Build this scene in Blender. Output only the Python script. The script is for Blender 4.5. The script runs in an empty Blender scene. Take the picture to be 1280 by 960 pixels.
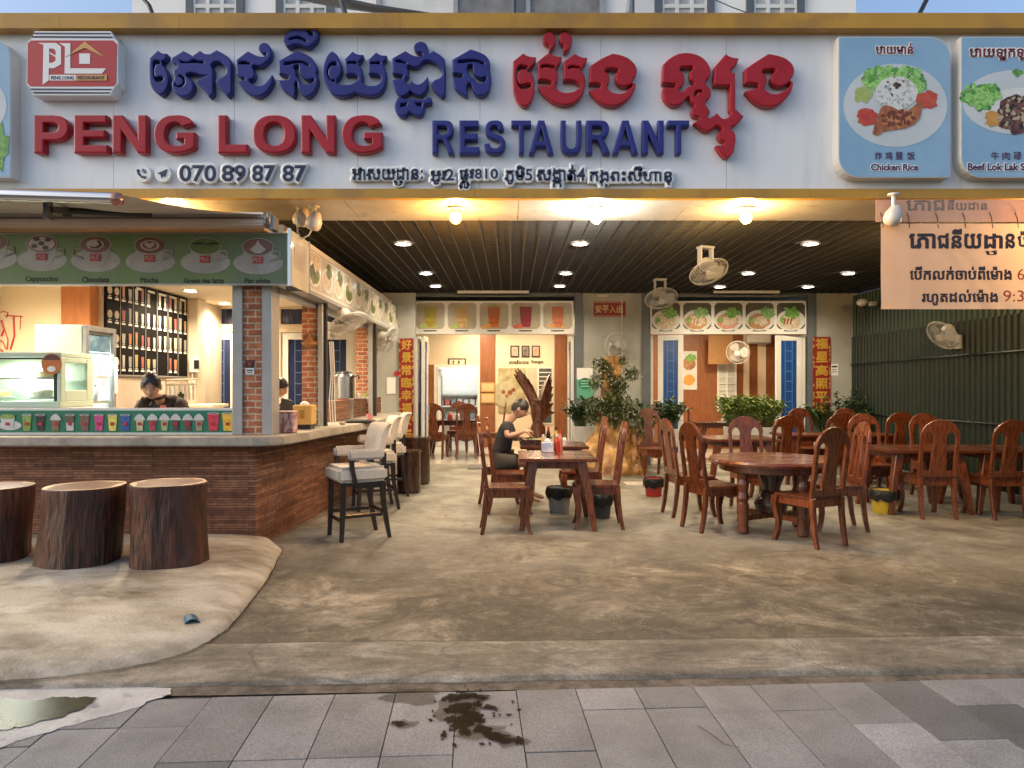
import bpy, bmesh, math, random
from mathutils import Vector, Matrix, Euler, noise as mnoise
from mathutils.geometry import tessellate_polygon
R = math.radians
PI = math.pi
random.seed(7)
SC = bpy.context.scene
COL = SC.collection
# ------------------------------------------------------------------ camera, sky, sun, exposure
FPX = 890.0                      # focal length in pixels of the 1280 wide photograph
HOR = 482.0                      # horizon row
EYE = 1.5
cam = bpy.data.cameras.new("camera")
cam.sensor_width = 36.0
cam.lens = 36.0 * FPX / 1280.0
cam.shift_y = (HOR - 480.0) / 1280.0
cam.clip_end = 3000
camo = bpy.data.objects.new("camera", cam)
COL.objects.link(camo)
camo.location = (0, 0, EYE)
camo.rotation_euler = (PI / 2, 0, 0)
SC.camera = camo

SUN_EL, SUN_AZ = R(30), R(255)   # soft low light from behind the viewer
world = bpy.data.worlds.new("World")
SC.world = world
world.use_nodes = True
wn = world.node_tree
bg = wn.nodes["Background"]
sky = wn.nodes.new("ShaderNodeTexSky")
sky.sky_type = 'NISHITA'
sky.sun_disc = False
sky.sun_elevation = SUN_EL
sky.sun_rotation = SUN_AZ
sky.air_density = 1.0
sky.dust_density = 2.5
sky.ozone_density = 1.0
wn.links.new(sky.outputs[0], bg.inputs[0])
bg.inputs[1].default_value = 0.13
sl = bpy.data.lights.new("sun", 'SUN')
sl.energy = 0.3
sl.angle = R(40)
sl.color = (1.0, 0.97, 0.93)
so = bpy.data.objects.new("sun", sl)
COL.objects.link(so)
so.rotation_euler = (R(90) - SUN_EL, 0, R(-75))
SC.view_settings.view_transform = 'Standard'
SC.view_settings.look = 'None'
SC.view_settings.gamma = 1
SC.view_settings.use_curve_mapping = False
SC.view_settings.exposure = 0.88
SC.cycles.use_denoising = True
SC.cycles.max_bounces = 7
SC.cycles.diffuse_bounces = 4
SC.cycles.glossy_bounces = 4
SC.cycles.transparent_max_bounces = 12
SC.cycles.sample_clamp_indirect = 4.0
SC.cycles.caustics_reflective = False
SC.cycles.caustics_refractive = False
POW = 1.3                        # common factor of all lamps

# ------------------------------------------------------------------ objects and labels
MATX = {}
def W(px, py, D):
    return Vector(((px - 640.0) / FPX * D, D, EYE - (py - HOR) / FPX * D))
def G(px, py, z=0.0):
    D = FPX * (EYE - z) / (py - HOR)
    return Vector(((px - 640.0) / FPX * D, D, z))
def tag(o, label, cat=None, group=None):
    o["label"] = label
    if cat: o["category"] = cat
    if group: o["group"] = group
    return o
def thing(name, label, cat, loc=(0, 0, 0), rz=0.0, group=None, rot=None):
    o = bpy.data.objects.new(name, None)
    o.empty_display_size = 0.1
    COL.objects.link(o)
    o.location = loc
    o.rotation_euler = rot if rot else (0, 0, rz)
    MATX[o.name] = Matrix.Translation(Vector(loc)) @ Euler(o.rotation_euler).to_matrix().to_4x4()
    return tag(o, label, cat, group)
def structure(o):
    o["kind"] = "structure"
    return o
def clone(o, parent=None):
    c = o.copy()
    COL.objects.link(c)
    c.parent = parent
    for ch in list(KIDS.get(o.name, [])):
        k = clone(ch, c)
        KIDS.setdefault(c.name, []).append(k)
    return c
KIDS = {}
def place(proto, loc, rz, label, group=None, first=[], cat=None):
    """first use moves the prototype itself, later uses copy it with its parts"""
    if proto.name not in first:
        first.append(proto.name)
        o = proto
    else:
        o = clone(proto)
    o.location = loc
    o.rotation_euler = (0, 0, rz)
    o["label"] = label
    if group: o["group"] = group
    if cat: o["category"] = cat
    return o

class MB:
    """a mesh being collected"""
    def __init__(s):
        s.bm = bmesh.new()
        s.M = Matrix.Identity(4)
    def v(s, p):
        return s.bm.verts.new(s.M @ Vector(p))
    def face(s, ps):
        try:
            return s.bm.faces.new([s.v(p) for p in ps])
        except ValueError:
            return None
    def box(s, c, d, rot=None):
        x, y, z = d[0] / 2, d[1] / 2, d[2] / 2
        m = Matrix.Translation(Vector(c))
        if rot is not None:
            m = m @ Euler(rot).to_matrix().to_4x4()
        vs = [s.v(m @ Vector((i * x, j * y, k * z))) for i in (-1, 1) for j in (-1, 1) for k in (-1, 1)]
        for f in ((0, 1, 3, 2), (4, 6, 7, 5), (0, 4, 5, 1), (2, 3, 7, 6), (0, 2, 6, 4), (1, 5, 7, 3)):
            s.bm.faces.new([vs[i] for i in f])
        return s
    def bx(s, x0, x1, y0, y1, z0, z1):
        return s.box(((x0 + x1) / 2, (y0 + y1) / 2, (z0 + z1) / 2), (abs(x1 - x0), abs(y1 - y0), abs(z1 - z0)))
    def loft(s, rings, cap=True, closed=True):
        rs = [[s.v(p) for p in r] for r in rings]
        n = len(rs[0])
        for a, b in zip(rs, rs[1:]):
            for i in range(n if closed else n - 1):
                j = (i + 1) % n
                try:
                    s.bm.faces.new((a[i], a[j], b[j], b[i]))
                except ValueError:
                    pass
        if cap:
            for r in (rs[0][::-1], rs[-1]):
                try:
                    s.bm.faces.new(r)
                except ValueError:
                    pass
        return s
    def tube(s, pts, r, n=8, cap=True):
        pts = [Vector(p) for p in pts]
        rr = r if isinstance(r, (list, tuple)) else [r] * len(pts)
        rings = []
        up = Vector((0, 0, 1))
        prev = None
        for i, p in enumerate(pts):
            d = (pts[min(i + 1, len(pts) - 1)] - pts[max(i - 1, 0)])
            if d.length < 1e-9: d = Vector((0, 0, 1))
            d.normalize()
            if prev is None:
                a = d.cross(up)
                if a.length < 1e-3: a = d.cross(Vector((1, 0, 0)))
            else:
                a = prev - d * prev.dot(d)
            a.normalize(); prev = a
            b = d.cross(a)
            rings.append([p + (a * math.cos(2 * PI * k / n) + b * math.sin(2 * PI * k / n)) * rr[i] for k in range(n)])
        return s.loft(rings, cap)
    def lathe(s, prof, c=(0, 0, 0), n=20, axis='z', cap=True):
        rings = []
        for r, h in prof:
            ring = []
            for k in range(n):
                a = 2 * PI * k / n
                u, w = r * math.cos(a), r * math.sin(a)
                p = (u, w, h) if axis == 'z' else ((u, h, w) if axis == 'y' else (h, u, w))
                ring.append(Vector(p) + Vector(c))
            rings.append(ring)
        return s.loft(rings, cap)
    def ball(s, c, r, n=12, m=8):
        if not isinstance(r, (tuple, list)): r = (r, r, r)
        rings = []
        for j in range(m + 1):
            t = PI * (j / m)
            k0 = max(math.sin(t), 0.02)
            rings.append([Vector((c[0] + r[0] * k0 * math.cos(2 * PI * k / n), c[1] + r[1] * k0 * math.sin(2 * PI * k / n), c[2] - r[2] * math.cos(t))) for k in range(n)])
        return s.loft(rings)
    def prism(s, loops, y0, y1, plane='xz'):
        """2D loops (outer, holes...) extruded between y0 and y1 along the third axis"""
        def P(p, h):
            if plane == 'xz': return (p[0], h, p[1])
            if plane == 'xy': return (p[0], p[1], h)
            return (h, p[0], p[1])
        flat = [Vector((p[0], p[1], 0)) for l in loops for p in l]
        tri = tessellate_polygon([[Vector((p[0], p[1], 0)) for p in l] for l in loops])
        A = [s.v(P(p, y0)) for p in flat]
        B = [s.v(P(p, y1)) for p in flat]
        for t in tri:
            try:
                s.bm.faces.new([A[i] for i in t]); s.bm.faces.new([B[i] for i in reversed(t)])
            except ValueError:
                pass
        k = 0
        for l in loops:
            n = len(l)
            for i in range(n):
                a, b = k + i, k + (i + 1) % n
                try:
                    s.bm.faces.new((A[a], A[b], B[b], B[a]))
                except ValueError:
                    pass
            k += n
        return s
    def sheet(s, pts):
        """flat polygon from 3D points"""
        tri = tessellate_polygon([[Vector(p) for p in pts]])
        vs = [s.v(p) for p in pts]
        for t in tri:
            try: s.bm.faces.new([vs[i] for i in t])
            except ValueError: pass
        return s
    def mesh(s, me, m=None):
        m = (s.M @ m) if m is not None else s.M
        vs = [s.bm.verts.new(m @ v.co) for v in me.vertices]
        for p in me.polygons:
            try: s.bm.faces.new([vs[i] for i in p.vertices])
            except ValueError: pass
        return s
    def build(s, name, mat, parent=None, world=False, smooth=False, bevel=0.0, sub=0, label=None, seg=1, recalc=True):
        if recalc:
            bmesh.ops.recalc_face_normals(s.bm, faces=s.bm.faces[:])
        if bevel > 0:
            es = [e for e in s.bm.edges if len(e.link_faces) == 2 and e.calc_face_angle(0) > 0.6]
            bmesh.ops.bevel(s.bm, geom=es, offset=bevel, segments=seg, affect='EDGES', clamp_overlap=True)
        me = bpy.data.meshes.new(name)
        if world and parent is not None:
            s.bm.transform(MATX[parent.name].inverted())
        if smooth:
            ang = 3.2 if smooth is True else smooth
            for f in s.bm.faces: f.smooth = True
            for e in s.bm.edges:
                if len(e.link_faces) == 2 and e.calc_face_angle(0) > ang * 0.28:
                    e.smooth = False
        s.bm.to_mesh(me)
        s.bm.free()
        for m in (mat if isinstance(mat, (list, tuple)) else [mat]):
            me.materials.append(m)
        o = bpy.data.objects.new(name, me)
        COL.objects.link(o)
        if sub:
            md = o.modifiers.new("smooth", 'SUBSURF'); md.levels = sub; md.render_levels = sub
        if parent is not None:
            o.parent = parent
            MATX[o.name] = MATX[parent.name]
            KIDS.setdefault(parent.name, []).append(o)
        else:
            MATX[o.name] = Matrix.Identity(4)
        if label: o["label"] = label
        return o

# ------------------------------------------------------------------ lettering
def _obj_mesh(ob):
    COL.objects.link(ob)
    dg = bpy.context.evaluated_depsgraph_get()
    me = bpy.data.meshes.new_from_object(ob.evaluated_get(dg))
    COL.objects.unlink(ob)
    bpy.data.objects.remove(ob)
    return me
_TX = {}
def text_me(body, bold=0.0, solid=True):
    """lettering with cap height near 0.7; z from 0 to 1; bold = outline radius"""
    key = (body, bold, solid)
    if key in _TX: return _TX[key]
    bm = bmesh.new()
    def add(fill, ext, bev):
        cu = bpy.data.curves.new("t", 'FONT')
        cu.body = body; cu.size = 1.0; cu.extrude = ext; cu.resolution_u = 3
        if not fill: cu.fill_mode = 'NONE'
        cu.bevel_depth = bev; cu.bevel_resolution = 1
        me = _obj_mesh(bpy.data.objects.new("t", cu))
        zs = [v.co.z for v in me.vertices] or [0, 1]
        lo, hi = min(zs), max(zs)
        for v in me.vertices:
            v.co.z = (v.co.z - lo) / (hi - lo) if hi > lo else 0
        bm.from_mesh(me)
        bpy.data.meshes.remove(me)
    add(True, 0.5, 0.0)
    if bold > 0:
        add(False, 0.0, bold)
    me = bpy.data.meshes.new("t")
    bm.to_mesh(me); bm.free()
    _TX[key] = me
    return me
def txt(mb, body, x0, x1, z0, z1, y, th, bold=0.0, M=None, by='xz'):
    """lettering fitted into x0..x1, z0..z1 of a plane facing -y; front at y-th"""
    me = text_me(body, bold)
    xs = [v.co.x for v in me.vertices]; ys = [v.co.y for v in me.vertices]
    if not xs: return
    ax, bx_, ay, by_ = min(xs), max(xs), min(ys), max(ys)
    sx = (x1 - x0) / max(bx_ - ax, 1e-6); sy = (z1 - z0) / max(by_ - ay, 1e-6)
    m = Matrix(((sx, 0, 0, x0 - ax * sx), (0, 0, -th, y), (0, sy, 0, z0 - ay * sy), (0, 0, 0, 1)))
    mb.mesh(me, (M @ m) if M is not None else m)
def curve_me(loops, ext, bev):
    """closed smooth outlines (x, y[, 1 = sharp corner]) as a solid with chamfered edges, z from 0 to 2*(ext+bev)"""
    cu = bpy.data.curves.new("c", 'CURVE')
    cu.dimensions = '2D'; cu.fill_mode = 'BOTH'; cu.extrude = ext; cu.bevel_depth = bev; cu.bevel_resolution = 1; cu.offset = -bev
    cu.resolution_u = 4
    for l in loops:
        sp = cu.splines.new('BEZIER')
        sp.bezier_points.add(len(l) - 1)
        for b, p in zip(sp.bezier_points, l):
            b.co = (p[0], p[1], 0)
            t = 'VECTOR' if len(p) > 2 and p[2] else 'AUTO'
            b.handle_left_type = t; b.handle_right_type = t
        sp.use_cyclic_u = True
    me = _obj_mesh(bpy.data.objects.new("c", cu))
    lo = min(v.co.z for v in me.vertices)
    for v in me.vertices: v.co.z -= lo
    return me

# ------------------------------------------------------------------ materials
def mat(name, c1, c2=None, scale=6.0, rough=0.6, metal=0.0, bump=0.0, bscale=60.0, stretch=(1, 1, 1), detail=6.0, lo=0.35, hi=0.65,
        coat=0.0, vary=0.0, spec=0.5, rvar=0.0, c3=None, scale3=1.5, lo3=0.5, hi3=0.7, world=False):
    m = bpy.data.materials.new(name)
    m.use_nodes = True
    nt = m.node_tree; N = nt.nodes; L = nt.links
    b = N["Principled BSDF"]
    b.inputs["Roughness"].default_value = rough
    b.inputs["Metallic"].default_value = metal
    b.inputs["Specular IOR Level"].default_value = spec
    b.inputs["Coat Weight"].default_value = coat
    b.inputs["Coat Roughness"].default_value = 0.15
    b.inputs["Base Color"].default_value = (*c1, 1)
    tc = N.new("ShaderNodeTexCoord")
    mp = N.new("ShaderNodeMapping")
    mp.inputs["Scale"].default_value = stretch
    if world:
        ge = N.new("ShaderNodeNewGeometry"); L.new(ge.outputs["Position"], mp.inputs[0])
    else:
        L.new(tc.outputs["Object"], mp.inputs[0])
    col = None
    if c2 is not None:
        nz = N.new("ShaderNodeTexNoise"); nz.inputs["Scale"].default_value = scale; nz.inputs["Detail"].default_value = detail
        nz.inputs["Roughness"].default_value = 0.62
        L.new(mp.outputs[0], nz.inputs["Vector"])
        rp = N.new("ShaderNodeValToRGB")
        rp.color_ramp.elements[0].position = lo; rp.color_ramp.elements[0].color = (*c1, 1)
        rp.color_ramp.elements[1].position = hi; rp.color_ramp.elements[1].color = (*c2, 1)
        L.new(nz.outputs["Fac"], rp.inputs[0])
        col = rp.outputs[0]
        if rvar:
            mr = N.new("ShaderNodeMapRange"); mr.inputs[1].default_value = 0.3; mr.inputs[2].default_value = 0.7
            mr.inputs[3].default_value = rough - rvar; mr.inputs[4].default_value = rough + rvar
            L.new(nz.outputs["Fac"], mr.inputs[0]); L.new(mr.outputs[0], b.inputs["Roughness"])
    if c3 is not None:
        nz3 = N.new("ShaderNodeTexNoise"); nz3.inputs["Scale"].default_value = scale3; nz3.inputs["Detail"].default_value = 7
        nz3.inputs["Roughness"].default_value = 0.6
        L.new(mp.outputs[0], nz3.inputs["Vector"])
        mr3 = N.new("ShaderNodeMapRange"); mr3.inputs[1].default_value = lo3; mr3.inputs[2].default_value = hi3
        L.new(nz3.outputs["Fac"], mr3.inputs[0])
        mx = N.new("ShaderNodeMix"); mx.data_type = 'RGBA'
        L.new(mr3.outputs[0], mx.inputs[0])
        if col: L.new(col, mx.inputs[6])
        else: mx.inputs[6].default_value = (*c1, 1)
        mx.inputs[7].default_value = (*c3, 1)
        col = mx.outputs[2]
    if vary:
        oi = N.new("ShaderNodeObjectInfo")
        mr = N.new("ShaderNodeMapRange"); mr.inputs[3].default_value = 1 - vary; mr.inputs[4].default_value = 1 + vary
        L.new(oi.outputs["Random"], mr.inputs[0])
        vm = N.new("ShaderNodeVectorMath"); vm.operation = 'SCALE'
        if col: L.new(col, vm.inputs[0])
        else: vm.inputs[0].default_value = c1
        L.new(mr.outputs[0], vm.inputs["Scale"])
        col = vm.outputs[0]
    if col: L.new(col, b.inputs["Base Color"])
    if bump:
        nb = N.new("ShaderNodeTexNoise"); nb.inputs["Scale"].default_value = bscale; nb.inputs["Detail"].default_value = 5
        L.new(mp.outputs[0], nb.inputs["Vector"])
        bp = N.new("ShaderNodeBump"); bp.inputs["Strength"].default_value = bump; bp.inputs["Distance"].default_value = 0.02
        L.new(nb.outputs["Fac"], bp.inputs["Height"]); L.new(bp.outputs[0], b.inputs["Normal"])
    return m
def emis(name, c, s):
    m = bpy.data.materials.new(name); m.use_nodes = True
    b = m.node_tree.nodes["Principled BSDF"]
    b.inputs["Base Color"].default_value = (*c, 1)
    b.inputs["Emission Color"].default_value = (*c, 1)
    b.inputs["Emission Strength"].default_value = s
    return m
def glassm(name, tint=(1, 1, 1), fac=0.1, rough=0.02):
    m = bpy.data.materials.new(name); m.use_nodes = True
    nt = m.node_tree; N = nt.nodes; L = nt.links
    N.remove(N["Principled BSDF"])
    t = N.new("ShaderNodeBsdfTransparent"); t.inputs[0].default_value = (*tint, 1)
    g = N.new("ShaderNodeBsdfGlossy"); g.inputs["Roughness"].default_value = rough
    lw = N.new("ShaderNodeLayerWeight"); lw.inputs[0].default_value = 0.12
    ad = N.new("ShaderNodeMath"); ad.operation = 'ADD'; ad.inputs[1].default_value = fac; ad.use_clamp = True
    L.new(lw.outputs[0], ad.inputs[0])
    mx = N.new("ShaderNodeMixShader")
    L.new(ad.outputs[0], mx.inputs[0]); L.new(t.outputs[0], mx.inputs[1]); L.new(g.outputs[0], mx.inputs[2])
    L.new(mx.outputs[0], N["Material Output"].inputs[0])
    return m
def brickm(name, c1, c2, mortar, bw, rh, ms, rough=0.85, bump=0.6, off=0.5, dirt=None):
    m = bpy.data.materials.new(name); m.use_nodes = True
    nt = m.node_tree; N = nt.nodes; L = nt.links
    b = N["Principled BSDF"]; b.inputs["Roughness"].default_value = rough
    ge = N.new("ShaderNodeNewGeometry"); sp = N.new("ShaderNodeSeparateXYZ"); L.new(ge.outputs["Position"], sp.inputs[0])
    ad = N.new("ShaderNodeMath"); ad.operation = 'ADD'; L.new(sp.outputs[0], ad.inputs[0]); L.new(sp.outputs[1], ad.inputs[1])
    nz0 = N.new("ShaderNodeTexNoise"); nz0.inputs["Scale"].default_value = 9; L.new(ge.outputs["Position"], nz0.inputs["Vector"])
    ws = N.new("ShaderNodeMath"); ws.operation = 'MULTIPLY_ADD'; ws.inputs[1].default_value = rh * 0.35; L.new(nz0.outputs["Fac"], ws.inputs[0]); L.new(sp.outputs[2], ws.inputs[2])
    cb = N.new("ShaderNodeCombineXYZ"); L.new(ad.outputs[0], cb.inputs[0]); L.new(ws.outputs[0], cb.inputs[1])
    br = N.new("ShaderNodeTexBrick"); L.new(cb.outputs[0], br.inputs["Vector"])
    br.offset = off
    br.inputs["Color1"].default_value = (*c1, 1); br.inputs["Color2"].default_value = (*c2, 1); br.inputs["Mortar"].default_value = (*mortar, 1)
    br.inputs["Scale"].default_value = 1.0; br.inputs["Mortar Size"].default_value = ms; br.inputs["Mortar Smooth"].default_value = 0.2
    br.inputs["Brick Width"].default_value = bw; br.inputs["Row Height"].default_value = rh; br.inputs["Bias"].default_value = -0.1
    nz = N.new("ShaderNodeTexNoise"); nz.inputs["Scale"].default_value = 14; nz.inputs["Detail"].default_value = 8; nz.inputs["Roughness"].default_value = 0.7
    L.new(ge.outputs["Position"], nz.inputs["Vector"])
    mr = N.new("ShaderNodeMapRange"); mr.inputs[1].default_value = 0.3; mr.inputs[2].default_value = 0.7; mr.inputs[3].default_value = 0.55; mr.inputs[4].default_value = 1.4
    L.new(nz.outputs["Fac"], mr.inputs[0])
    vm = N.new("ShaderNodeVectorMath"); vm.operation = 'SCALE'; L.new(br.outputs["Color"], vm.inputs[0]); L.new(mr.outputs[0], vm.inputs["Scale"])
    L.new(vm.outputs[0], b.inputs["Base Color"])
    h = N.new("ShaderNodeMath"); h.operation = 'MULTIPLY_ADD'; h.inputs[1].default_value = 0.35; L.new(nz.outputs["Fac"], h.inputs[0])
    inv = N.new("ShaderNodeMath"); inv.operation = 'SUBTRACT'; inv.inputs[0].default_value = 1.0; L.new(br.outputs["Fac"], inv.inputs[1]); L.new(inv.outputs[0], h.inputs[2])
    bp = N.new("ShaderNodeBump"); bp.inputs["Strength"].default_value = bump; bp.inputs["Distance"].default_value = 0.012
    L.new(h.outputs[0], bp.inputs["Height"]); L.new(bp.outputs[0], b.inputs["Normal"])
    return m
def woodm(name, dark, light, rough=0.35, coat=0.3, vary=0.12, ax='z', scale=1.0):
    st = {'z': (8, 8, 1.6), 'x': (1.6, 8, 8), 'y': (8, 1.6, 8)}[ax]
    return mat(name, dark, light, scale=2.2 * scale, stretch=st, rough=rough, coat=coat, vary=vary, bump=0.06, bscale=4, detail=8, lo=0.3, hi=0.72, rvar=0.08)

WHITE = mat("white_paint", (0.62, 0.61, 0.57), (0.72, 0.71, 0.67), scale=3, rough=0.45)
CREAM = mat("cream_paint", (0.62, 0.52, 0.38), (0.68, 0.57, 0.42), scale=1.5, rough=0.7)
KIOSKW = mat("kiosk_wall_paint", (0.70, 0.60, 0.45), (0.76, 0.66, 0.5), scale=1.2, rough=0.75)
PANELW = mat("composite_panel", (0.735, 0.75, 0.76), (0.78, 0.79, 0.80), scale=1.3, rough=0.28, c3=(0.64, 0.655, 0.67), scale3=2.6, lo3=0.48, hi3=0.72, stretch=(1.6, 1, 0.35))
YELLOW = mat("yellow_trim", (0.44, 0.225, 0.018), (0.52, 0.275, 0.025), scale=1.1, rough=0.3, c3=(0.36, 0.19, 0.03), scale3=1.6, lo3=0.5, hi3=0.6)
SILVER = mat("silver_soffit", (0.50, 0.47, 0.43), (0.62, 0.59, 0.54), scale=2.0, rough=0.42, metal=0.55, c3=(0.42, 0.39, 0.35), scale3=5, lo3=0.55, hi3=0.7)
NAVY = mat("navy_letter", (0.018, 0.022, 0.16), (0.025, 0.03, 0.20), scale=3, rough=0.36, spec=0.35)
REDL = mat("red_letter", (0.32, 0.008, 0.014), (0.40, 0.015, 0.024), scale=3, rough=0.3, spec=0.35)
NAVYT = mat("navy_print", (0.02, 0.025, 0.075), rough=0.4)
WHITEL = mat("white_letter", (0.78, 0.78, 0.76), rough=0.35)
REDP = mat("red_print", (0.42, 0.02, 0.025), rough=0.45)
BLACKP = mat("black_print", (0.012, 0.012, 0.014), rough=0.5)
BLACKM = mat("black_metal", (0.012, 0.012, 0.012), rough=0.45)
DARKC = mat("dark_ceiling", (0.010, 0.010, 0.011), rough=0.6)
RAILC = mat("dark_ceiling_rail", (0.075, 0.072, 0.07), rough=0.35, metal=0.4)
GREYW = mat("grey_green_wall", (0.33, 0.335, 0.305), (0.40, 0.405, 0.37), scale=2.2, rough=0.8, bump=0.08, bscale=60, c3=(0.28, 0.28, 0.255), scale3=0.9, lo3=0.52, hi3=0.72)
DKGREY = mat("dark_grey_trim", (0.085, 0.10, 0.115), (0.11, 0.125, 0.14), scale=4, rough=0.5)
CHROME = mat("steel", (0.55, 0.55, 0.55), rough=0.22, metal=1.0)
STEELB = mat("brushed_steel", (0.42, 0.43, 0.45), (0.55, 0.56, 0.58), scale=8, rough=0.35, metal=0.9)
ALU = mat("window_aluminium", (0.33, 0.33, 0.32), (0.40, 0.40, 0.39), scale=5, rough=0.4, metal=0.3)
GLASS = glassm("clear_glass", (0.97, 0.99, 0.98), 0.03)
BLUEG = mat("blue_glass", (0.012, 0.055, 0.22), (0.018, 0.075, 0.27), scale=5, rough=0.18, spec=0.6)
BLUEL = mat("blue_glass_leading", (0.10, 0.20, 0.42), rough=0.4)
WOODR = woodm("red_brown_wood", (0.056, 0.0115, 0.0033), (0.175, 0.045, 0.0125), rough=0.3, coat=0.25, vary=0.3, scale=2.2)
WOODT = woodm("table_wood", (0.065, 0.014, 0.005), (0.15, 0.042, 0.014), rough=0.25, coat=0.4, ax='x')
WOODD = woodm("dark_wood", (0.020, 0.009, 0.006), (0.055, 0.024, 0.014), rough=0.25, coat=0.4)
WOODP = woodm("wood_panel", (0.17, 0.055, 0.018), (0.27, 0.10, 0.034), rough=0.45, coat=0.1, vary=0.0)
WOODO = woodm("orange_wood_panel", (0.34, 0.11, 0.03), (0.46, 0.17, 0.05), rough=0.45, coat=0.1, vary=0.0)
BARK = mat("bark", (0.018, 0.0045, 0.0022), (0.14, 0.04, 0.02), scale=5, stretch=(5, 5, 0.8), rough=0.42, bump=1.0, bscale=7, detail=9, vary=0.25, c3=(0.045, 0.022, 0.014), scale3=1.3, lo3=0.5, hi3=0.72)
SAPW = mat("cut_wood", (0.50, 0.31, 0.17), (0.66, 0.46, 0.29), scale=9, rough=0.5, bump=0.1)
def ringwood():
    m = mat("heart_wood", (0.085, 0.024, 0.011), (0.23, 0.085, 0.042), scale=7, rough=0.4, bump=0.1)
    nt = m.node_tree; N = nt.nodes; L = nt.links
    tc = N.new("ShaderNodeTexCoord"); wv = N.new("ShaderNodeTexWave"); wv.wave_type = 'RINGS'; wv.rings_direction = 'Z'
    wv.inputs["Scale"].default_value = 11; wv.inputs["Distortion"].default_value = 5; wv.inputs["Detail"].default_value = 3; wv.inputs["Detail Scale"].default_value = 1.2
    L.new(tc.outputs["Object"], wv.inputs[0])
    b = N["Principled BSDF"]; src = b.inputs["Base Color"].links[0].from_socket
    mr = N.new("ShaderNodeMapRange"); mr.inputs[3].default_value = 0.5; mr.inputs[4].default_value = 1.25; L.new(wv.outputs["Fac"], mr.inputs[0])
    vm = N.new("ShaderNodeVectorMath"); vm.operation = 'SCALE'; L.new(src, vm.inputs[0]); L.new(mr.outputs[0], vm.inputs["Scale"]); L.new(vm.outputs[0], b.inputs["Base Color"])
    return m
HEARTW = ringwood()
FABRIC = mat("beige_fabric", (0.50, 0.45, 0.385), (0.60, 0.55, 0.48), scale=60, rough=0.9, bump=0.25, bscale=220, c3=(0.36, 0.31, 0.25), scale3=6, lo3=0.52, hi3=0.75)
ESPR = mat("espresso_wood", (0.010, 0.007, 0.006), (0.02, 0.014, 0.011), scale=12, rough=0.3, coat=0.3)
BRICK = brickm("red_brick", (0.36, 0.11, 0.05), (0.50, 0.19, 0.09), (0.52, 0.42, 0.32), 0.15, 0.062, 0.008)
SLATEB = brickm("thin_brown_brick", (0.16, 0.06, 0.03), (0.33, 0.15, 0.078), (0.07, 0.034, 0.02), 0.55, 0.024, 0.003, bump=1.0, off=0.37)
CTOP = mat("counter_concrete", (0.28, 0.245, 0.20), (0.40, 0.36, 0.30), scale=7, rough=0.55, bump=0.15, bscale=30, c3=(0.20, 0.17, 0.13), scale3=4, lo3=0.5, hi3=0.75)
GREENM = mat("green_corrugated", (0.0045, 0.012, 0.007), (0.008, 0.018, 0.0105), scale=1.2, rough=0.5, spec=0.35, c3=(0.003, 0.007, 0.0045), scale3=1.0, lo3=0.5, hi3=0.75)
LEAF = mat("leaf", (0.030, 0.075, 0.022), (0.075, 0.14, 0.045), scale=7, rough=0.45, vary=0.1)
LEAFY = mat("leaf_yellow_green", (0.10, 0.17, 0.03), (0.25, 0.34, 0.09), scale=7, rough=0.45)
LEAFD = mat("leaf_dark", (0.025, 0.06, 0.024), (0.075, 0.125, 0.055), scale=7, rough=0.45)
GOLDR = mat("gold_rock", (0.14, 0.05, 0.012), (0.58, 0.33, 0.10), scale=5, rough=0.35, bump=1.0, bscale=12, coat=0.25, detail=9)
SKIN = mat("skin", (0.44, 0.25, 0.17), (0.50, 0.29, 0.20), scale=20, rough=0.5)
HAIR = mat("black_hair", (0.010, 0.009, 0.009), (0.022, 0.019, 0.018), scale=30, stretch=(1, 1, 6), rough=0.38)
PLAST = mat("white_plastic", (0.60, 0.59, 0.56), rough=0.4)
GREYPL = mat("grey_plastic", (0.22, 0.23, 0.24), rough=0.4)
BAG = mat("black_bag", (0.006, 0.007, 0.007), (0.016, 0.017, 0.016), scale=30, spec=0.3, rough=0.32, bump=0.6, bscale=40)
TILEF = mat("white_floor_tile", (0.56, 0.52, 0.45), (0.62, 0.58, 0.5), scale=1, rough=0.12)
GOLDT = mat("gold_print", (0.55, 0.34, 0.05), rough=0.4)
COUPR = mat("red_paper", (0.17, 0.003, 0.004), (0.22, 0.005, 0.006), scale=8, rough=0.55)
WSTONE = mat("white_planter", (0.50, 0.50, 0.47), (0.58, 0.58, 0.55), scale=6, rough=0.5)
def lamp(kind, loc, power, color, size=0.08, rot=(0, 0, 0), name="lamp_light", parent=None, spot=None):
    l = bpy.data.lights.new(name, kind)
    l.energy = power * POW; l.color = color
    if kind == 'AREA': l.shape = 'DISK'; l.size = size
    elif kind in ('POINT', 'SPOT'): l.shadow_soft_size = size
    if kind == 'SPOT': l.spot_size = R(spot or 150); l.spot_blend = 0.8
    o = bpy.data.objects.new(name, l); COL.objects.link(o)
    o.location = loc; o.rotation_euler = rot
    if parent is not None: o.parent = parent
    return o
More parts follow.
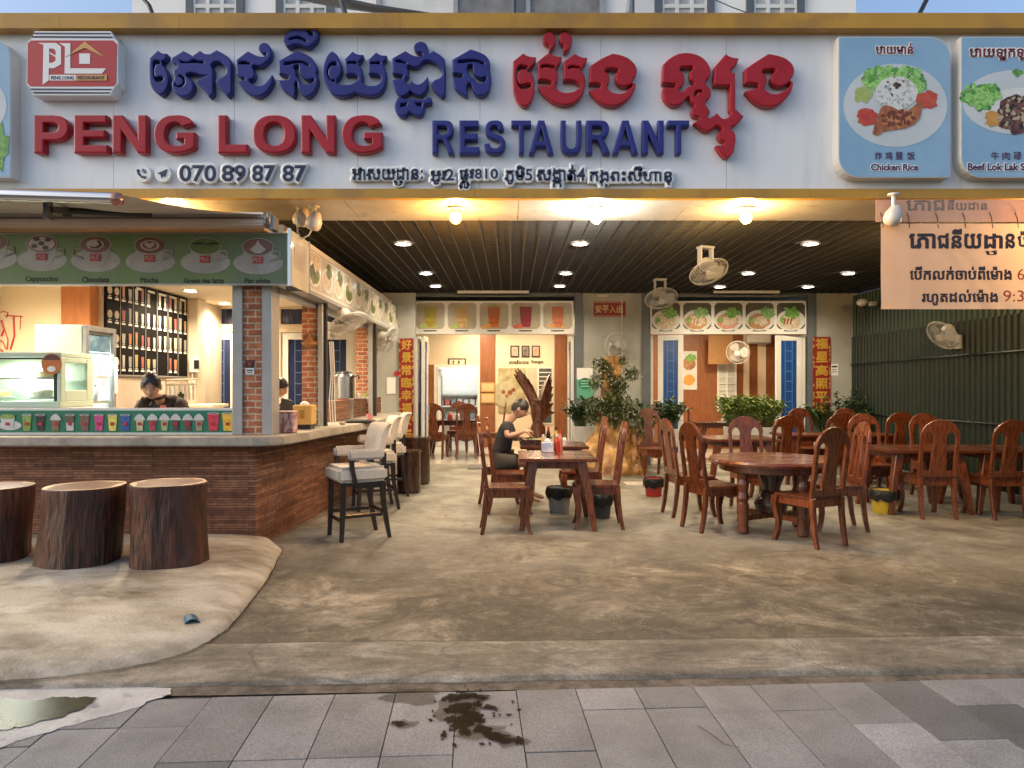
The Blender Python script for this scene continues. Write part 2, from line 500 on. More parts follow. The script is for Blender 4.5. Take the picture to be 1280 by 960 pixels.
# ================================================================== GROUND
def groundmat():
    m = bpy.data.materials.new("weathered_concrete"); m.use_nodes = True
    nt = m.node_tree; N = nt.nodes; L = nt.links
    b = N["Principled BSDF"]; b.inputs["Roughness"].default_value = 0.62
    ge = N.new("ShaderNodeNewGeometry")
    def noise(scale, st=(1, 1, 1), det=8, rg=0.62, dist=0.0):
        mp = N.new("ShaderNodeMapping"); mp.inputs["Scale"].default_value = st; L.new(ge.outputs["Position"], mp.inputs[0])
        n = N.new("ShaderNodeTexNoise"); n.inputs["Scale"].default_value = scale; n.inputs["Detail"].default_value = det
        n.inputs["Roughness"].default_value = rg; n.inputs["Distortion"].default_value = dist
        L.new(mp.outputs[0], n.inputs["Vector"]); return n.outputs["Fac"]
    def ramp(f, stops):
        r = N.new("ShaderNodeValToRGB")
        while len(r.color_ramp.elements) < len(stops): r.color_ramp.elements.new(0.5)
        for e, (p, c) in zip(r.color_ramp.elements, stops): e.position = p; e.color = (*c, 1)
        L.new(f, r.inputs[0]); return r.outputs[0]
    def mix(f, a, c, mode='MIX'):
        x = N.new("ShaderNodeMix"); x.data_type = 'RGBA'; x.blend_type = mode
        if isinstance(f, float): x.inputs[0].default_value = f
        else: L.new(f, x.inputs[0])
        if isinstance(a, tuple): x.inputs[6].default_value = (*a, 1)
        else: L.new(a, x.inputs[6])
        if isinstance(c, tuple): x.inputs[7].default_value = (*c, 1)
        else: L.new(c, x.inputs[7])
        return x.outputs[2]
    def rng(f, a, c, d=0.0, e=1.0):
        r = N.new("ShaderNodeMapRange"); r.inputs[1].default_value = a; r.inputs[2].default_value = c
        r.inputs[3].default_value = d; r.inputs[4].default_value = e; L.new(f, r.inputs[0]); return r.outputs[0]
    big = noise(0.55, (0.8, 1.2, 1), 5)
    base = ramp(noise(1.15, (1, 1.05, 1), 10, 0.72, 0.7), [(0.3, (0.028, 0.021, 0.011)), (0.44, (0.078, 0.060, 0.035)), (0.53, (0.155, 0.123, 0.078)), (0.64, (0.34, 0.285, 0.20))])
    base = mix(rng(big, 0.42, 0.62), base, (0.082, 0.065, 0.040))
    # worn streaks dragged along x
    stk = noise(3.4, (1, 1.3, 1), 12, 0.78, 0.9)
    base = mix(rng(stk, 0.52, 0.68, 0.0, 0.5), base, (0.34, 0.295, 0.23))
    blo = noise(2.0, (1, 1, 1), 10, 0.72, 0.8)
    base = mix(rng(blo, 0.50, 0.60, 0.0, 0.85), base, (0.045, 0.033, 0.018))
    spk = noise(26, (1, 1.6, 1), 6, 0.7)
    base = mix(rng(spk, 0.6, 0.74, 0.0, 0.7), base, (0.05, 0.04, 0.03))
    base = mix(rng(noise(42, (1, 1, 1), 5, 0.7), 0.62, 0.72, 0.0, 0.6), base, (0.5, 0.46, 0.38))
    # the trodden middle of the forecourt is dirtier, the part under the roof cleaner
    sp = N.new("ShaderNodeSeparateXYZ"); L.new(ge.outputs["Position"], sp.inputs[0])
    yy = N.new("ShaderNodeMath"); yy.operation = 'MULTIPLY_ADD'; yy.inputs[1].default_value = 1.6; L.new(big, yy.inputs[0]); L.new(sp.outputs[1], yy.inputs[2])
    cl = rng(yy.outputs[0], 6.3, 8.0)
    clean = ramp(noise(1.6, (1, 1, 1), 9, 0.7, 0.4), [(0.3, (0.085, 0.078, 0.062)), (0.46, (0.18, 0.168, 0.138)), (0.6, (0.31, 0.292, 0.245))])
    base = mix(rng(cl, 0, 1, 0.0, 0.85), base, clean)
    # the newer strip along the kerb, set off by a joint
    fr = N.new("ShaderNodeMath"); fr.operation = 'MULTIPLY_ADD'; fr.inputs[1].default_value = -0.03; L.new(sp.outputs[0], fr.inputs[0]); L.new(sp.outputs[1], fr.inputs[2])
    fw = N.new("ShaderNodeMath"); fw.operation = 'MULTIPLY_ADD'; fw.inputs[1].default_value = 0.05; L.new(stk, fw.inputs[0]); L.new(fr.outputs[0], fw.inputs[2])
    strip = ramp(noise(2.6, (0.6, 1.4, 1), 10, 0.74, 0.5), [(0.32, (0.07, 0.054, 0.036)), (0.5, (0.19, 0.158, 0.113)), (0.64, (0.38, 0.33, 0.26))])
    base = mix(rng(fw.outputs[0], 4.235, 4.255, 0.85, 0.0), base, strip)
    dj = N.new("ShaderNodeMath"); dj.operation = 'SUBTRACT'; dj.inputs[1].default_value = 4.25; L.new(fw.outputs[0], dj.inputs[0])
    dja = N.new("ShaderNodeMath"); dja.operation = 'ABSOLUTE'; L.new(dj.outputs[0], dja.inputs[0])
    base = mix(rng(dja.outputs[0], 0.002, 0.012, 0.75, 0.0), base, (0.05, 0.035, 0.02))
    # grit
    g1 = noise(95, (1, 1, 1), 4, 0.75)
    gr = N.new("ShaderNodeVectorMath"); gr.operation = 'SCALE'; L.new(base, gr.inputs[0]); L.new(rng(g1, 0.36, 0.64, 0.76, 1.26), gr.inputs["Scale"]); base = gr.outputs[0]
    g2 = noise(10, (1, 1, 1), 10, 0.78, 0.5)
    gr2 = N.new("ShaderNodeVectorMath"); gr2.operation = 'SCALE'; L.new(base, gr2.inputs[0]); L.new(rng(g2, 0.36, 0.64, 0.78, 1.24), gr2.inputs["Scale"]); base = gr2.outputs[0]
    # cracks
    vo = N.new("ShaderNodeTexVoronoi"); vo.feature = 'DISTANCE_TO_EDGE'; vo.inputs["Scale"].default_value = 0.42
    wv = N.new("ShaderNodeVectorMath"); wv.operation = 'MULTIPLY_ADD'
    nv = N.new("ShaderNodeTexNoise"); nv.inputs["Scale"].default_value = 3; nv.inputs["Detail"].default_value = 6; L.new(ge.outputs["Position"], nv.inputs["Vector"])
    L.new(nv.outputs["Color"], wv.inputs[0]); wv.inputs[1].default_value = (0.35, 0.35, 0); L.new(ge.outputs["Position"], wv.inputs[2])
    L.new(wv.outputs[0], vo.inputs["Vector"])
    crk = rng(vo.outputs["Distance"], 0.0, 0.006, 0.5, 0.0)
    base = mix(crk, base, (0.06, 0.045, 0.03))
    L.new(base, b.inputs["Base Color"])
    rr0 = rng(cl, 0, 1, 0.66, 0.38); L.new(rr0, b.inputs["Roughness"])
    bp = N.new("ShaderNodeBump"); bp.inputs["Strength"].default_value = 0.6; bp.inputs["Distance"].default_value = 0.012
    ad = N.new("ShaderNodeMath"); ad.operation = 'ADD'; L.new(g2, ad.inputs[0]); L.new(g1, ad.inputs[1])
    L.new(ad.outputs[0], bp.inputs["Height"]); L.new(bp.outputs[0], b.inputs["Normal"])
    return m
CONC = groundmat()
CEMENT = mat("smooth_cement", (0.17, 0.13, 0.08), (0.47, 0.41, 0.315), scale=2.1, lo=0.32, hi=0.6, rough=0.6, bump=0.45, bscale=55, stretch=(0.8, 1.3, 1), detail=10,
             c3=(0.54, 0.485, 0.395), scale3=3.2, lo3=0.5, hi3=0.7, world=True)
def pavemat():
    m = bpy.data.materials.new("granite_paving"); m.use_nodes = True
    nt = m.node_tree; N = nt.nodes; L = nt.links
    b = N["Principled BSDF"]; b.inputs["Roughness"].default_value = 0.6
    ge = N.new("ShaderNodeNewGeometry")
    rp = N.new("ShaderNodeValToRGB")
    cs = [(0.0, (0.075, 0.074, 0.074)), (0.14, (0.16, 0.157, 0.156)), (0.45, (0.235, 0.228, 0.226)), (0.72, (0.165, 0.161, 0.16)), (1.0, (0.30, 0.29, 0.284))]
    while len(rp.color_ramp.elements) < len(cs): rp.color_ramp.elements.new(0.5)
    for e, (p, c) in zip(rp.color_ramp.elements, cs): e.position = p; e.color = (*c, 1)
    L.new(ge.outputs["Random Per Island"], rp.inputs[0])
    n1 = N.new("ShaderNodeTexNoise"); n1.inputs["Scale"].default_value = 130; n1.inputs["Detail"].default_value = 3; n1.inputs["Roughness"].default_value = 0.8; L.new(ge.outputs["Position"], n1.inputs["Vector"])
    n2 = N.new("ShaderNodeTexNoise"); n2.inputs["Scale"].default_value = 2.4; n2.inputs["Detail"].default_value = 8; n2.inputs["Roughness"].default_value = 0.65; L.new(ge.outputs["Position"], n2.inputs["Vector"])
    r1 = N.new("ShaderNodeMapRange"); r1.inputs[1].default_value = 0.35; r1.inputs[2].default_value = 0.65; r1.inputs[3].default_value = 0.62; r1.inputs[4].default_value = 1.4; L.new(n1.outputs["Fac"], r1.inputs[0])
    r2 = N.new("ShaderNodeMapRange"); r2.inputs[1].default_value = 0.3; r2.inputs[2].default_value = 0.7; r2.inputs[3].default_value = 0.68; r2.inputs[4].default_value = 1.28; L.new(n2.outputs["Fac"], r2.inputs[0])
    mu = N.new("ShaderNodeMath"); mu.operation = 'MULTIPLY'; L.new(r1.outputs[0], mu.inputs[0]); L.new(r2.outputs[0], mu.inputs[1])
    vm = N.new("ShaderNodeVectorMath"); vm.operation = 'SCALE'; L.new(rp.outputs[0], vm.inputs[0]); L.new(mu.outputs[0], vm.inputs["Scale"])
    n3 = N.new("ShaderNodeTexNoise"); n3.inputs["Scale"].default_value = 1.2; n3.inputs["Detail"].default_value = 9; n3.inputs["Roughness"].default_value = 0.72; L.new(ge.outputs["Position"], n3.inputs["Vector"])
    r3 = N.new("ShaderNodeMapRange"); r3.inputs[1].default_value = 0.56; r3.inputs[2].default_value = 0.7; r3.inputs[4].default_value = 0.55; L.new(n3.outputs["Fac"], r3.inputs[0])
    mx = N.new("ShaderNodeMix"); mx.data_type = 'RGBA'; L.new(r3.outputs[0], mx.inputs[0]); L.new(vm.outputs[0], mx.inputs[6]); mx.inputs[7].default_value = (0.13, 0.115, 0.10, 1)
    L.new(mx.outputs[2], b.inputs["Base Color"])
    bp = N.new("ShaderNodeBump"); bp.inputs["Strength"].default_value = 0.35; bp.inputs["Distance"].default_value = 0.006
    L.new(n1.outputs["Fac"], bp.inputs["Height"]); L.new(bp.outputs[0], b.inputs["Normal"])
    return m
PAVE = pavemat()
JOINT = mat("dirty_mortar", (0.05, 0.038, 0.027), (0.17, 0.132, 0.095), scale=9, rough=0.8, bump=0.4, bscale=40, world=True)

# everything beyond: one sheet to the horizon
mb = MB(); mb.sheet([(-900, -900, -0.09), (900, -900, -0.09), (900, 900, -0.09), (-900, 900, -0.09)])
structure(tag(mb.build("ground", mat("far_ground", (0.14, 0.13, 0.12), (0.2, 0.19, 0.17), scale=0.4, rough=0.9, world=True)), "bare grey ground reaching to the horizon", "ground"))
# forecourt slab: fine grid so its edge to the pavement is slightly uneven
KA = R(2.3)      # the kerb line runs a little askew
def kerb_y(x): return 3.665 + math.tan(KA) * x
mb = MB()
nx = 150
ys = [0.0, 0.02, 0.06, 0.2, 0.5, 1, 2, 3, 4.5, 6, 8, 9.9]
grid = []
for i in range(nx + 1):
    x = -6.7 + 13.3 * i / nx
    e = 0.012 * mnoise.noise((x * 2.3, 0, 0)) + 0.008 * mnoise.noise((x * 9, 3, 0))
    y0 = kerb_y(x) + 0.075 + e
    row = []
    for k, t in enumerate(ys):
        yy = y0 + (13.6 - y0) * (t / 9.9)
        z = (-0.075, -0.040, -0.032, -0.022, -0.010)[k] if k < 5 else 0.0
        z += 0.005 * mnoise.noise((x * 1.5, yy * 1.5, 0)) if k > 1 else 0
        row.append(mb.bm.verts.new((x, yy, z)))
    grid.append(row)
for i in range(nx):
    for k in range(len(ys) - 1):
        mb.bm.faces.new((grid[i][k], grid[i + 1][k], grid[i + 1][k + 1], grid[i][k + 1]))
structure(tag(mb.build("forecourt", CONC, smooth=True), "stained brown concrete forecourt slab", "ground"))
# mortar strip between slab and paving
mb = MB()
pts = []
for i in range(60):
    x = -6.7 + 13.3 * i / 59
    pts.append((x, kerb_y(x) - 0.012 + 0.008 * mnoise.noise((x * 5, 1, 1)), -0.062))
for i in range(60):
    x = 6.6 - 13.3 * i / 59
    pts.append((x, kerb_y(x) + 0.12, -0.055))
mb.sheet(pts)
structure(tag(mb.build("kerb", JOINT), "dark mortar kerb strip between slab and paving", "kerb"))
# granite pavement: slabs in columns running away from the kerb, staggered
mb = MB()
mb.M = Matrix.Translation((0, 3.665, 0)) @ Matrix.Rotation(R(3.2), 4, 'Z')
random.seed(11)
wt = 0.305
for c in range(-20, 21):
    x0 = c * wt + 0.02
    y = -0.02 + 0.0
    first = random.choice([0.3, 0.62, 0.45, 0.62, 0.24]) 
    ln = first
    while y > -3.2:
        y1 = y - ln
        e = 0.0022
        dz = random.uniform(-0.002, 0.002)
        mb.bx(x0 + e, x0 + wt - e, y1 + e, y - e, -0.10, -0.06 + dz)
        y = y1
        ln = 0.62
structure(tag(mb.build("pavement", PAVE, bevel=0.0015), "grey granite slab pavement", "pavement"))
mb = MB(); mb.sheet([(-6.5, 0.2, -0.072), (6.5, 0.2, -0.072), (6.5, 3.95, -0.072), (-6.5, 3.5, -0.072)])
structure(tag(mb.build("pavement_bed", JOINT), "dark dirt in the joints of the paving", "pavement"))
# the roadway behind the viewer
mb = MB(); mb.sheet([(-60, -14, -0.08), (60, -14, -0.08), (60, 0.2, -0.08), (-60, 0.2, -0.08)])
structure(tag(mb.build("road", mat("asphalt", (0.05, 0.05, 0.05), rough=0.9)), "asphalt road in front of the pavement", "road"))

# raised cement apron under the log stools
out_px = [(352, 690), (347, 700), (336, 722), (322, 742), (305, 764), (285, 786), (262, 801), (232, 814), (195, 824), (150, 832), (100, 838), (50, 842), (0, 845), (-60, 847), (-200, 850), (-450, 854), (-800, 858)]
edge = [G(px, py) for px, py in out_px]
def slab_z(p):
    t = (p.y - kerb_y(p.x) - 0.075) / (13.6 - kerb_y(p.x) - 0.075) * 9.9
    zs = (-0.075, -0.040, -0.032, -0.022, -0.010, 0.0)
    for k in range(5):
        if t <= ys[k + 1]: return zs[k] + (zs[k + 1] - zs[k]) * max(0, (t - ys[k]) / (ys[k + 1] - ys[k]))
    return 0.0
def edge_dist(x, y):
    best = 9
    for a, b in zip(edge, edge[1:]):
        ab = (b - a).to_2d(); ap = Vector((x, y)) - a.to_2d()
        t = max(0, min(1, ap.dot(ab) / ab.length_squared))
        best = min(best, (ap - ab * t).length)
    return best
mb = MB()
rows = []
N_ = len(edge)
dense = []
for a, b in zip(edge, edge[1:]):
    for k in range(8): dense.append(a.lerp(b, k / 8))
dense.append(edge[-1])
dense = [p + Vector((.006 * mnoise.noise(p * 7) + .007 * mnoise.noise(p * 26), .008 * mnoise.noise(p * 6 + Vector((4, 0, 0))) + .008 * mnoise.noise(p * 24), 0)) for p in dense]
for di, p in enumerate(dense):
    back = Vector((-2.30 - 4.3 * (di / (len(dense) - 1)) ** 1.4, 6.70, 0))
    row = []
    for k in range(19):
        t = (k / 18) ** 1.3
        q = p.lerp(back, t)
        d = (q - p).length
        h = 0.018 * min(1, d / 0.012) + 0.095 * (1 - math.exp(-d / 0.5))
        h += 0.005 * mnoise.noise((q.x * 2.2, q.y * 2.2, 0)) * min(1, d * 3)
        row.append(mb.bm.verts.new((q.x, q.y, (h if k else -0.02) + slab_z(p) * math.exp(-d / 0.5))))
    rows.append(row)
for a, b in zip(rows, rows[1:]):
    for k in range(18):
        try: mb.bm.faces.new((a[k], b[k], b[k + 1], a[k + 1]))
        except ValueError: pass
structure(tag(mb.build("cement_apron", CEMENT, smooth=True), "raised pale cement apron with a rounded edge under the log stools", "ground"))
def apron_z(x, y):
    d = edge_dist(x, y)
    return 0.018 + 0.095 * (1 - math.exp(-d / 0.5))
# dark gap at the foot of the apron
mb = MB()
for a, b in zip(dense, dense[1:]):
    n = Vector((b.y - a.y, a.x - b.x, 0)).normalized() * -1
    w0 = 0.008 + 0.006 * mnoise.noise(a * 6)
    za, zb_ = slab_z(a) + .005, slab_z(b) + .005; mb.face([a + Vector((0, 0, za)), b + Vector((0, 0, zb_)), b + n * w0 + Vector((0, 0, zb_)), a + n * w0 + Vector((0, 0, za))])
structure(tag(mb.build("crack_line", mat("dark_gap", (0.02, 0.015, 0.01), rough=0.9), recalc=False), "dark gap along the apron foot", "ground"))
# pale cement fillet and puddle at the left of the paving
pg = lambda px, py, z=-0.056: G(px, py, z)
fl0 = [(-150, 852), (0, 855), (120, 856), (215, 860), (210, 868), (180, 880), (140, 893), (90, 906), (40, 921), (0, 934), (-60, 950), (-150, 958)]
fl = []
for i in range(len(fl0)):
    for k in range(7):
        a, b = fl0[i], fl0[(i + 1) % len(fl0)]; q = (a[0] + (b[0] - a[0]) * k / 7, a[1] + (b[1] - a[1]) * k / 7)
        fl.append((q[0] + 5 * mnoise.noise((q[0] * .06, q[1] * .2, 0)), q[1] + 2.2 * mnoise.noise((q[0] * .05, q[1] * .1, 5)) + 1.2 * mnoise.noise((q[0] * .2, q[1] * .3, 9))))
mb = MB(); mb.sheet([pg(*p) for p in fl])
structure(tag(mb.build("cement_fillet", mat("pale_cement", (0.36, 0.35, 0.33), (0.52, 0.51, 0.48), scale=6, rough=0.7, bump=0.3, bscale=50, c3=(0.22, 0.22, 0.20), scale3=12, lo3=0.55, hi3=0.7, world=True)), "pale cement patch on the paving", "pavement"))
pd = [(-120, 873), (0, 873), (40, 876), (75, 872), (120, 871), (110, 884), (70, 897), (30, 907), (0, 913), (-120, 930)]
pd2 = []
for i in range(len(pd)):
    for k in range(8):
        a, b = pd[i], pd[(i + 1) % len(pd)]; q = (a[0] + (b[0] - a[0]) * k / 8, a[1] + (b[1] - a[1]) * k / 8)
        pd2.append((q[0] + 9 * mnoise.noise((q[0] * .06, q[1] * .2, 2)), q[1] + 3 * mnoise.noise((q[0] * .05, q[1] * .1, 7)) + 1.6 * mnoise.noise((q[0] * .2, q[1] * .3, 3))))
mb = MB(); mb.sheet([pg(px, py, -0.0515) for px, py in pd2])
structure(tag(mb.build("puddle", mat("shallow_puddle", (0.012, 0.014, 0.008), (0.06, 0.06, 0.042), scale=4, rough=0.22, spec=0.16, c3=(0.012, 0.015, 0.009), scale3=3, world=True)), "shallow greenish puddle on the cement patch", "puddle"))
# wet splash on the slabs
random.seed(5)
mb = MB()
def blob(px, py, rx, ry, z=-0.0545):
    n = 16; ph = random.random() * 9
    mb.sheet([pg(px + rx * (1 + 0.8 * mnoise.noise((math.cos(a) * 1.6 + ph, math.sin(a) * 1.6, ph))) * math.cos(a), py + ry * (1 + 0.8 * mnoise.noise((math.cos(a) * 1.6 + ph, math.sin(a) * 1.6, ph + 3))) * math.sin(a), z) for a in [2 * PI * k / n for k in range(n)]])
for (px, py, rx, ry) in [(565, 872, 9, 5), (585, 868, 16, 4), (603, 871, 10, 3), (576, 884, 15, 8), (590, 897, 16, 9), (572, 907, 10, 6), (580, 915, 8, 5), (562, 900, 7, 4), (604, 912, 14, 5), (618, 919, 16, 4), (634, 925, 16, 3.5), (555, 919, 5, 3), (500, 904, 9, 3), (612, 884, 9, 3), (560, 888, 5, 3), (648, 926, 6, 5), (597, 880, 6, 3)] + [(585 + random.gauss(0, 26), 893 + random.gauss(0, 16), random.uniform(1, 4), random.uniform(.7, 2)) for _ in range(45)]:
    blob(px, py, rx, ry, -0.0545 - 0.0002 * len(mb.bm.faces) / 16 * 0.2)
def wetm(c=(0.15, 0.145, 0.14)):
    m = bpy.data.materials.new("wet_film"); m.use_nodes = True
    nt = m.node_tree; N = nt.nodes; N.remove(N["Principled BSDF"])
    t = N.new("ShaderNodeBsdfTransparent"); t.inputs[0].default_value = (*c, 1)
    g = N.new("ShaderNodeBsdfGlossy"); g.inputs["Roughness"].default_value = 0.35; g.inputs[0].default_value = (.5, .5, .5, 1)
    mx = N.new("ShaderNodeMixShader"); mx.inputs[0].default_value = 0.03
    nt.links.new(t.outputs[0], mx.inputs[1]); nt.links.new(g.outputs[0], mx.inputs[2]); nt.links.new(mx.outputs[0], N["Material Output"].inputs[0])
    return m
structure(tag(mb.build("water_stain", wetm()), "dark wet splash on the granite slabs", "puddle"))
mb = MB(); random.seed(9)
for (px, py, rx, ry) in [(578, 885, 34, 20), (608, 915, 40, 10), (505, 905, 18, 5), (640, 926, 22, 7), (520, 872, 40, 9)]: blob(px, py, rx, ry, -0.0552)
structure(tag(mb.build("damp_patch", wetm((0.66, 0.64, 0.62))), "faint damp patches drying on the granite slabs", "puddle"))
# leaf stem lying on the paving
mb = MB(); mb.tube([pg(872, 907, -0.05), pg(885, 915, -0.048), pg(905, 930, -0.05)], 0.0022, 5); mb.tube([pg(905, 930, -0.05), pg(925, 934, -0.05)], 0.0015, 5)
tag(mb.build("twig", BARK), "thin dry twig lying on the granite paving", "twig")
# drain pipe mouth in the apron edge
c = G(240, 783, 0.028)
t = thing("drain_pipe", "blue plastic drain pipe mouth set in the cement apron edge", "pipe", (c.x, c.y, c.z), R(-58))
mb = MB(); mb.lathe([(0.050, -0.10), (0.050, 0.012), (0.043, 0.012), (0.043, -0.10)], n=20, axis='x', cap=False); mb.build("pipe_wall", mat("blue_pvc", (0.03, 0.10, 0.16), rough=0.4), t, smooth=True)
mb = MB(); mb.lathe([(0.043, -0.03), (0.002, -0.03)], n=20, axis='x'); mb.build("pipe_opening", BLACKP, t)

# ================================================================== BUILDING SHELL
BW = 13.5          # the shop front wall
CZ = 3.24          # ceiling
# upper floor behind the sign
UPW = mat("upper_wall", (0.84, 0.82, 0.78), (0.88, 0.865, 0.83), scale=1.2, rough=0.8)
t = thing("building", "white rendered upper floor of the shophouse above the sign", "building", (0, 9.6, 3.3))
mb = MB()
UX0, UX1 = W(165, 0, 9.6).x, W(1070, 0, 9.6).x
mb.bx(UX0, UX1, 9.6, 15.5, 3.52, 10.5); mb.build("wall", UPW, t, world=True)
mb = MB(); mb.bx(-7.2, 7.2, 6.95, 19.6, 3.30, 3.50); mb.build("roof_slab", UPW, t, world=True)
def upper_window(px0, px1):
    x0, x1 = W(px0, 0, 9.6).x, W(px1, 0, 9.6).x
    mb = MB()
    for a, b in ((x0, x0 + 0.1), (x1 - 0.1, x1)): mb.bx(a, b, 9.55, 9.62, 6.0, 8.2)
    mb.bx(x0 + 0.1, x1 - 0.1, 9.551, 9.621, 6.0, 6.08); mb.bx(x0 + 0.1, x1 - 0.1, 9.551, 9.621, 8.12, 8.2)
    f = mb.build("window", DKGREY, t, world=True)
    mb = MB()
    w0, w1 = x0 + 0.1, x1 - 0.1
    for k in range(4):
        xx = w0 + (w1 - w0) * k / 3; mb.bx(xx - 0.025, xx + 0.025, 9.56, 9.585, 6.08, 8.12)
    for k in range(5):
        zz = 6.1 + 0.5 * k; mb.bx(w0, w1, 9.561, 9.58, zz - 0.025, zz + 0.025)
    mb.build("sash", WHITE, f, world=True)
    mb = MB(); mb.bx(w0, w1, 9.588, 9.61, 6.08, 8.12); mb.build("pane", mat("old_window_pane", (0.35, 0.36, 0.37), (0.5, 0.5, 0.5), scale=9, rough=0.2), f, world=True)
for a, b in ((234, 306), (346, 418), (818, 892), (932, 1004)): upper_window(a, b)
# balcony window in the middle
x0, x1 = W(474, 0, 9.6).x, W(752, 0, 9.6).x
mb = MB()
for k, px in enumerate((474, 570, 660, 752)): xx = W(px, 0, 9.6).x; mb.bx(xx - 0.03, xx + 0.03, 9.53, 9.60, 6.0, 8.2)
mb.bx(x0, x1, 9.531, 9.601, 6.16, 6.22); mb.bx(x0, x1, 9.531, 9.601, 6.02, 6.06)
f = mb.build("balcony_window", ALU, t, world=True)
mb = MB(); mb.bx(x0, W(570, 0, 9.6).x, 9.56, 9.59, 6.06, 8.2); mb.build("pane", WHITE, f, world=True)
mb = MB(); mb.bx(W(572, 0, 9.6).x, x1, 9.56, 9.59, 6.06, 8.2); mb.build("pane", mat("dim_pane", (0.16, 0.15, 0.14), (0.3, 0.29, 0.27), scale=3, rough=0.15), f, world=True)
mb = MB()
for px in (790, 642): xx = W(px, 0, 9.5).x; mb.tube([(xx, 9.5, 4.5), (xx, 9.5, 9)], 0.035, 8)
mb.build("downpipe", DKGREY, t, world=True)
# cables over the sign
for a, b, c_, lab in (((175, -6), (186, 6), (192, 22), "short black cable rising from the sign edge at far left"), ((1160, -4), (1153, 10), (1148, 20), "thin black cable rising from the sign edge near the blue sky")):
    mb = MB(); mb.tube([W(*a, 7.0), W(*b, 7.0), W(*c_, 6.9)], 0.022, 6); tag(mb.build("cable", BLACKP, smooth=True), lab, "cable")
mb = MB(); mb.tube([W(330, -14, 8), W(430, 4, 7.5), W(470, 11, 7.2), W(540, 19, 7.0)], [0.05, 0.055, 0.04, 0.02], 6); mb.tube([W(424, -8, 7.4), W(432, 20, 7.0)], 0.03, 6)
tag(mb.build("cable_bundle", BLACKP, smooth=True), "thick black cable bundle sagging over the sign top", "cable")
mb = MB(); mb.tube([W(890, -2, 8.5), W(915, 9, 8.0), W(942, 19, 7.2)], 0.006, 5); tag(mb.build("wire", BLACKP), "thin wire sagging in front of the upper window", "wire")
mb = MB(); mb.tube([W(788, -6, 7.2), W(784, 20, 7.0)], 0.025, 6); tag(mb.build("pole", ALU), "thin grey pole behind the yellow sign edge", "pole")

# ceiling: black egg-crate grid under a black void
t = thing("grid_ceiling", "black open grid ceiling under the canopy", "ceiling", (0, 10, CZ))
mb = MB(); mb.bx(-6.5, 6.6, 7.50, BW, CZ + 0.075, CZ + 0.10); mb.build("backing", DARKC, t, world=True)
mb = MB()
x = -6.4
while x < 6.6:
    mb.bx(x - 0.0045, x + 0.0045, 7.5, BW, CZ, CZ + 0.006); x += 0.168
mb.build("rail", RAILC, t, world=True)
mb = MB()
y = 7.53
while y < BW:
    mb.bx(-6.5, 6.6, y - 0.005, y + 0.005, CZ + 0.012, CZ + 0.055); y += 0.085
mb.build("slat", mat("black_slat", (0.024, 0.023, 0.022), rough=0.5), t, world=True)
# soffit behind the sign
mb = MB()
for i in range(8):
    xa = -6.5 + i * 1.64
    mb.bx(xa + 0.003, xa + 1.637, 6.62, 7.498, CZ - 0.002, CZ + 0.03)
structure(tag(mb.build("soffit", SILVER), "scratched silver soffit panels under the sign", "ceiling"))

# side walls
mb = MB(); mb.bx(-6.75, -6.6, 6.9, 19.5, -0.05, 3.3); mb_o = mb.build("side_wall", KIOSKW); tag(mb_o, "cream side wall closing the kiosk at far left", "wall")
# green corrugated fence on the right
FX = 6.45
t = thing("corrugated_fence", "dark green corrugated metal fence along the right side", "fence", (FX, 10, 0))
mb = MB()
y = 4.6; k = 0; prof = []
while y < 13.5:
    for dy, dx in ((0, 0), (0.05, 0), (0.07, -0.028), (0.10, -0.028), (0.12, 0)):
        prof.append((FX + dx, y + dy))
    y += 0.12
rings = [[(px_, py_, z) for px_, py_ in prof] for z in (0.03, 1.0, 2.42)]
mb.loft(rings, cap=False, closed=False)
mb.build("sheet", GREENM, t, world=True, recalc=False)
mb = MB(); rings = [[(px_ + .03, py_, z) for px_, py_ in prof] for z in (2.3, 3.2)]
mb.loft(rings, cap=False, closed=False)
mb.build("upper_sheet", mat("bright_green_corrugated", (0.006, 0.026, 0.012), (0.010, 0.036, 0.017), scale=1.2, rough=0.5), t, world=True, recalc=False)
for z0, z1 in ((1.90, 1.98), (0.98, 1.0)):
    mb = MB(); mb.tube([(FX - 0.045, 4.6, z1), (FX - 0.045, 13.45, z0)], 0.015, 8); mb.build("rail", mat("green_pipe", (0.004, 0.008, 0.005), rough=0.4), t, world=True)
mb = MB(); mb.box((FX - 0.02, 9, 0.06), (0.08, 9, 0.10)); mb.build("bottom_rail", mat("pale_rail", (0.15, 0.145, 0.13), rough=0.5), t, world=True)

# ---------------------------------------------------------------- shop front wall with two wide doorways
OP = [(W(518, 0, BW).x, W(718, 0, BW).x), (W(813, 0, BW).x, W(1009, 0, BW).x)]
zt = W(0, 376, BW).z          # top of the lit transoms
t = thing("shop_wall", "grey green rendered shop front wall with two wide doorways", "wall", (0, BW, 0))
mb = MB()
xs = [-6.6, OP[0][0] - 0.16, OP[0][1] + 0.16, OP[1][0] - 0.14, OP[1][1] + 0.16, 6.6]
KX0, KX1 = -6.6, W(500, 0, BW).x
mb.bx(KX1 - 0.25, xs[1], BW, BW + 0.2, 0, 3.4)
mb.bx(xs[2], xs[3], BW, BW + 0.2, 0, 3.4)
mb.bx(xs[4], xs[5], BW, BW + 0.2, 0, 3.4)
mb.bx(xs[1], xs[2], BW, BW + 0.2, zt + 0.1, 3.4)
mb.bx(xs[3], xs[4], BW, BW + 0.2, zt + 0.1, 3.4)
mb.build("wall", GREYW, t, world=True)
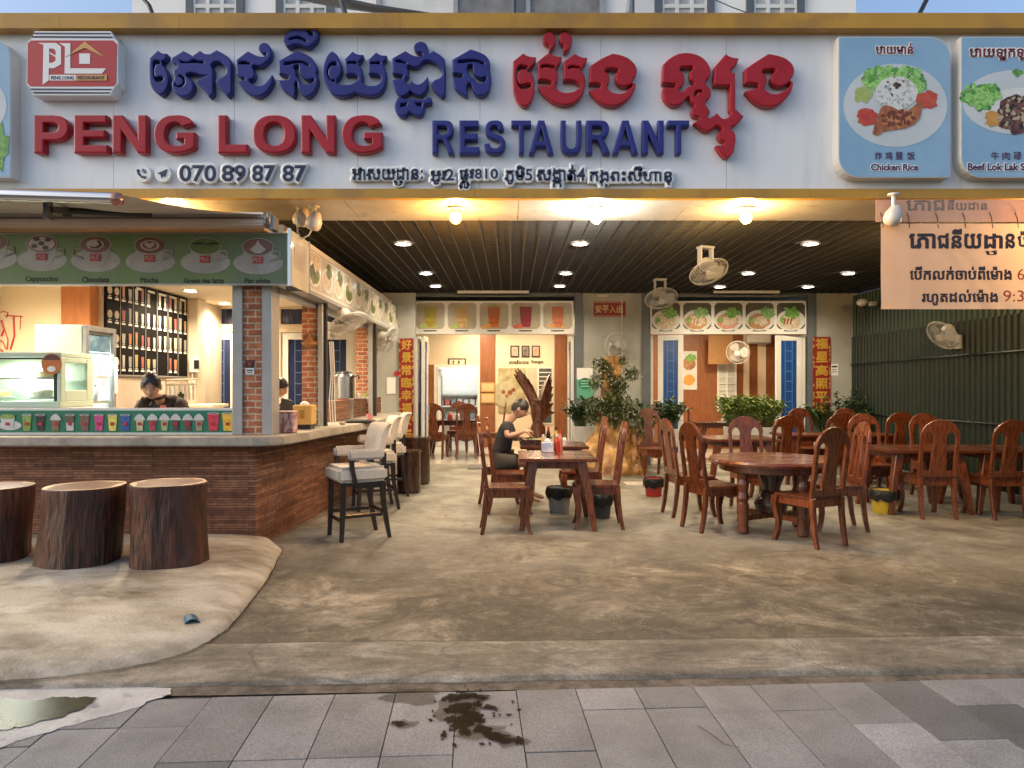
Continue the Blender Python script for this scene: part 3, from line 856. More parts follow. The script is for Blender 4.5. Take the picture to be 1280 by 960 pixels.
for i, (a, b) in enumerate(OP):
    mb = MB()
    ja, jb = (a - 0.16, a), (b, b + 0.16)
    mb.bx(ja[0], ja[1] - 0.002, BW - 0.035, BW + 0.21, 0, zt + 0.1); mb.bx(jb[0] + 0.002, jb[1], BW - 0.035, BW + 0.21, 0, zt + 0.1)
    mb.bx(ja[0] , jb[1], BW - 0.036, BW + 0.209, zt + 0.101, zt + 0.23)
    mb.build("doorway_trim", DKGREY, t, world=True)
mb = MB(); mb.bx(-6.6, OP[0][0] - 0.3, BW + 0.0, BW + 0.02, 3.0, 3.35)
mb.build("wall_patch", GREYW, t, world=True)

# interior floors and ceilings
mb = MB(); mb.bx(-6.6, 6.6, BW + 0.01, 19.5, -0.06, 0.03)
structure(tag(mb.build("floor", TILEF), "glossy white tiled floor of the dining rooms", "floor"))
mb = MB(); mb.bx(-6.6, 6.6, BW + 0.21, 19.5, 2.95, 3.0)
structure(tag(mb.build("room_ceiling", mat("room_ceiling_paint", (0.6, 0.56, 0.48), rough=0.8)), "cream ceiling of the dining rooms", "ceiling"))
# threshold strips
for i, (a, b) in enumerate(OP):
    mb = MB(); mb.bx(a, b, BW - 0.14, BW + 0.009, 0, 0.034); structure(tag(mb.build("threshold", TILEF), "white tile door threshold", "floor"))
# party wall between rooms, room 1 back wall, room 2 walls
PX = W(765, 0, 14).x
mb = MB(); mb.bx(PX - 0.08, PX + 0.08, BW + 0.2, 19.4, 0.03, 2.95); tag(mb.build("party_wall", WOODP), "brown wood panelled wall between the two dining rooms", "wall")
# room 1 back wall D=17
RB = 17.0
t = thing("dining_room_wall", "cream back wall of the left dining room with wood strips", "wall", (0, RB, 0))
dx0, dx1 = W(546, 0, RB).x, W(597, 0, RB).x; dz = W(0, 459, RB).z
mb = MB(); mb.bx(-3.6, dx0, RB, RB + 0.15, 0.03, 2.95); mb.bx(dx1, PX - 0.08, RB, RB + 0.15, 0.03, 2.95); mb.bx(dx0, dx1, RB, RB + 0.15, dz, 2.95)
mb.build("wall", CREAM, t, world=True)
for a, b in ((600, 619), (693, 708), (533, 542)):
    mb = MB(); mb.bx(W(a, 0, RB).x, W(b, 0, RB).x, RB - 0.03, RB - 0.002, 0.03, 2.75 if a > 540 else 2.0); mb.build("wood_strip", WOODP, t, world=True)
mb = MB(); mb.bx(dx0 - 0.06, dx0, RB - 0.03, RB + 0.16, 0.03, dz + 0.06); mb.bx(dx1, dx1 + 0.06, RB - 0.03, RB + 0.16, 0.03, dz + 0.06); mb.bx(dx0, dx1, RB - 0.03, RB + 0.16, dz + 0.001, dz + 0.06)
mb.build("door_frame", WHITE, t, world=True)
mb = MB(); mb.bx(dx0 + 0.02, dx0 + 0.07, RB + 0.16, RB + 0.75, 0.05, dz - 0.04); d = mb.build("open_door", WHITE, t, world=True)
mb = MB(); mb.bx(dx0 + 0.072, dx0 + 0.08, RB + 0.3, RB + 0.62, 0.9, dz - 0.2); mb.build("pane", BLUEG, d, world=True)
mb = MB(); mb.bx(-3.75, -3.6, BW + 0.2, 19.3, 0.03, 2.95); tag(mb.build("inner_wall", CREAM), "cream wall at the left of the left dining room", "wall")
# washroom beyond the door
mb = MB(); mb.bx(-3.6, PX - 0.1, 19.2, 19.35, 0.03, 2.95); tag(mb.build("washroom_wall", mat("pale_washroom", (0.62, 0.62, 0.6), rough=0.4)), "pale washroom wall seen through the far door", "wall")
t = thing("wall_shelf", "white shelf with small wrapped goods beyond the far door", "shelf", (W(575, 0, 18.9).x, 18.9, 0))
mb = MB()
for z in (0.6, 0.95, 1.3): mb.box((0, 0.1, z), (1.2, 0.3, 0.04))
for s in (-0.58, 0.58): mb.box((s, 0.1, 0.66), (0.04, 0.29, 1.3))
mb.build("shelf_frame", WHITE, t)
random.seed(3)
gm = [mat("wrapped_good", c, rough=0.5) for c in ((0.5, 0.5, 0.5), (0.45, 0.1, 0.08), (0.55, 0.5, 0.4), (0.2, 0.25, 0.3))]
for z in (0.62, 0.97):
    for k in range(7):
        mb = MB(); mb.box((-0.5 + k * 0.165, 0.1, z + 0.09), (0.13, 0.18, 0.12 + 0.1 * random.random())); mb.build("wrapped_box", random.choice(gm), t, bevel=0.01)
# room 2: back wall, right part
RB2 = 16.6
t = thing("panelled_wall", "brown wood panelled back wall of the right dining room", "wall", (3.5, RB2, 0))
mb = MB(); mb.bx(PX + 0.08, 6.6, RB2, RB2 + 0.15, 0.03, 2.95); mb.build("wall", WOODP, t, world=True)
mb = MB(); mb.bx(W(929, 0, RB2).x, W(936, 0, RB2).x, RB2 - 0.04, RB2 - 0.002, 0.03, 2.9); mb.bx(W(947, 0, RB2).x, W(957, 0, RB2).x, RB2 - 0.03, RB2 - 0.002, 0.9, W(0, 425, RB2).z); mb.build("cream_strip", CREAM, t, world=True)
mb = MB(); wx0, wx1 = W(897, 0, RB2).x, W(919, 0, RB2).x
mb.bx(wx0, wx1, RB2 - 0.02, RB2 - 0.003, 0.9, W(0, 455, RB2).z); w_ = mb.build("window", mat("lit_window", (0.5, 0.52, 0.5), rough=0.3), t, world=True)
mb = MB()
for k in range(3): xx = wx0 + (wx1 - wx0) * k / 2; mb.bx(xx - 0.02, xx + 0.02, RB2 - 0.05, RB2 - 0.02, 0.9, W(0, 455, RB2).z)
for k in range(8): zz = 0.95 + k * 0.15; mb.bx(wx0, wx1, RB2 - 0.049, RB2 - 0.021, zz - 0.012, zz + 0.012)
mb.build("window_frame", WHITE, w_, world=True)
# bamboo blind
mb = MB()
bx0, bx1 = W(886, 0, 16.2).x, W(916, 0, 16.2).x
zz = W(0, 419, 16.2).z; zb = W(0, 455, 16.2).z
k = 0
while zz > zb:
    f = 0.08 * (W(0, 419, 16.2).z - zz)
    mb.bx(bx0, bx1, 16.2 + f, 16.215 + f, zz - 0.018, zz); zz -= 0.022
tag(mb.build("bamboo_blind", mat("bamboo", (0.30, 0.15, 0.05), (0.42, 0.23, 0.085), scale=14, stretch=(1, 1, 8), rough=0.5)), "half lowered bamboo blind in the right dining room", "blind")
# ================================================================== FASCIA SIGN
FD = 6.60      # face of the white board
def fx(px): return (px - 640.0) / FPX * FD
def fz(py): return EYE - (py - HOR) / FPX * FD
sign = thing("shop_sign", "long white signboard with blue and red raised lettering and yellow edges", "sign", (0, FD, CZ))
mb = MB()
edges_px = [-60, 142, 293, 447, 600, 751, 908, 1058, 1200, 1350]
for a, b in zip(edges_px, edges_px[1:]):
    mb.bx(fx(a) + 0.0015, fx(b) - 0.0015, FD, FD + 0.25, fz(246), fz(30))
mb.build("board", PANELW, sign, world=True)
mb = MB()
for a, b in ((-60, 74), (74, 224), (224, 500), (500, 900), (900, 1350)):
    k = lambda p: (p - 640) / FPX * 6.48
    mb.bx(k(a) + 0.001, k(b) - 0.001, 6.48, 6.90, EYE + (HOR - 35) / FPX * 6.48, EYE + (HOR - 16) / FPX * 6.48)
mb.build("top_edging", YELLOW, sign, world=True)
mb = MB()
for a, b in ((-60, 224), (224, 594), (594, 1010), (1010, 1350)):
    mb.bx(fx(a) + 0.001, fx(b) - 0.001, FD - 0.045, FD + 0.02, fz(249) - 0.004, fz(237.5))
mb.build("bottom_edging", YELLOW, sign, world=True)

# --- Khmer lettering traced as outlines: (crop origin x, y, scale, loops)
GL_BLUE = [
 (180, 30, 9.6, [[(62,405,1),(160,312,1),(205,342),(272,352,1),(262,395),(235,435),(205,442),(215,480),(262,540),(290,640),(275,750),(230,825),(185,850,1),(125,810),(78,740),(60,640),(57,500)],
   [(112,445),(150,434),(192,452),(190,470),(150,478),(124,520),(120,590),(142,640),(180,628),(225,640),(222,670),(185,690),(150,685),(122,650),(110,580),(106,500)]]),
 (180, 30, 9.6, [[(325,405,1),(470,318,1),(530,350),(578,378,1),(668,315,1),(725,352),(790,355,1),(868,308,1),(960,358),(1020,405),(1046,460,1),(1046,820,1),(995,868,1),(930,800),(850,690,1),(895,650),(965,610),(985,560),(950,490),(890,450),(808,478),(825,540,1),(825,830,1),(778,878,1),(720,800),(612,690,1),(660,655),(740,615,1),(690,612),(600,588),(520,590),(505,608),(560,660),(590,740),(560,820),(490,865),(400,850),(340,780),(330,710),(360,640),(348,600,1),(350,555),(395,505),(330,450)],
   [(424,432,1),(470,450),(530,454),(590,424),(650,440),(715,456),(712,466),(650,463),(560,464),(445,466,1)],
   [(366,718),(400,740),(450,725),(468,680),(450,640),(415,618),(455,622),(488,670),(470,735),(430,755),(385,742)]]),
 (290, 30, 9.6, [[(48,425,1),(188,322,1),(270,365),(340,385),(395,378),(408,350),(375,352),(335,328),(312,285),(340,235),(400,222),(445,258),(470,330),(455,400),(400,460),(330,500),(270,490),(240,500),(264,560),(264,620),(228,662),(202,668),(235,710),(300,738),(370,725),(430,660),(478,605,1),(490,650),(470,720),(410,810),(330,860),(270,865),(190,830),(110,760),(60,685,1),(150,655),(100,640),(52,605,1)],
   [(78,470),(130,446),(195,462),(220,478),(190,480),(120,478)]]),
 (290, 30, 9.6, [[(555,440,1),(770,318,1),(880,355),(970,420),(1015,520),(1012,600),(1028,640),(1025,700),(1000,780),(940,850),(880,868),(830,830),(790,770),(772,690),(757,690),(750,850),(730,875,1),(680,840),(610,790),(570,730),(552,670,1),(680,638),(640,610),(560,600,1)],
   [(620,476),(700,450),(800,440),(880,460),(920,495),(900,497),(850,468),(760,466),(690,483)],
   [(740,508),(788,488),(800,515),(798,560),(840,628),(910,668),(965,655),(985,662),(940,708),(890,722),(840,708),(802,655),(770,615),(764,560)]]),
 (290, 30, 9.6, [[(610,180),(660,110),(740,55),(820,48),(890,75),(955,138),(972,120),(938,72),(960,42),(1010,60),(1032,120),(1010,190),(950,250),(900,275),(830,250),(750,240),(690,265),(665,275),(625,230)],
   [(684,185),(740,152),(810,150),(868,176),(895,205),(840,188),(790,174),(730,177)]]),
 (395, 50, 9.6, [[(75,370),(100,250),(150,160),(195,128,1),(250,175),(295,270),(305,360),(275,440),(242,482),(265,525),(340,533),(410,528),(470,497),(500,460),(490,425),(430,405),(350,412,1),(342,225,1),(435,133,1),(490,165),(568,174,1),(558,200),(530,240),(505,272),(530,310),(550,370),(560,440),(557,500),(590,535),(650,545),(720,538),(770,500),(775,440),(740,410),(628,405,1),(622,235,1),(718,143,1),(775,175),(848,182,1),(838,220),(805,275),(830,350),(842,430),(830,520),(790,610),(720,655),(640,665),(560,655),(460,625,1),(420,650),(340,670),(260,670),(190,640),(130,560),(85,460)],
   [(130,400),(137,330),(180,270),(235,262),(245,300),(200,300),(162,330),(142,390),(157,440),(200,478),(216,470),(222,492),(190,490),(150,450)],
   [(375,275),(430,257),(485,265),(480,283),(430,276)], [(655,280),(710,262),(770,270),(762,286),(710,280)]]),
 (480, 50, 8.0, [[(78,182,1),(212,105,1),(280,145),(340,160),(382,150),(378,127),(330,120),(298,85),(300,50),(340,18),(390,15),(430,50),(442,110),(450,135,1),(492,105,1),(560,145),(605,185,1),(612,260),(610,545,1),(575,570,1),(520,520),(468,440,1),(500,400),(570,365),(582,320),(550,260),(480,210),(430,200),(390,215),(350,255),(300,268),(245,252),(232,262),(242,300),(240,350),(212,395),(232,435),(275,410,1),(310,435),(350,438),(400,405),(435,358,1),(442,430),(420,500),(370,550),(320,545),(262,505,1),(220,545),(170,560),(120,520),(90,450),(78,400,1),(190,360),(150,340),(82,335,1)],
   [(115,205),(160,199),(205,217),(222,232),(190,225),(130,218)]]),
 (480, 50, 8.0, [[(105,640),(125,590),(140,575),(220,588),(300,585),(400,592),(430,572),(468,575),(475,620),(440,635),(415,640),(400,700),(370,750),(320,750),(250,712,1),(210,755),(170,765),(125,730),(105,680)],
   [(165,635,1),(230,628,1),(220,655,1),(165,670,1)], [(312,628,1),(380,628,1),(372,660,1),(330,655,1)]]),
 (480, 50, 8.0, [[(680,195,1),(865,88,1),(960,120),(1030,165),(1060,230),(1055,300),(1068,340),(1068,440),(1040,520),(970,555),(910,530),(880,470),(862,430),(842,430),(835,545,1),(820,560,1),(760,525),(710,480),(685,400),(682,380,1),(790,350),(760,335),(682,330,1)],
   [(735,215),(800,197),(880,192),(960,207),(1000,236),(940,220),(860,215),(780,228)],
   [(838,258),(882,246),(886,300),(920,352),(980,377),(1018,366),(1016,400),(985,426),(930,422),(897,380),(862,358),(842,330)]]),
]
GL_RED = [
 (630, 30, 8.725, [[(98,405,1),(208,315,1),(260,345),(352,358,1),(345,400),(310,455),(270,480),(255,500),(300,530),(328,620),(325,760),(290,850),(230,895),(165,860),(115,770),(98,650)],
   [(148,470),(175,447),(230,452),(262,465),(240,488),(180,502),(152,540),(154,620),(180,658),(220,653),(270,642),(298,660),(280,688),(220,710),(172,688),(142,620),(137,540)]]),
 (630, 30, 8.725, [[(368,405,1),(455,335),(490,315,1),(560,345),(635,355,1),(620,400),(590,450),(565,482),(585,530),(590,600),(565,660),(572,700),(640,740),(720,742),(790,720),(830,680),(810,640),(750,610),(648,610,1),(650,405,1),(775,320,1),(840,355),(912,365,1),(900,410),(860,465),(843,487),(880,560),(888,650),(860,760),(790,840),(690,878),(590,870),(480,810),(400,730),(370,670,1),(520,640),(480,610),(370,605,1)],
   [(402,466),(450,442),(520,451),(560,464),(535,478),(470,465)], [(697,480),(740,452),(800,461),(832,470),(800,478),(750,472)]]),
 (630, 30, 8.725, [[(428,120),(470,85),(530,92),(565,150),(560,220),(525,270),(495,300,1),(490,250),(498,238),(440,200)]]),
 (630, 30, 8.725, [[(610,110),(650,85),(710,95),(740,150),(735,230),(695,288),(655,305,1),(650,250),(658,240),(612,190)]]),
 (715, 50, 10.667, [[(240,345,1),(400,240),(545,175,1),(680,205),(800,275),(865,380),(855,470),(805,555),(850,580,1),(845,640),(790,740),(690,830),(560,875),(430,855),(310,770),(230,665,1),(390,600),(330,570),(232,575,1)],
   [(445,402),(520,374),(592,378),(618,392),(582,450),(582,520),(630,588),(710,613),(775,592),(808,584),(768,648),(690,703),(600,708),(512,678),(474,620),(502,540),(492,460)]]),
 (820, 50, 6.0, [[(55,180,1),(120,125),(200,95),(280,100),(350,130),(400,190),(412,260),(372,320),(405,360),(412,420),(372,475),(385,500),(408,540),(392,578),(430,570),(460,545,1),(500,585),(530,585),(565,550),(555,520,1),(555,340,1),(435,335,1),(440,200,1),(525,103,1),(565,125),(625,135,1),(600,190),(562,235),(595,243,1),(597,350),(597,515,1),(660,572,1),(610,630),(562,665),(590,690),(592,800),(570,860),(530,880),(490,850),(450,790,1),(520,770),(480,745),(470,700),(498,668),(460,640),(420,670),(370,680),(330,655),(285,620,1),(330,588),(278,560),(270,520),(290,490),(262,460),(250,425),(200,470),(140,490),(80,460),(52,400),(55,350,1),(150,335),(110,325),(48,320,1)],
   [(182,210),(240,197),(278,202),(257,240),(262,290),(288,325),(240,350),(192,386),(178,375),(210,330),(215,270)],
   [(287,405),(320,374),(350,386),(320,387),(296,418)]]),
 (915, 50, 9.6, [[(160,345,1),(300,250),(440,162,1),(560,185),(680,240),(748,340),(735,430),(702,488),(738,510,1),(720,600),(650,700),(550,775),(440,795),(330,770),(230,690),(165,610,1),(325,540),(270,515),(160,515,1)],
   [(364,367),(430,347),(522,357),(482,420),(477,490),(530,543),(600,553),(658,525),(706,504),(660,588),(580,633),(500,643),(422,613),(394,580),(422,500),(412,430)]]),
]
LD = FD - 0.090       # front of the raised letters
def glyphs(mb, gl, D=LD, th=0.088, bev=0.011):
    k = D / FPX
    for ox, oy, s, loops in gl:
        L2 = [[((ox + p[0] / s - 640) * k, EYE - (oy + p[1] / s - HOR) * k) + tuple(p[2:]) for p in l] for l in loops]
        me = curve_me(L2, th / 2 - bev, bev)
        hi = max(v.co.z for v in me.vertices)
        mb.mesh(me, Matrix(((1, 0, 0, 0), (0, 0, -1, D + hi), (0, 1, 0, 0), (0, 0, 0, 1))))
mb = MB(); glyphs(mb, GL_BLUE); mb.build("khmer_lettering", NAVY, sign, world=True, label="dark blue raised Khmer lettering")
mb = MB(); glyphs(mb, GL_RED); mb.build("khmer_lettering", REDL, sign, world=True, label="dark red raised Khmer lettering")
# --- bold Latin capitals drawn in a unit box
LAT = {
 'P': [[(0,0,1),(0,1,1),(.55,1,1),(.82,.95),(.97,.82),(1,.66),(.95,.5),(.82,.38),(.6,.33,1),(.28,.33,1),(.28,0,1)], [(.28,.55,1),(.52,.55,1),(.66,.59),(.7,.67),(.66,.75),(.52,.79,1),(.28,.79,1)]],
 'E': [[(0,0,1),(0,1,1),(.97,1,1),(.97,.79,1),(.3,.79,1),(.3,.61,1),(.92,.61,1),(.92,.41,1),(.3,.41,1),(.3,.21,1),(1,.21,1),(1,0,1)]],
 'N': [[(0,0,1),(0,1,1),(.29,1,1),(.73,.42,1),(.73,1,1),(1,1,1),(1,0,1),(.73,0,1),(.27,.6,1),(.27,0,1)]],
 'G': [[(.97,.78,1),(.86,.92),(.7,.99),(.5,1),(.28,.96),(.1,.82),(.01,.62),(.01,.38),(.1,.18),(.28,.04),(.52,0),(.75,.03),(.92,.1),(1,.16,1),(1,.55,1),(.54,.55,1),(.54,.36,1),(.74,.36,1),(.74,.25,1),(.63,.2),(.5,.2),(.36,.25),(.28,.38),(.28,.6),(.36,.74),(.5,.8),(.62,.77),(.7,.69,1)]],
 'L': [[(0,0,1),(0,1,1),(.3,1,1),(.3,.23,1),(1,.23,1),(1,0,1)]],
 'O': [[(0,.5),(.04,.75),(.2,.93),(.5,1),(.8,.93),(.96,.75),(1,.5),(.96,.25),(.8,.07),(.5,0),(.2,.07),(.04,.25)], [(.27,.5),(.3,.67),(.4,.78),(.5,.8),(.6,.78),(.7,.67),(.73,.5),(.7,.33),(.6,.22),(.5,.2),(.4,.22),(.3,.33)]],
 'R': [[(0,0,1),(0,1,1),(.58,1,1),(.8,.97),(.93,.85),(.94,.68),(.85,.53),(.68,.45,1),(.8,.33),(1,0,1),(.72,0,1),(.55,.3),(.42,.41),(.25,.41,1),(.25,0,1)], [(.25,.57,1),(.5,.57,1),(.64,.61),(.68,.7),(.64,.8),(.5,.83,1),(.25,.83,1)]],
 'S': [[(.92,.72,1),(.86,.9),(.7,.99),(.48,1),(.24,.97),(.08,.85),(.05,.7),(.13,.56),(.3,.48),(.55,.41),(.7,.36),(.74,.28),(.66,.2),(.5,.17),(.34,.2),(.25,.32,1),(0,.3,1),(.07,.12),(.25,.02),(.5,0),(.78,.03),(.95,.15),(1,.3),(.93,.45),(.77,.54),(.5,.61),(.33,.66),(.29,.73),(.36,.81),(.48,.84),(.61,.81),(.68,.7,1)]],
 'T': [[(.38,0,1),(.38,.82,1),(0,.82,1),(0,1,1),(1,1,1),(1,.82,1),(.63,.82,1),(.63,0,1)]],
 'A': [[(0,0,1),(.37,1,1),(.63,1,1),(1,0,1),(.77,0,1),(.69,.22,1),(.31,.22,1),(.23,0,1)], [(.37,.39,1),(.63,.39,1),(.5,.76,1)]],
 'U': [[(0,1,1),(0,.35),(.06,.13),(.22,.02),(.5,0),(.78,.02),(.94,.13),(1,.35),(1,1,1),(.75,1,1),(.75,.36),(.7,.22),(.6,.17),(.5,.16),(.4,.17),(.3,.22),(.25,.36),(.25,1,1)]],
}
def latin(mb, spec, y0, y1, D=LD, th=0.088, bev=0.012):
    k = D / FPX
    for ch, a, b in spec:
        x0, x1 = (a - 640) * k, (b - 640) * k
        z0, z1 = EYE - (y1 - HOR) * k, EYE - (y0 - HOR) * k
        L2 = [[(x0 + (x1 - x0) * p[0], z0 + (z1 - z0) * p[1]) + tuple(p[2:]) for p in l] for l in LAT[ch]]
        me = curve_me(L2, th / 2 - bev, bev)
        hi = max(v.co.z for v in me.vertices)
        mb.mesh(me, Matrix(((1, 0, 0, 0), (0, 0, -1, D + hi), (0, 1, 0, 0), (0, 0, 0, 1))))
mb = MB(); latin(mb, [('P', 42, 85), ('E', 92, 134), ('N', 140, 183), ('G', 192, 243)], 143.5, 191)
mb.build("latin_lettering", REDL, sign, world=True, label="red raised capitals of the first word of the name")
mb = MB(); latin(mb, [('L', 272, 309), ('O', 316, 369), ('N', 376, 419), ('G', 427, 478)], 143.5, 191)
mb.build("latin_lettering", REDL, sign, world=True, label="red raised capitals of the second word of the name")
mb = MB(); latin(mb, [('R', 540, 568), ('E', 574, 599), ('S', 605, 632), ('T', 639, 664), ('A', 661, 692), ('U', 701, 727), ('R', 733, 763), ('A', 766, 798), ('N', 803, 830), ('T', 835, 862)], 150, 192, bev=0.011)
mb.build("latin_lettering", NAVY, sign, world=True, label="dark blue raised capitals reading RESTAURANT")
# --- small raised lines with white backing
SD = FD - 0.055
def sx(px): return (px - 640.0) / FPX * SD
def sz(py): return EYE - (py - HOR) / FPX * SD
def line(name, words, lab, dark=NAVYT, bold=0.03, halo=0.16):
    mb = MB()
    for w, a, b, y0, y1 in words:
        txt(mb, w, sx(a) - 0.022, sx(b) + 0.022, sz(y1) - 0.022, sz(y0) + 0.022, FD - 0.002, 0.040, halo)
        txt(mb, w, sx(a) - 0.026, sx(b) + 0.026, sz(y1) - 0.026, sz(y0) + 0.026, FD - 0.036, 0.014, halo)
    p = mb.build(name, WHITEL, sign, world=True, label=lab)
    mb = MB()
    for w, a, b, y0, y1 in words: txt(mb, w, sx(a), sx(b), sz(y1), sz(y0), FD - 0.0485, 0.008, bold)
    mb.build("dark_face", dark, p, world=True)
line("phone_lettering", [("070", 224, 270, 206, 227), ("89", 277, 307, 206, 227), ("87", 315, 344, 206, 227), ("87", 353, 383, 206, 227)], "raised telephone number with white edge", bold=0.02)
line("address_lettering", [("អាសយដានៈ", 441, 528, 209.5, 225), ("ប", 493, 502, 227, 230.5),
     ("អូរ2", 539, 567, 211, 230), ("ផូវ810", 575, 622, 211, 227), ("ល", 576, 585, 228.5, 234.5), ("ភូមិ5", 631, 665, 207, 230), ("សងាត់4", 673, 731, 206, 226), ("ក", 691, 702, 227, 233),
     ("កងពះសីហានុ", 738, 840, 208, 231), ("ុ", 750, 753, 227, 232)], "raised Khmer address line with white edge", bold=0.012, halo=0.15)
mb = MB()
for px in (178, 203): mb.lathe([(0.075, FD - 0.052), (0.075, FD - 0.002)], c=(sx(px), 0, sz(217)), n=24, axis='y')
ic = mb.build("icon_disc", WHITEL, sign, world=True)
mb = MB()
cx, cz = sx(177), sz(217); q = 0.006
mb.tube([(cx - 0.035, FD - 0.054, cz + 0.035), (cx - 0.03, FD - 0.054, cz), (cx, FD - 0.054, cz - 0.03), (cx + 0.035, FD - 0.054, cz - 0.035)], [0.014, 0.009, 0.009, 0.014], 8)
for r_ in (0.02, 0.035):
    mb.tube([(cx + 0.005 + r_ * math.cos(a), FD - 0.054, cz + 0.005 + r_ * math.sin(a)) for a in [R(d) for d in range(0, 91, 15)]], 0.005, 6)
cx = sx(203)
mb.prism([[(cx + 0.045, cz + 0.04), (cx - 0.045, cz + 0.002), (cx - 0.018, cz - 0.008), (cx - 0.008, cz - 0.04), (cx + 0.008, cz - 0.018), (cx + 0.024, cz - 0.03)]], FD - 0.060, FD - 0.0525)
mb.build("dark_icon", NAVYT, ic, world=True)
# --- logo plate
lg = lambda u, v: ((30 + u / 9.846 - 640) * (FD - 0.14) / FPX, EYE - (35 + v / 9.846 - HOR) * (FD - 0.14) / FPX)
LY = FD - 0.14
mb = MB(); mb.prism([[lg(*p) for p in ((125, 38), (1070, 38), (1110, 120), (1160, 170), (1160, 690), (1110, 735), (1065, 830), (110, 830), (75, 735), (28, 690), (40, 170), (90, 125))]], LY, FD - 0.001)
plate = mb.build("logo_plate", WHITEL, sign, world=True, bevel=0.004)
def lp(name, polys, m, dy=0.004):
    mb = MB()
    for loops in polys: mb.prism([[lg(*p) for p in l] for l in loops], LY - dy, LY - dy + 0.003)
    return mb.build(name, m, plate, world=True)
lp("red_field", [[[(90, 155), (1100, 155), (1145, 200), (1135, 680), (1100, 718), (80, 718), (42, 680), (50, 190)]]], REDP, 0.004)
lp("stripe", [[[(125, 58), (1065, 62), (1072, 78), (118, 75)]], [[(105, 100), (1085, 105), (1095, 125), (98, 118)]], [[(82, 745), (1085, 750), (1075, 766), (90, 765)]], [[(105, 785), (1062, 792), (1055, 808), (115, 808)]]], NAVYT, 0.004)
lp("monogram", [[[(175, 188), (400, 188), (462, 235), (462, 450), (375, 498), (310, 498), (308, 650), (235, 702), (245, 210)], [(315, 255), (370, 258), (395, 285), (395, 405), (360, 432), (315, 432)]],
   [[(440, 190), (575, 192), (575, 500), (1018, 502), (962, 565), (505, 565), (510, 235)]], [[(685, 318), (818, 318), (818, 445), (685, 445)]], [[(320, 300), (395, 345), (395, 362), (320, 318)]], [[(318, 580), (642, 580), (642, 650), (318, 650)]]], WHITEL, 0.007)
lp("roof_emblem", [[[(515, 360), (575, 330), (755, 170), (1000, 365), (770, 255), (740, 255)]], [[(652, 580), (1028, 580), (1028, 652), (652, 652)]]], mat("ochre_print", (0.62, 0.33, 0.10), rough=0.4), 0.010)
mb = MB()
a, b = lg(340, 638), lg(618, 596); txt(mb, "PENG LONG", a[0], b[0], a[1], b[1], LY - 0.007, 0.003)
a, b = lg(672, 638), lg(1000, 596); txt(mb, "RESTAURANT", a[0], b[0], a[1], b[1], LY - 0.0105, 0.003)
mb.build("small_lettering", NAVYT, plate, world=True)

# ------------------------------------------------------------------ menu light boxes on the sign
SKYB = mat("printed_pale_blue", (0.20, 0.36, 0.52), (0.30, 0.47, 0.62), scale=1.0, rough=0.3)
PLATE = mat("printed_plate", (0.50, 0.54, 0.56), (0.60, 0.63, 0.64), scale=2, rough=0.3)
RICE = mat("printed_rice", (0.62, 0.62, 0.57), (0.74, 0.74, 0.70), scale=90, rough=0.35)
LETT = mat("printed_lettuce", (0.05, 0.19, 0.03), (0.20, 0.42, 0.08), scale=22, rough=0.35)
CHICK = mat("printed_chicken", (0.22, 0.055, 0.016), (0.47, 0.16, 0.05), scale=14, rough=0.35)
TOM = mat("printed_tomato", (0.45, 0.03, 0.02), (0.55, 0.10, 0.04), scale=12, rough=0.35)
BEEF = mat("printed_beef", (0.03, 0.010, 0.006), (0.20, 0.07, 0.04), scale=26, rough=0.3)
LEMON = mat("printed_lemon", (0.30, 0.40, 0.08), (0.45, 0.52, 0.18), scale=10, rough=0.35)
CHEESE = mat("printed_orange_food", (0.50, 0.22, 0.03), (0.60, 0.32, 0.08), scale=14, rough=0.35)
PURP = mat("purple_print", (0.085, 0.035, 0.10), rough=0.4)
def ell(cx, cy, rx, ry, n=28, wob=0.0, ph=0.0, rot=0.0):
    o = []
    for k in range(n):
        a = 2 * PI * k / n
        r = 1 + wob * mnoise.noise((math.cos(a) * 2.2 + ph, math.sin(a) * 2.2 - ph, ph)) * 2
        u, v = rx * r * math.cos(a), ry * r * math.sin(a)
        o.append((cx + u * math.cos(rot) - v * math.sin(rot), cy + u * math.sin(rot) + v * math.cos(rot)))
    return o
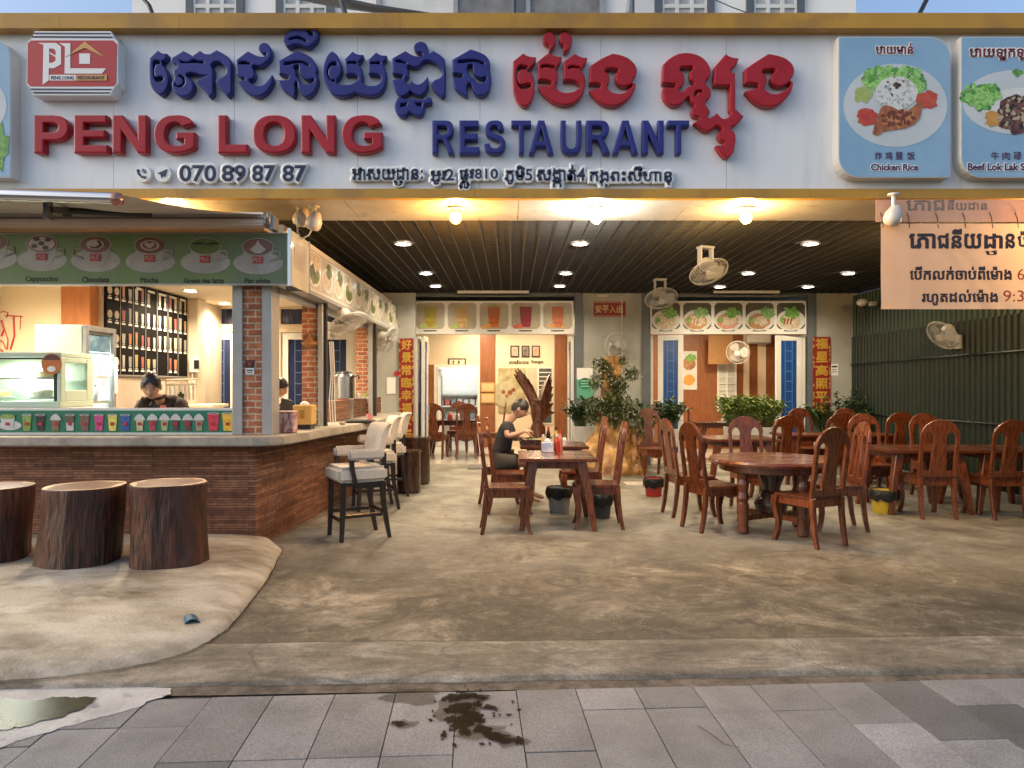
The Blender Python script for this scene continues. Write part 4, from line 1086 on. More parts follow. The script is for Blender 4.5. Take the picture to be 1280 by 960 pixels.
def menu_box(label, x0, x1, y0, y1, rad=26):
    BD = FD - 0.13
    k = BD / FPX
    X = lambda px: (px - 640) * k
    Z = lambda py: EYE - (py - HOR) * k
    t = thing("menu_lightbox", label, "light box", (X((x0 + x1) / 2), FD, Z(y1)), 0, "menu light boxes on the signboard")
    def shape(d):
        o = [(X(x0 + d), Z(y0 + d)), (X(x1 - rad), Z(y0 + d))]
        for a in range(80, -1, -16): o.append((X(x1 - rad + (rad - d) * math.cos(R(a))), Z(y0 + rad - (rad - d) * math.sin(R(a)))))
        o += [(X(x1 - d), Z(y1 - d)), (X(x0 + rad), Z(y1 - d))]
        for a in range(260, 179, -16): o.append((X(x0 + rad + (rad - d) * math.cos(R(a))), Z(y1 - rad - (rad - d) * math.sin(R(a)))))
        return o
    mb = MB(); mb.prism([shape(0)], BD, FD - 0.001); mb.build("box", PLAST, t, world=True)
    mb = MB(); mb.prism([shape(1.0)], BD - 0.003, BD - 0.0005); pic = mb.build("printed_picture", SKYB, t, world=True)
    def lay(name, m, polys, dy):
        mb = MB()
        for i_, p in enumerate(polys): mb.prism([[(X(a), Z(b)) for a, b in p]], BD - dy - .00004 * (i_ % 30), BD - dy + 0.0012)
        mb.build(name, m, pic, world=True)
    def word(name, m, items, dy, bold=0.02, halo=None):
        if halo:
            mb = MB()
            for w, a, b, c, d in items: txt(mb, w, X(a) - .006, X(b) + .006, Z(d) - .006, Z(c) + .006, BD - dy, 0.0015, 0.11)
            mb.build("caption_edge", WHITEL, pic, world=True)
        mb = MB()
        for w, a, b, c, d in items: txt(mb, w, X(a), X(b), Z(d), Z(c), BD - dy - 0.002, 0.0015, bold)
        mb.build(name, m, pic, world=True)
    return t, lay, word
def bits(lay, nm, mats, cx, cy, rx, ry, n, a, b, dy, seed):
    """many small printed flecks inside an ellipse, in a few tones"""
    rr = random.Random(seed)
    for q, m_ in enumerate(mats):
        ps = []
        for k in range(n // len(mats)):
            t_ = rr.random() * 2 * PI; d = math.sqrt(rr.random())
            s = rr.uniform(.5, 1.2)
            ps.append(ell(cx + rx * d * math.cos(t_), cy + ry * d * math.sin(t_), a * s, b * s, 7, .35, k + q * 7, rr.random() * 3))
        lay(nm, m_, ps, dy + .0012 * q)
LET3 = [mat("printed_leaf", c, tuple(v * 2 for v in c), scale=40, rough=0.4) for c in ((0.03, 0.13, 0.02), (0.08, 0.24, 0.035), (0.18, 0.36, 0.09))]
def greens(lay, spots, dy, seed):
    for i, (cx, cy, rx, ry) in enumerate(spots):
        bits(lay, "lettuce", LET3, cx, cy, rx, ry, 54, 4.6, 3.0, dy + .00015 * i, seed * 10 + i)
MAROON = mat("maroon_print", (0.20, 0.03, 0.03), rough=0.4)
t, lay, word = menu_box("blue menu light box with a chicken leg and rice dish", 1048, 1188, 46, 222)
lay("plate", PLATE, [ell(1119, 132, 65, 52, 36)], 0.005)
greens(lay, [(1095, 100, 18, 13), (1112, 92, 15, 8), (1135, 95, 15, 11), (1147, 106, 9, 11)], 0.0065, 1)
lay("lemon", LEMON, [ell(1079, 118, 12, 10, 20, .25, 5)], 0.008)
lay("tomato", TOM, [ell(1083, 146, 13, 11, 20, .2, 6), ell(1158, 125, 14, 11, 20, .25, 7)], 0.009)
lay("rice", RICE, [ell(1120, 117, 26, 21, 30, .06, 8)], 0.010)
bits(lay, "rice_grain", (RICE, mat("rice_shade", (0.40, 0.41, 0.38), rough=.4)), 1120, 118, 24, 19, 130, 2.2, 1.0, .0103, 9)
lay("chicken", CHICK, [[(1100, 136), (1104, 132), (1112, 133), (1122, 138), (1132, 140), (1142, 133), (1150, 124), (1152, 134), (1149, 148), (1142, 156), (1130, 161), (1115, 163), (1104, 165), (1096, 170), (1090, 168), (1092, 158), (1096, 148)]], 0.012)
bits(lay, "crisp_skin", (mat("golden_crisp", (0.52, 0.22, 0.07), rough=.35), mat("dark_crisp", (0.16, 0.035, 0.012), rough=.35)), 1122, 148, 21, 11, 70, 3.2, 1.6, .0123, 4)
lay("garnish", BEEF, [ell(1120, 107, 5, 4, 14, .5, 3), ell(1109, 103, 1.5, 1.2, 8), ell(1112, 112, 1.5, 1.2, 8), ell(1128, 102, 1.5, 1.2, 8), ell(1107, 108, 1.2, 1, 8), ell(1117, 97, 1.2, 1, 8)], 0.013)
word("khmer_caption", MAROON, [("បាយមាន់", 1094, 1141, 54, 68)], 0.005, 0.03, True)
word("chinese_caption", PURP, [("炸", 1093, 1102, 190, 200), ("鸡", 1106, 1115, 190, 200), ("腿", 1119, 1128, 190, 200), ("饭", 1133, 1143, 190, 200)], 0.005, 0.012)
word("latin_caption", PURP, [("Chicken Rice", 1088, 1147, 205, 213.5)], 0.005, 0.035, True)
t, lay, word = menu_box("blue menu light box with a beef and lettuce dish at far right", 1201, 1341, 46, 222)
lay("plate", PLATE, [ell(1268, 128, 65, 40, 36)], 0.005)
lay("inner_plate", RICE, [ell(1274, 138, 42, 28, 36)], 0.006)
greens(lay, [(1216, 119, 14, 12), (1235, 116, 15, 9), (1228, 128, 11, 9)], 0.0065, 2)
lay("herb", LETT, [ell(1271, 91, 7, 5, 14, .5, 3)], 0.007)
lay("orange_food", CHEESE, [ell(1240, 148, 10, 10, 20, .3, 6)], 0.008)
lay("beef", BEEF, [ell(1274, 142, 28, 24, 40, .25, 6)], 0.009)
bits(lay, "beef_piece", (mat("beef_light", (0.22, 0.09, 0.06), rough=.25), mat("beef_dark", (0.02, 0.007, 0.005), rough=.2), mat("sesame", (0.45, 0.36, 0.22), rough=.4)), 1274, 142, 27, 22, 120, 3.5, 2.2, .0093, 6)
word("khmer_caption", MAROON, [("បាយឡុកឡាក់សាច់", 1211, 1331, 56, 76)], 0.005, 0.03, True)
word("chinese_caption", PURP, [("牛", 1238, 1248, 190, 200), ("肉", 1252, 1262, 190, 200), ("碌", 1266, 1276, 190, 200), ("饭", 1280, 1290, 190, 200)], 0.005, 0.012)
word("latin_caption", PURP, [("Beef Lok Lak Steak Rice", 1209, 1325, 204, 213.5)], 0.005, 0.035, True)
t, lay, word = menu_box("blue menu light box cut off at the far left edge", -126, 14, 48, 222)
lay("plate", PLATE, [ell(-56, 132, 65, 46, 36)], 0.005)
lay("food", LETT, [ell(-50, 120, 40, 26, 30, .3, 2), ell(0, 182, 10, 30, 20, .4, 3)], 0.007)

# ------------------------------------------------------------------ bulbs and floodlights at the soffit
def bulb(px, py, D, col, power, est, label, r=0.058):
    p = W(px, py, D)
    t = thing("light_bulb", label, "bulb", (p.x, p.y, CZ), 0, "lit bulbs under the sign")
    mb = MB(); mb.lathe([(0.085, CZ - 0.002), (0.085, CZ - 0.02), (0.05, CZ - 0.03), (0.022, CZ - 0.035), (0.022, p.z + r * 0.8)], c=(p.x, p.y, 0), n=16); mb.build("lamp_holder", PLAST, t, world=True, smooth=True)
    mb = MB(); mb.ball(p, r, 16, 10); mb.build("glass_bulb", emis("lit_bulb", col, est), t, world=True, smooth=True)
    lamp('POINT', (p.x, p.y - 0.0, p.z - r - 0.03), power, col, 0.07)
bulb(569.5, 272, 6.95, (1.0, 0.46, 0.10), 58, 7, "glowing orange bulb under the sign above the left doorway")
bulb(745.5, 272, 6.95, (1.0, 0.92, 0.78), 62, 24, "glowing white bulb under the middle of the sign")
bulb(1302, 272, 6.95, (1.0, 0.62, 0.22), 65, 18, "glowing amber bulb under the sign just beyond the right end of the paper banner")
bulb(215, 270, 6.95, (1.0, 0.62, 0.22), 40, 18, "amber bulb above the awning at the left end of the sign")
bulb(932.5, 272, 6.95, (1.0, 0.60, 0.20), 58, 8, "glowing amber bulb under the sign above the right doorway")
def flood(px, py, D, label, s=1.0, tilt=0):
    p = W(px, py, D)
    t = thing("floodlight", label, "floodlight", (p.x, p.y, CZ), 0, "unlit floodlights under the sign")
    mb = MB(); mb.lathe([(0.05, CZ - 0.001), (0.05, CZ - 0.015), (0.018, CZ - 0.02), (0.018, p.z + 0.07)], c=(p.x, p.y, 0), n=12); mb.build("stem", PLAST, t, world=True, smooth=True)
    mb = MB(); mb.M = Matrix.Translation(p) @ Euler((R(tilt), R(18), 0)).to_matrix().to_4x4()
    mb.lathe([(0.03, 0.09), (0.045, 0.075), (0.075, 0.01), (0.078, -0.05), (0.06, -0.085), (0.01, -0.098)], n=16); mb.build("lamp_head", mat("floodlight_shell", (0.55, 0.50, 0.45), rough=0.4), t, world=True, smooth=True)
flood(393, 276, 6.9, "white unlit reflector lamp under the sign beside the kiosk roof")
flood(377, 271, 7.0, "small white unlit lamp behind the reflector lamp beside the kiosk roof")
flood(1117, 269, 6.45, "white unlit reflector lamp in front of the paper banner")
mb = MB(); mb.tube([W(371, 272, 6.9), W(372, 290, 6.9), W(377, 299, 6.9), W(386, 294, 6.9), W(390, 286, 6.9)], 0.008, 6); tag(mb.build("lamp_cable", PLAST, smooth=True), "white cable looped below the reflector lamp", "cable")
# downlights in the grid ceiling
proto = thing("downlight", "x", "downlight")
mb = MB(); mb.lathe([(0.085, 0.012), (0.11, 0.0), (0.115, -0.012), (0.088, -0.014), (0.08, 0.0)], n=24, cap=False); mb.build("trim_ring", WHITE, proto, smooth=True)
mb = MB(); mb.lathe([(0.088, -0.006), (0.05, -0.010), (0.002, -0.011)], n=24); mb.build("lit_disc", emis("lit_downlight", (1.0, 0.95, 0.84), 22), proto)
for row, X_, its in (("left", -1.33, ((8.70, "front"), (11.0, "middle"), (12.4, "rear"))), ("middle", 0.83, ((8.70, "front"), (11.0, "middle"), (12.4, "rear"))),
                     ("third", 3.65, ((8.70, "front"), (11.0, "middle"), (12.5, "rear"))), ("right", 5.2, ((11.0, "nearer"), (12.5, "farther")))):
    for D, w in its:
        place(proto, (X_, D, CZ - 0.003), 0, "lit round downlight, the %s one in the %s row of the grid ceiling" % (w, row), "round downlights in the grid ceiling")
        lamp('SPOT', (X_, D, CZ - 0.03), 72, (1.0, 0.82, 0.58), 0.09, spot=158)
# surface batten lamps on the wall head, unlit
for a, b, lab in ((572, 661, "slim white batten along the ceiling above the drinks panel"), (892, 974, "slim white batten along the ceiling above the noodle panel")):
    mb = MB(); mb.bx(W(a, 0, 13.1).x, W(b, 0, 13.1).x, 13.05, 13.13, W(0, 366.5, 13.1).z, W(0, 363.5, 13.1).z); tag(mb.build("batten_lamp", WHITE, bevel=0.008), lab, "lamp", "batten lamps under the ceiling")
# ================================================================== KIOSK
KD = 6.62            # front plane of the kiosk
# counter: stone-clad base with a concrete top
kc = thing("kiosk_counter", "brick faced kiosk counter with a rough concrete top", "counter", (-3, 6.7, 0))
mb = MB()
cl = [(-6.58, 6.66), (-2.40, 6.66), (-2.30, 7.6), (-2.20, 9.0), (-2.18, 11.0), (-2.18, 12.6), (-2.45, 12.6), (-2.50, 9.0), (-2.62, 7.0), (-6.58, 7.0)]
mb.prism([cl], 0.0, 0.945, plane='xy'); mb.build("base", SLATEB, kc, world=True)
top = [(-6.58, 6.46), (-2.36, 6.46), (-2.22, 6.50), (-2.12, 6.60), (-2.08, 6.75), (-1.98, 7.8), (-1.82, 9.0), (-1.80, 10.2), (-1.85, 12.5), (-2.60, 12.6), (-2.60, 7.25), (-6.58, 7.25)]
mb = MB(); mb.prism([top], 0.947, 1.03, plane='xy'); mb.build("counter_top", CTOP, kc, world=True, bevel=0.012, seg=2)
# plinth wall standing on the counter top toward the back, with louvre-like cladding
mb = MB(); mb.bx(-2.5, -2.30, 9.2, 12.5, 1.031, 1.30); mb.build("low_upstand", SLATEB, kc, world=True)
# brick piers and window posts
PXL = -2.48
piers = []
def pier(px0, px1, D, dep, label):
    a, b = W(px0, 0, D).x, W(px1, 0, D).x
    mb = MB(); mb.bx(a, b, D, D + dep, 1.031, 2.95); return tag(mb.build("brick_pier", BRICK), label, "pier", "brick piers of the kiosk")
pier(303, 327, 6.80, 0.19, "red brick pier at the front corner of the kiosk counter")
pier(377.5, 396, 8.30, 0.19, "red brick pier on the counter behind the sugar boxes, second from the front")
pier(445, 460, 11.2, 0.2, "red brick pier at the back of the kiosk beyond the tea urn")
kf = thing("kiosk_window_frame", "grey aluminium posts and rails framing the kiosk openings", "window frame", (-2.5, 6.8, 1.03))
mb = MB()
for px0, px1, D, dp in ((290, 303, 6.78, 0.10), (327, 340, 6.78, 0.22)):
    mb.bx(W(px0, 0, D).x + 0.001, W(px1, 0, D).x - 0.001, D, D + dp, 1.031, 2.93)
mb.build("post", ALU, kf, world=True, bevel=0.004)
for px0, px1, D in ((397, 403, 8.25), (460, 466, 11.0)):
    mb = MB(); mb.bx(W(px0, 0, D).x + 0.002, W(px1, 0, D).x, D, D + 0.10, 1.031, 2.9); mb.build("post", ALU, kf, world=True, bevel=0.004)
mb = MB(); mb.bx(W(404, 0, 8.3).x, W(408, 0, 8.3).x, 8.30, 8.36, 1.031, 2.9); mb.bx(W(466.5, 0, 11).x, W(470, 0, 11).x, 11.0, 11.08, 1.031, 2.9); mb.build("black_track", BLACKM, kf, world=True)
mb = MB(); mb.bx(-6.55, W(290, 0, 6.78).x, 6.80, 6.87, 1.031, 1.055); mb.bx(-6.55, W(290, 0, 6.78).x, 6.80, 6.86, 1.262, 1.285); mb.build("sill_rail", WHITE, kf, world=True)
mb = MB(); mb.bx(-2.36, -2.28, 7.0, 13.2, 2.40, 2.47); mb.build("head_rail", ALU, kf, world=True)
# kiosk ceiling and inner walls
mb = MB(); mb.bx(-6.6, -2.2, 6.86, BW, 2.96, 3.05); structure(tag(mb.build("kiosk_ceiling", KIOSKW), "cream plaster ceiling of the kiosk", "ceiling"))
t = thing("kiosk_wall", "cream kiosk inner wall with an orange wood panel", "wall", (-5.9, 9.2, 0))
mb = MB(); mb.bx(-6.6, W(78, 0, 9.2).x, 9.2, 9.35, 0, 2.955); mb.build("wall", KIOSKW, t, world=True)
mb = MB(); mb.bx(W(78, 0, 9.2).x + 0.002, W(114, 0, 9.2).x, 9.17, 9.36, 0, 2.954); mb.build("wood_panel", WOODO, t, world=True)
MX = -5.40
mb = MB(); mb.bx(MX - 0.15, MX, 9.37, BW, 0, 2.954); tag(mb.build("menu_wall", mat("beige_wall_tile", (0.50, 0.40, 0.30), (0.56, 0.46, 0.35), scale=2, rough=0.35)), "beige kiosk side wall carrying the black drinks menu", "wall")
mb = MB(); mb.bx(W(234, 0, 11.9).x, W(247, 0, 11.9).x, 11.9, 12.2, 0, 2.954); tag(mb.build("wall_post", KIOSKW), "cream wall post beside the drinks menu", "post")
# red line drawing on the cream wall, cut by the picture edge
mb = MB()
rr = random.Random(4)
def stroke(pts, r=0.006): mb.tube([W(a, b, 9.19) for a, b in pts], r, 5)
stroke([(-8, 396), (4, 389), (10, 391), (8, 397)]); stroke([(6, 394), (28, 396)]); stroke([(17, 395), (18, 420), (13, 437)], .012); stroke([(26, 394), (25, 412)], .004); stroke([(2, 400), (5, 412), (2, 420)], .012)
stroke([(-10, 405), (2, 402), (6, 412), (10, 425), (9, 437)], .008); stroke([(-6, 420), (4, 428), (8, 437)], .008); stroke([(-10, 428), (0, 436), (4, 440)], .01)
tag(mb.build("wall_drawing", REDP), "red line drawing of a bird cage on the cream kiosk wall", "drawing")
# ---------------- black drinks menu on the side wall (plane x = MX)
dm = thing("drinks_menu", "large black drinks menu board with rows of small glasses", "menu board", (MX, 10.4, 1.6))
y0, y1 = 9.42, W(232, 0, 1).x and (MX / ((232 - 640) / FPX))
z0, z1 = 1.63, 3.02
mb = MB(); mb.bx(MX + 0.002, MX + 0.03, y0, y1, z0, 2.94); mb.build("board", mat("menu_black", (0.004, 0.003, 0.003), rough=0.6, spec=0.1), dm, world=True)
mb = MB()
cols = 7; cw = (y1 - y0) / cols
for k in range(1, cols): mb.bx(MX + 0.031, MX + 0.036, y0 + cw * k - 0.006, y0 + cw * k + 0.006, z0 + 0.03, 2.93)
mb.bx(MX + 0.031, MX + 0.036, y0, y1, z0 + 0.0, z0 + 0.02)
mb.build("divider", mat("menu_divider", (0.25, 0.24, 0.23), rough=0.4), dm, world=True)
rr = random.Random(8)
gcols = [((0.5, 0.45, 0.36)), ((0.34, 0.1, 0.1)), ((0.5, 0.32, 0.12)), ((0.42, 0.42, 0.4)), ((0.3, 0.3, 0.28)), ((0.45, 0.2, 0.1)), ((0.55, 0.5, 0.45))]
gm = [mat("printed_glass_tone", c, rough=0.35) for c in gcols]
bins = [MB() for _ in gm]; mbw = MB()
rowz = [2.72, 2.40, 2.08, 1.76]
for c in range(cols):
    for r_, z in enumerate(rowz):
        per = 2
        for j in range(per):
            yy = y0 + cw * (c + (j + 0.5) / per)
            if rr.random() < 0.06 or (c == 6 and r_ == 3): continue
            i = rr.randrange(len(gm))
            h = rr.uniform(0.13, 0.19); w = rr.uniform(0.03, 0.045)
            if c == 0:
                bins[0].prism([[(yy + 0.055 * math.cos(a), z + 0.06 + 0.055 * math.sin(a)) for a in [2 * PI * k / 16 for k in range(16)]]], MX + 0.031, MX + 0.034, plane='yz')
            else:
                bins[i].prism([[(yy - w * .75, z), (yy + w * .75, z), (yy + w, z + h), (yy - w, z + h)]], MX + 0.031, MX + 0.034, plane='yz')
            mbw.prism([[(yy - 0.045, z - 0.06), (yy + 0.045, z - 0.06), (yy + 0.045, z - 0.035), (yy - 0.045, z - 0.035)]], MX + 0.031, MX + 0.034, plane='yz')
            mbw.prism([[(yy - 0.03, z - 0.022), (yy + 0.03, z - 0.022), (yy + 0.03, z - 0.012), (yy - 0.03, z - 0.012)]], MX + 0.031, MX + 0.034, plane='yz')
for c, w in ((2, 0.16), (3, 0.2), (4, 0.24), (5, 0.24), (6, 0.2)):
    yy = y0 + cw * (c + 0.5); mbw.prism([[(yy - w / 2, 2.875), (yy + w / 2, 2.875), (yy + w / 2, 2.91), (yy - w / 2, 2.91)]], MX + 0.031, MX + 0.034, plane='yz')
for b_, m_ in zip(bins, gm): b_.build("printed_drinks", m_, dm, world=True)
mbw.build("price_strip", WHITEL, dm, world=True)
# ---------------- back doors of the kiosk bay
def folding_leaf(name_parent, x0, x1, y, z0, z1, frame=0.09, rz=0, glass=BLUEG, bars=9):
    """one white leaf with leaded blue glass as a child of the given thing"""
    mb = MB(); m = Matrix.Translation((x0, y, 0)) @ Matrix.Rotation(rz, 4, 'Z'); mb.M = m
    w = x1 - x0
    mb.bx(0, frame, -0.025, 0.025, z0, z1); mb.bx(w - frame, w, -0.025, 0.025, z0, z1); mb.bx(frame, w - frame, -0.024, 0.024, z1 - frame, z1); mb.bx(frame, w - frame, -0.024, 0.024, z0, z0 + frame * 2.2)
    leaf = mb.build("door_leaf", WHITE, name_parent, world=True, bevel=0.004)
    mb = MB(); mb.M = m; mb.bx(frame, w - frame, -0.008, 0.008, z0 + frame * 2.2, z1 - frame); mb.build("pane", glass, leaf, world=True)
    mb = MB(); mb.M = m
    gw = w - 2 * frame
    for k in (0.3, 0.7): mb.bx(frame + gw * k - 0.005, frame + gw * k + 0.005, -0.013, -0.009, z0 + frame * 2.2, z1 - frame)
    n = bars
    for k in range(1, n): zz = z0 + frame * 2.2 + (z1 - z0 - frame * 3.2) * k / n; mb.bx(frame + gw * 0.3, frame + gw * 0.7, -0.0135, -0.0095, zz - 0.005, zz + 0.005)
    mb.build("leading", BLUEL, leaf, world=True)
    return leaf
t = thing("kiosk_door", "closed white doors with dark blue leaded glass behind the kiosk", "door", (-4, 13.2, 0))
mb = MB()
Xa, Xb = W(246, 0, 13.2).x, W(446, 0, 13.2).x
zt_ = W(0, 412, 13.2).z; ztt = W(0, 388, 13.2).z
for xx in (Xa, (Xa + Xb) / 2, Xb): mb.bx(xx - 0.07, xx + 0.07, 13.2, 13.3, 0, 2.954)
for xa, xb in ((Xa + .07, (Xa + Xb) / 2 - .07), ((Xa + Xb) / 2 + .07, Xb - .07)):
    mb.bx(xa, xb, 13.201, 13.299, zt_ - 0.05, zt_ + 0.1); mb.bx(xa, xb, 13.201, 13.299, ztt + 0.03, 2.954)
mb.build("door_frame", CREAM, t, world=True)
DB = mat("dark_blue_glass", (0.006, 0.012, 0.045), (0.012, 0.02, 0.07), scale=4, rough=0.12)
for xa, xb in ((Xa + .07, (Xa + Xb) / 2 - .07), ((Xa + Xb) / 2 + .07, Xb - .07)):
    mb = MB(); mb.bx(xa, xb, 13.24, 13.26, zt_ + 0.1, ztt + 0.03); tr = mb.build("transom_pane", DB, t, world=True)
    mb = MB()
    for k in range(1, 9): xx = xa + (xb - xa) * k / 9; mb.bx(xx - 0.006, xx + 0.006, 13.23, 13.239, zt_ + 0.1, ztt + 0.03)
    mb.build("leading", mat("dim_leading", (0.05, 0.055, 0.09), rough=0.4), tr, world=True)
    n = 2
    for k in range(n):
        w = (xb - xa) / n
        folding_leaf(t, xa + w * k + 0.003, xa + w * (k + 1) - 0.003, 13.25, 0.02, zt_ - 0.052, frame=0.13, glass=DB, bars=10)
mb = MB(); mb.bx(-6.6, Xa - 0.07, 13.2, 13.32, 0, 2.954); mb.bx(Xb + 0.07, W(502, 0, 13.2).x, 13.2, 13.32, 0, 2.954); tag(mb.build("kiosk_back_wall", CREAM), "cream wall beside the dark blue kiosk doors", "wall")
mb = MB(); mb.bx(-6.6, -2.5, 7.0, 13.2, -0.02, 0.012); structure(tag(mb.build("kiosk_floor", TILEF), "white tiled floor inside the kiosk", "floor"))
# kiosk lamps
proto = thing("kiosk_downlight", "x", "downlight")
mb = MB(); mb.lathe([(0.09, 0.0), (0.115, -0.004), (0.115, -0.014), (0.09, -0.016)], n=24, cap=False); mb.build("trim_ring", WHITE, proto, smooth=True)
mb = MB(); mb.lathe([(0.09, -0.012), (0.002, -0.012)], n=24); mb.build("lit_disc", emis("lit_kiosk_downlight", (1.0, 0.88, 0.68), 14), proto)
for X_, D, lab in ((W(238, 0, 10.9).x, 10.9, "lit downlight in the kiosk ceiling beside the drinks menu"), (W(281, 0, 12.6).x, 12.6, "lit downlight in the kiosk ceiling near the blue doors"),
                   (-4.2, 8.3, "lit downlight in the kiosk ceiling above the barista"), (-5.8, 7.9, "lit downlight in the kiosk ceiling above the cake display"), (-3.1, 9.3, "lit downlight in the kiosk ceiling behind the sugar boxes")):
    place(proto, (X_, D, 2.958), 0, lab, "downlights in the kiosk ceiling")
    lamp('SPOT', (X_, D, 2.92), 165, (1.0, 0.80, 0.54), 0.09, spot=160)
# ---------------- drinks banner along the counter front
db = thing("drinks_banner", "green banner with a row of printed drinks along the kiosk counter", "banner", (-4.2, 6.79, 1.05))
BZ0, BZ1, BY = 1.055, 1.262, 6.795
mb = MB(); mb.bx(-6.5, W(290, 0, BY).x - 0.004, BY, BY + 0.012, BZ0, BZ1); mb.build("sheet", mat("banner_green", (0.012, 0.15, 0.085), (0.02, 0.19, 0.11), scale=1.5, rough=0.35), db, world=True)
drinks = [(10, (0.18, 0.26, 0.05), 'cup'), (34, (0.16, 0.24, 0.05), 'glass'), (51, (0.012, 0.01, 0.01), 'glass'), (70, (0.20, 0.10, 0.06), 'cream'), (88, (0.10, 0.05, 0.03), 'glass2'), (106, (0.14, 0.07, 0.05), 'glass'), (124, (0.42, 0.04, 0.17), 'glass'),
          (141, (0.55, 0.46, 0.10), 'glass'), (157, (0.02, 0.06, 0.25), 'glass'), (175, (0.45, 0.38, 0.22), 'cream'), (191, (0.30, 0.04, 0.05), 'cream'), (206, (0.28, 0.32, 0.14), 'cream'), (220, (0.05, 0.035, 0.03), 'cream'), (235, (0.10, 0.03, 0.03), 'cream'), (249, (0.26, 0.22, 0.13), 'cream'), (267, (0.46, 0.02, 0.05), 'tall'), (285, (0.60, 0.36, 0.03), 'tall')]
kb = BY / FPX
bX = lambda px: (px - 640) * kb
CUPW = mat("printed_cup_white", (0.52, 0.52, 0.49), (0.62, 0.62, 0.6), scale=12, rough=0.35)
mw, mr = MB(), MB(); dm_ = {}
for px, c, kind in drinks:
    x = bX(px); z = BZ0 + 0.015
    w, h = {'cup': (0.075, 0.12), 'glass': (0.045, 0.15), 'glass2': (0.045, 0.15), 'cream': (0.036, 0.105), 'tall': (0.055, 0.165)}[kind]
    key = c
    m_ = mat("printed_drink", c, tuple(min(1, v * 1.6 + 0.03) for v in c), scale=30, rough=0.35)
    mb = MB()
    if kind == 'cup':
        mw.prism([ell(x + 0.02, z + 0.05, 0.11, 0.045)], BY - 0.003, BY - 0.001)
        mw.prism([[(x - 0.07, z + 0.13), (x - 0.05, z + 0.03), (x + 0.05, z + 0.03), (x + 0.07, z + 0.13)]], BY - 0.006, BY - 0.004)
        mb.prism([ell(x, z + 0.135, 0.07, 0.022)], BY - 0.009, BY - 0.007)
    else:
        lo = z + (h * 0.5 if kind == 'glass2' else 0)
        mb.prism([[(x - w * .72, lo), (x + w * .72, lo), (x + w, z + h), (x - w, z + h)]], BY - 0.006, BY - 0.004)
        if kind == 'glass2': mw.prism([[(x - w * .72, z), (x + w * .72, z), (x + w * .84, lo), (x - w * .84, lo)]], BY - 0.006, BY - 0.004)
        if kind == 'cream': mw.prism([[(x - 0.055, z + h - 0.005), (x + 0.055, z + h - 0.005), (x + 0.04, z + h + 0.03), (x + 0.012, z + h + 0.055), (x - 0.012, z + h + 0.055), (x - 0.04, z + h + 0.03)]], BY - 0.009, BY - 0.007)
        else: mw.prism([ell(x, z + h, w * 1.02, 0.010), ell(x, z + h, w * 0.8, 0.006)], BY - 0.009, BY - 0.007)
    mb.build("printed_drink", m_, db, world=True)
    mr.prism([[(x - 0.018, z + 0.05), (x + 0.018, z + 0.05), (x + 0.018, z + 0.08), (x - 0.018, z + 0.08)]], BY - 0.0115, BY - 0.0095)
mw.build("printed_cup", CUPW, db, world=True); mr.build("cup_badge", REDP, db, world=True)
# ---------------- coffee sign above the opening
cs = thing("coffee_sign", "green coffee menu light box with a row of printed cups", "sign", (-4.3, KD, 2.45))
SZ0, SZ1 = EYE + (HOR - 356) / FPX * KD, EYE + (HOR - 291) / FPX * KD
xr = W(360, 0, KD).x
mb = MB(); mb.bx(-6.58, xr, KD, KD + 0.10, SZ0, SZ1); mb.build("box", ALU, cs, world=True)
GRN = mat("printed_green", (0.10, 0.17, 0.045), (0.20, 0.31, 0.055), scale=0.9, rough=0.4, c3=(0.13, 0.18, 0.09), scale3=0.8, lo3=0.4, hi3=0.6)
mb = MB(); mb.bx(-6.56, xr - 0.012, KD - 0.004, KD - 0.001, SZ0 + 0.012, SZ1 - 0.012); face = mb.build("printed_face", GRN, cs, world=True)
kk = KD / FPX
cX = lambda px: (px - 640) * kk
cZ = lambda py: EYE - (py - HOR) * kk
CUPB = mat("printed_cup_body", (0.28, 0.255, 0.225), (0.39, 0.36, 0.32), scale=5, rough=0.3)
COFB = mat("printed_coffee", (0.13, 0.04, 0.022), (0.19, 0.07, 0.04), scale=12, rough=0.3)
FOAM = mat("printed_foam", (0.46, 0.38, 0.32), rough=0.3)
MATCHA = mat("printed_matcha", (0.06, 0.12, 0.02), (0.12, 0.18, 0.04), scale=20, rough=0.3)
mB, mC, mF, mR, mM, mT, mD, mS = MB(), MB(), MB(), MB(), MB(), MB(), MB(), MB()
pr = lambda mb, pts, d: mb.prism([[(cX(a), cZ(b)) for a, b in pts]], KD - d, KD - d + 0.0015)
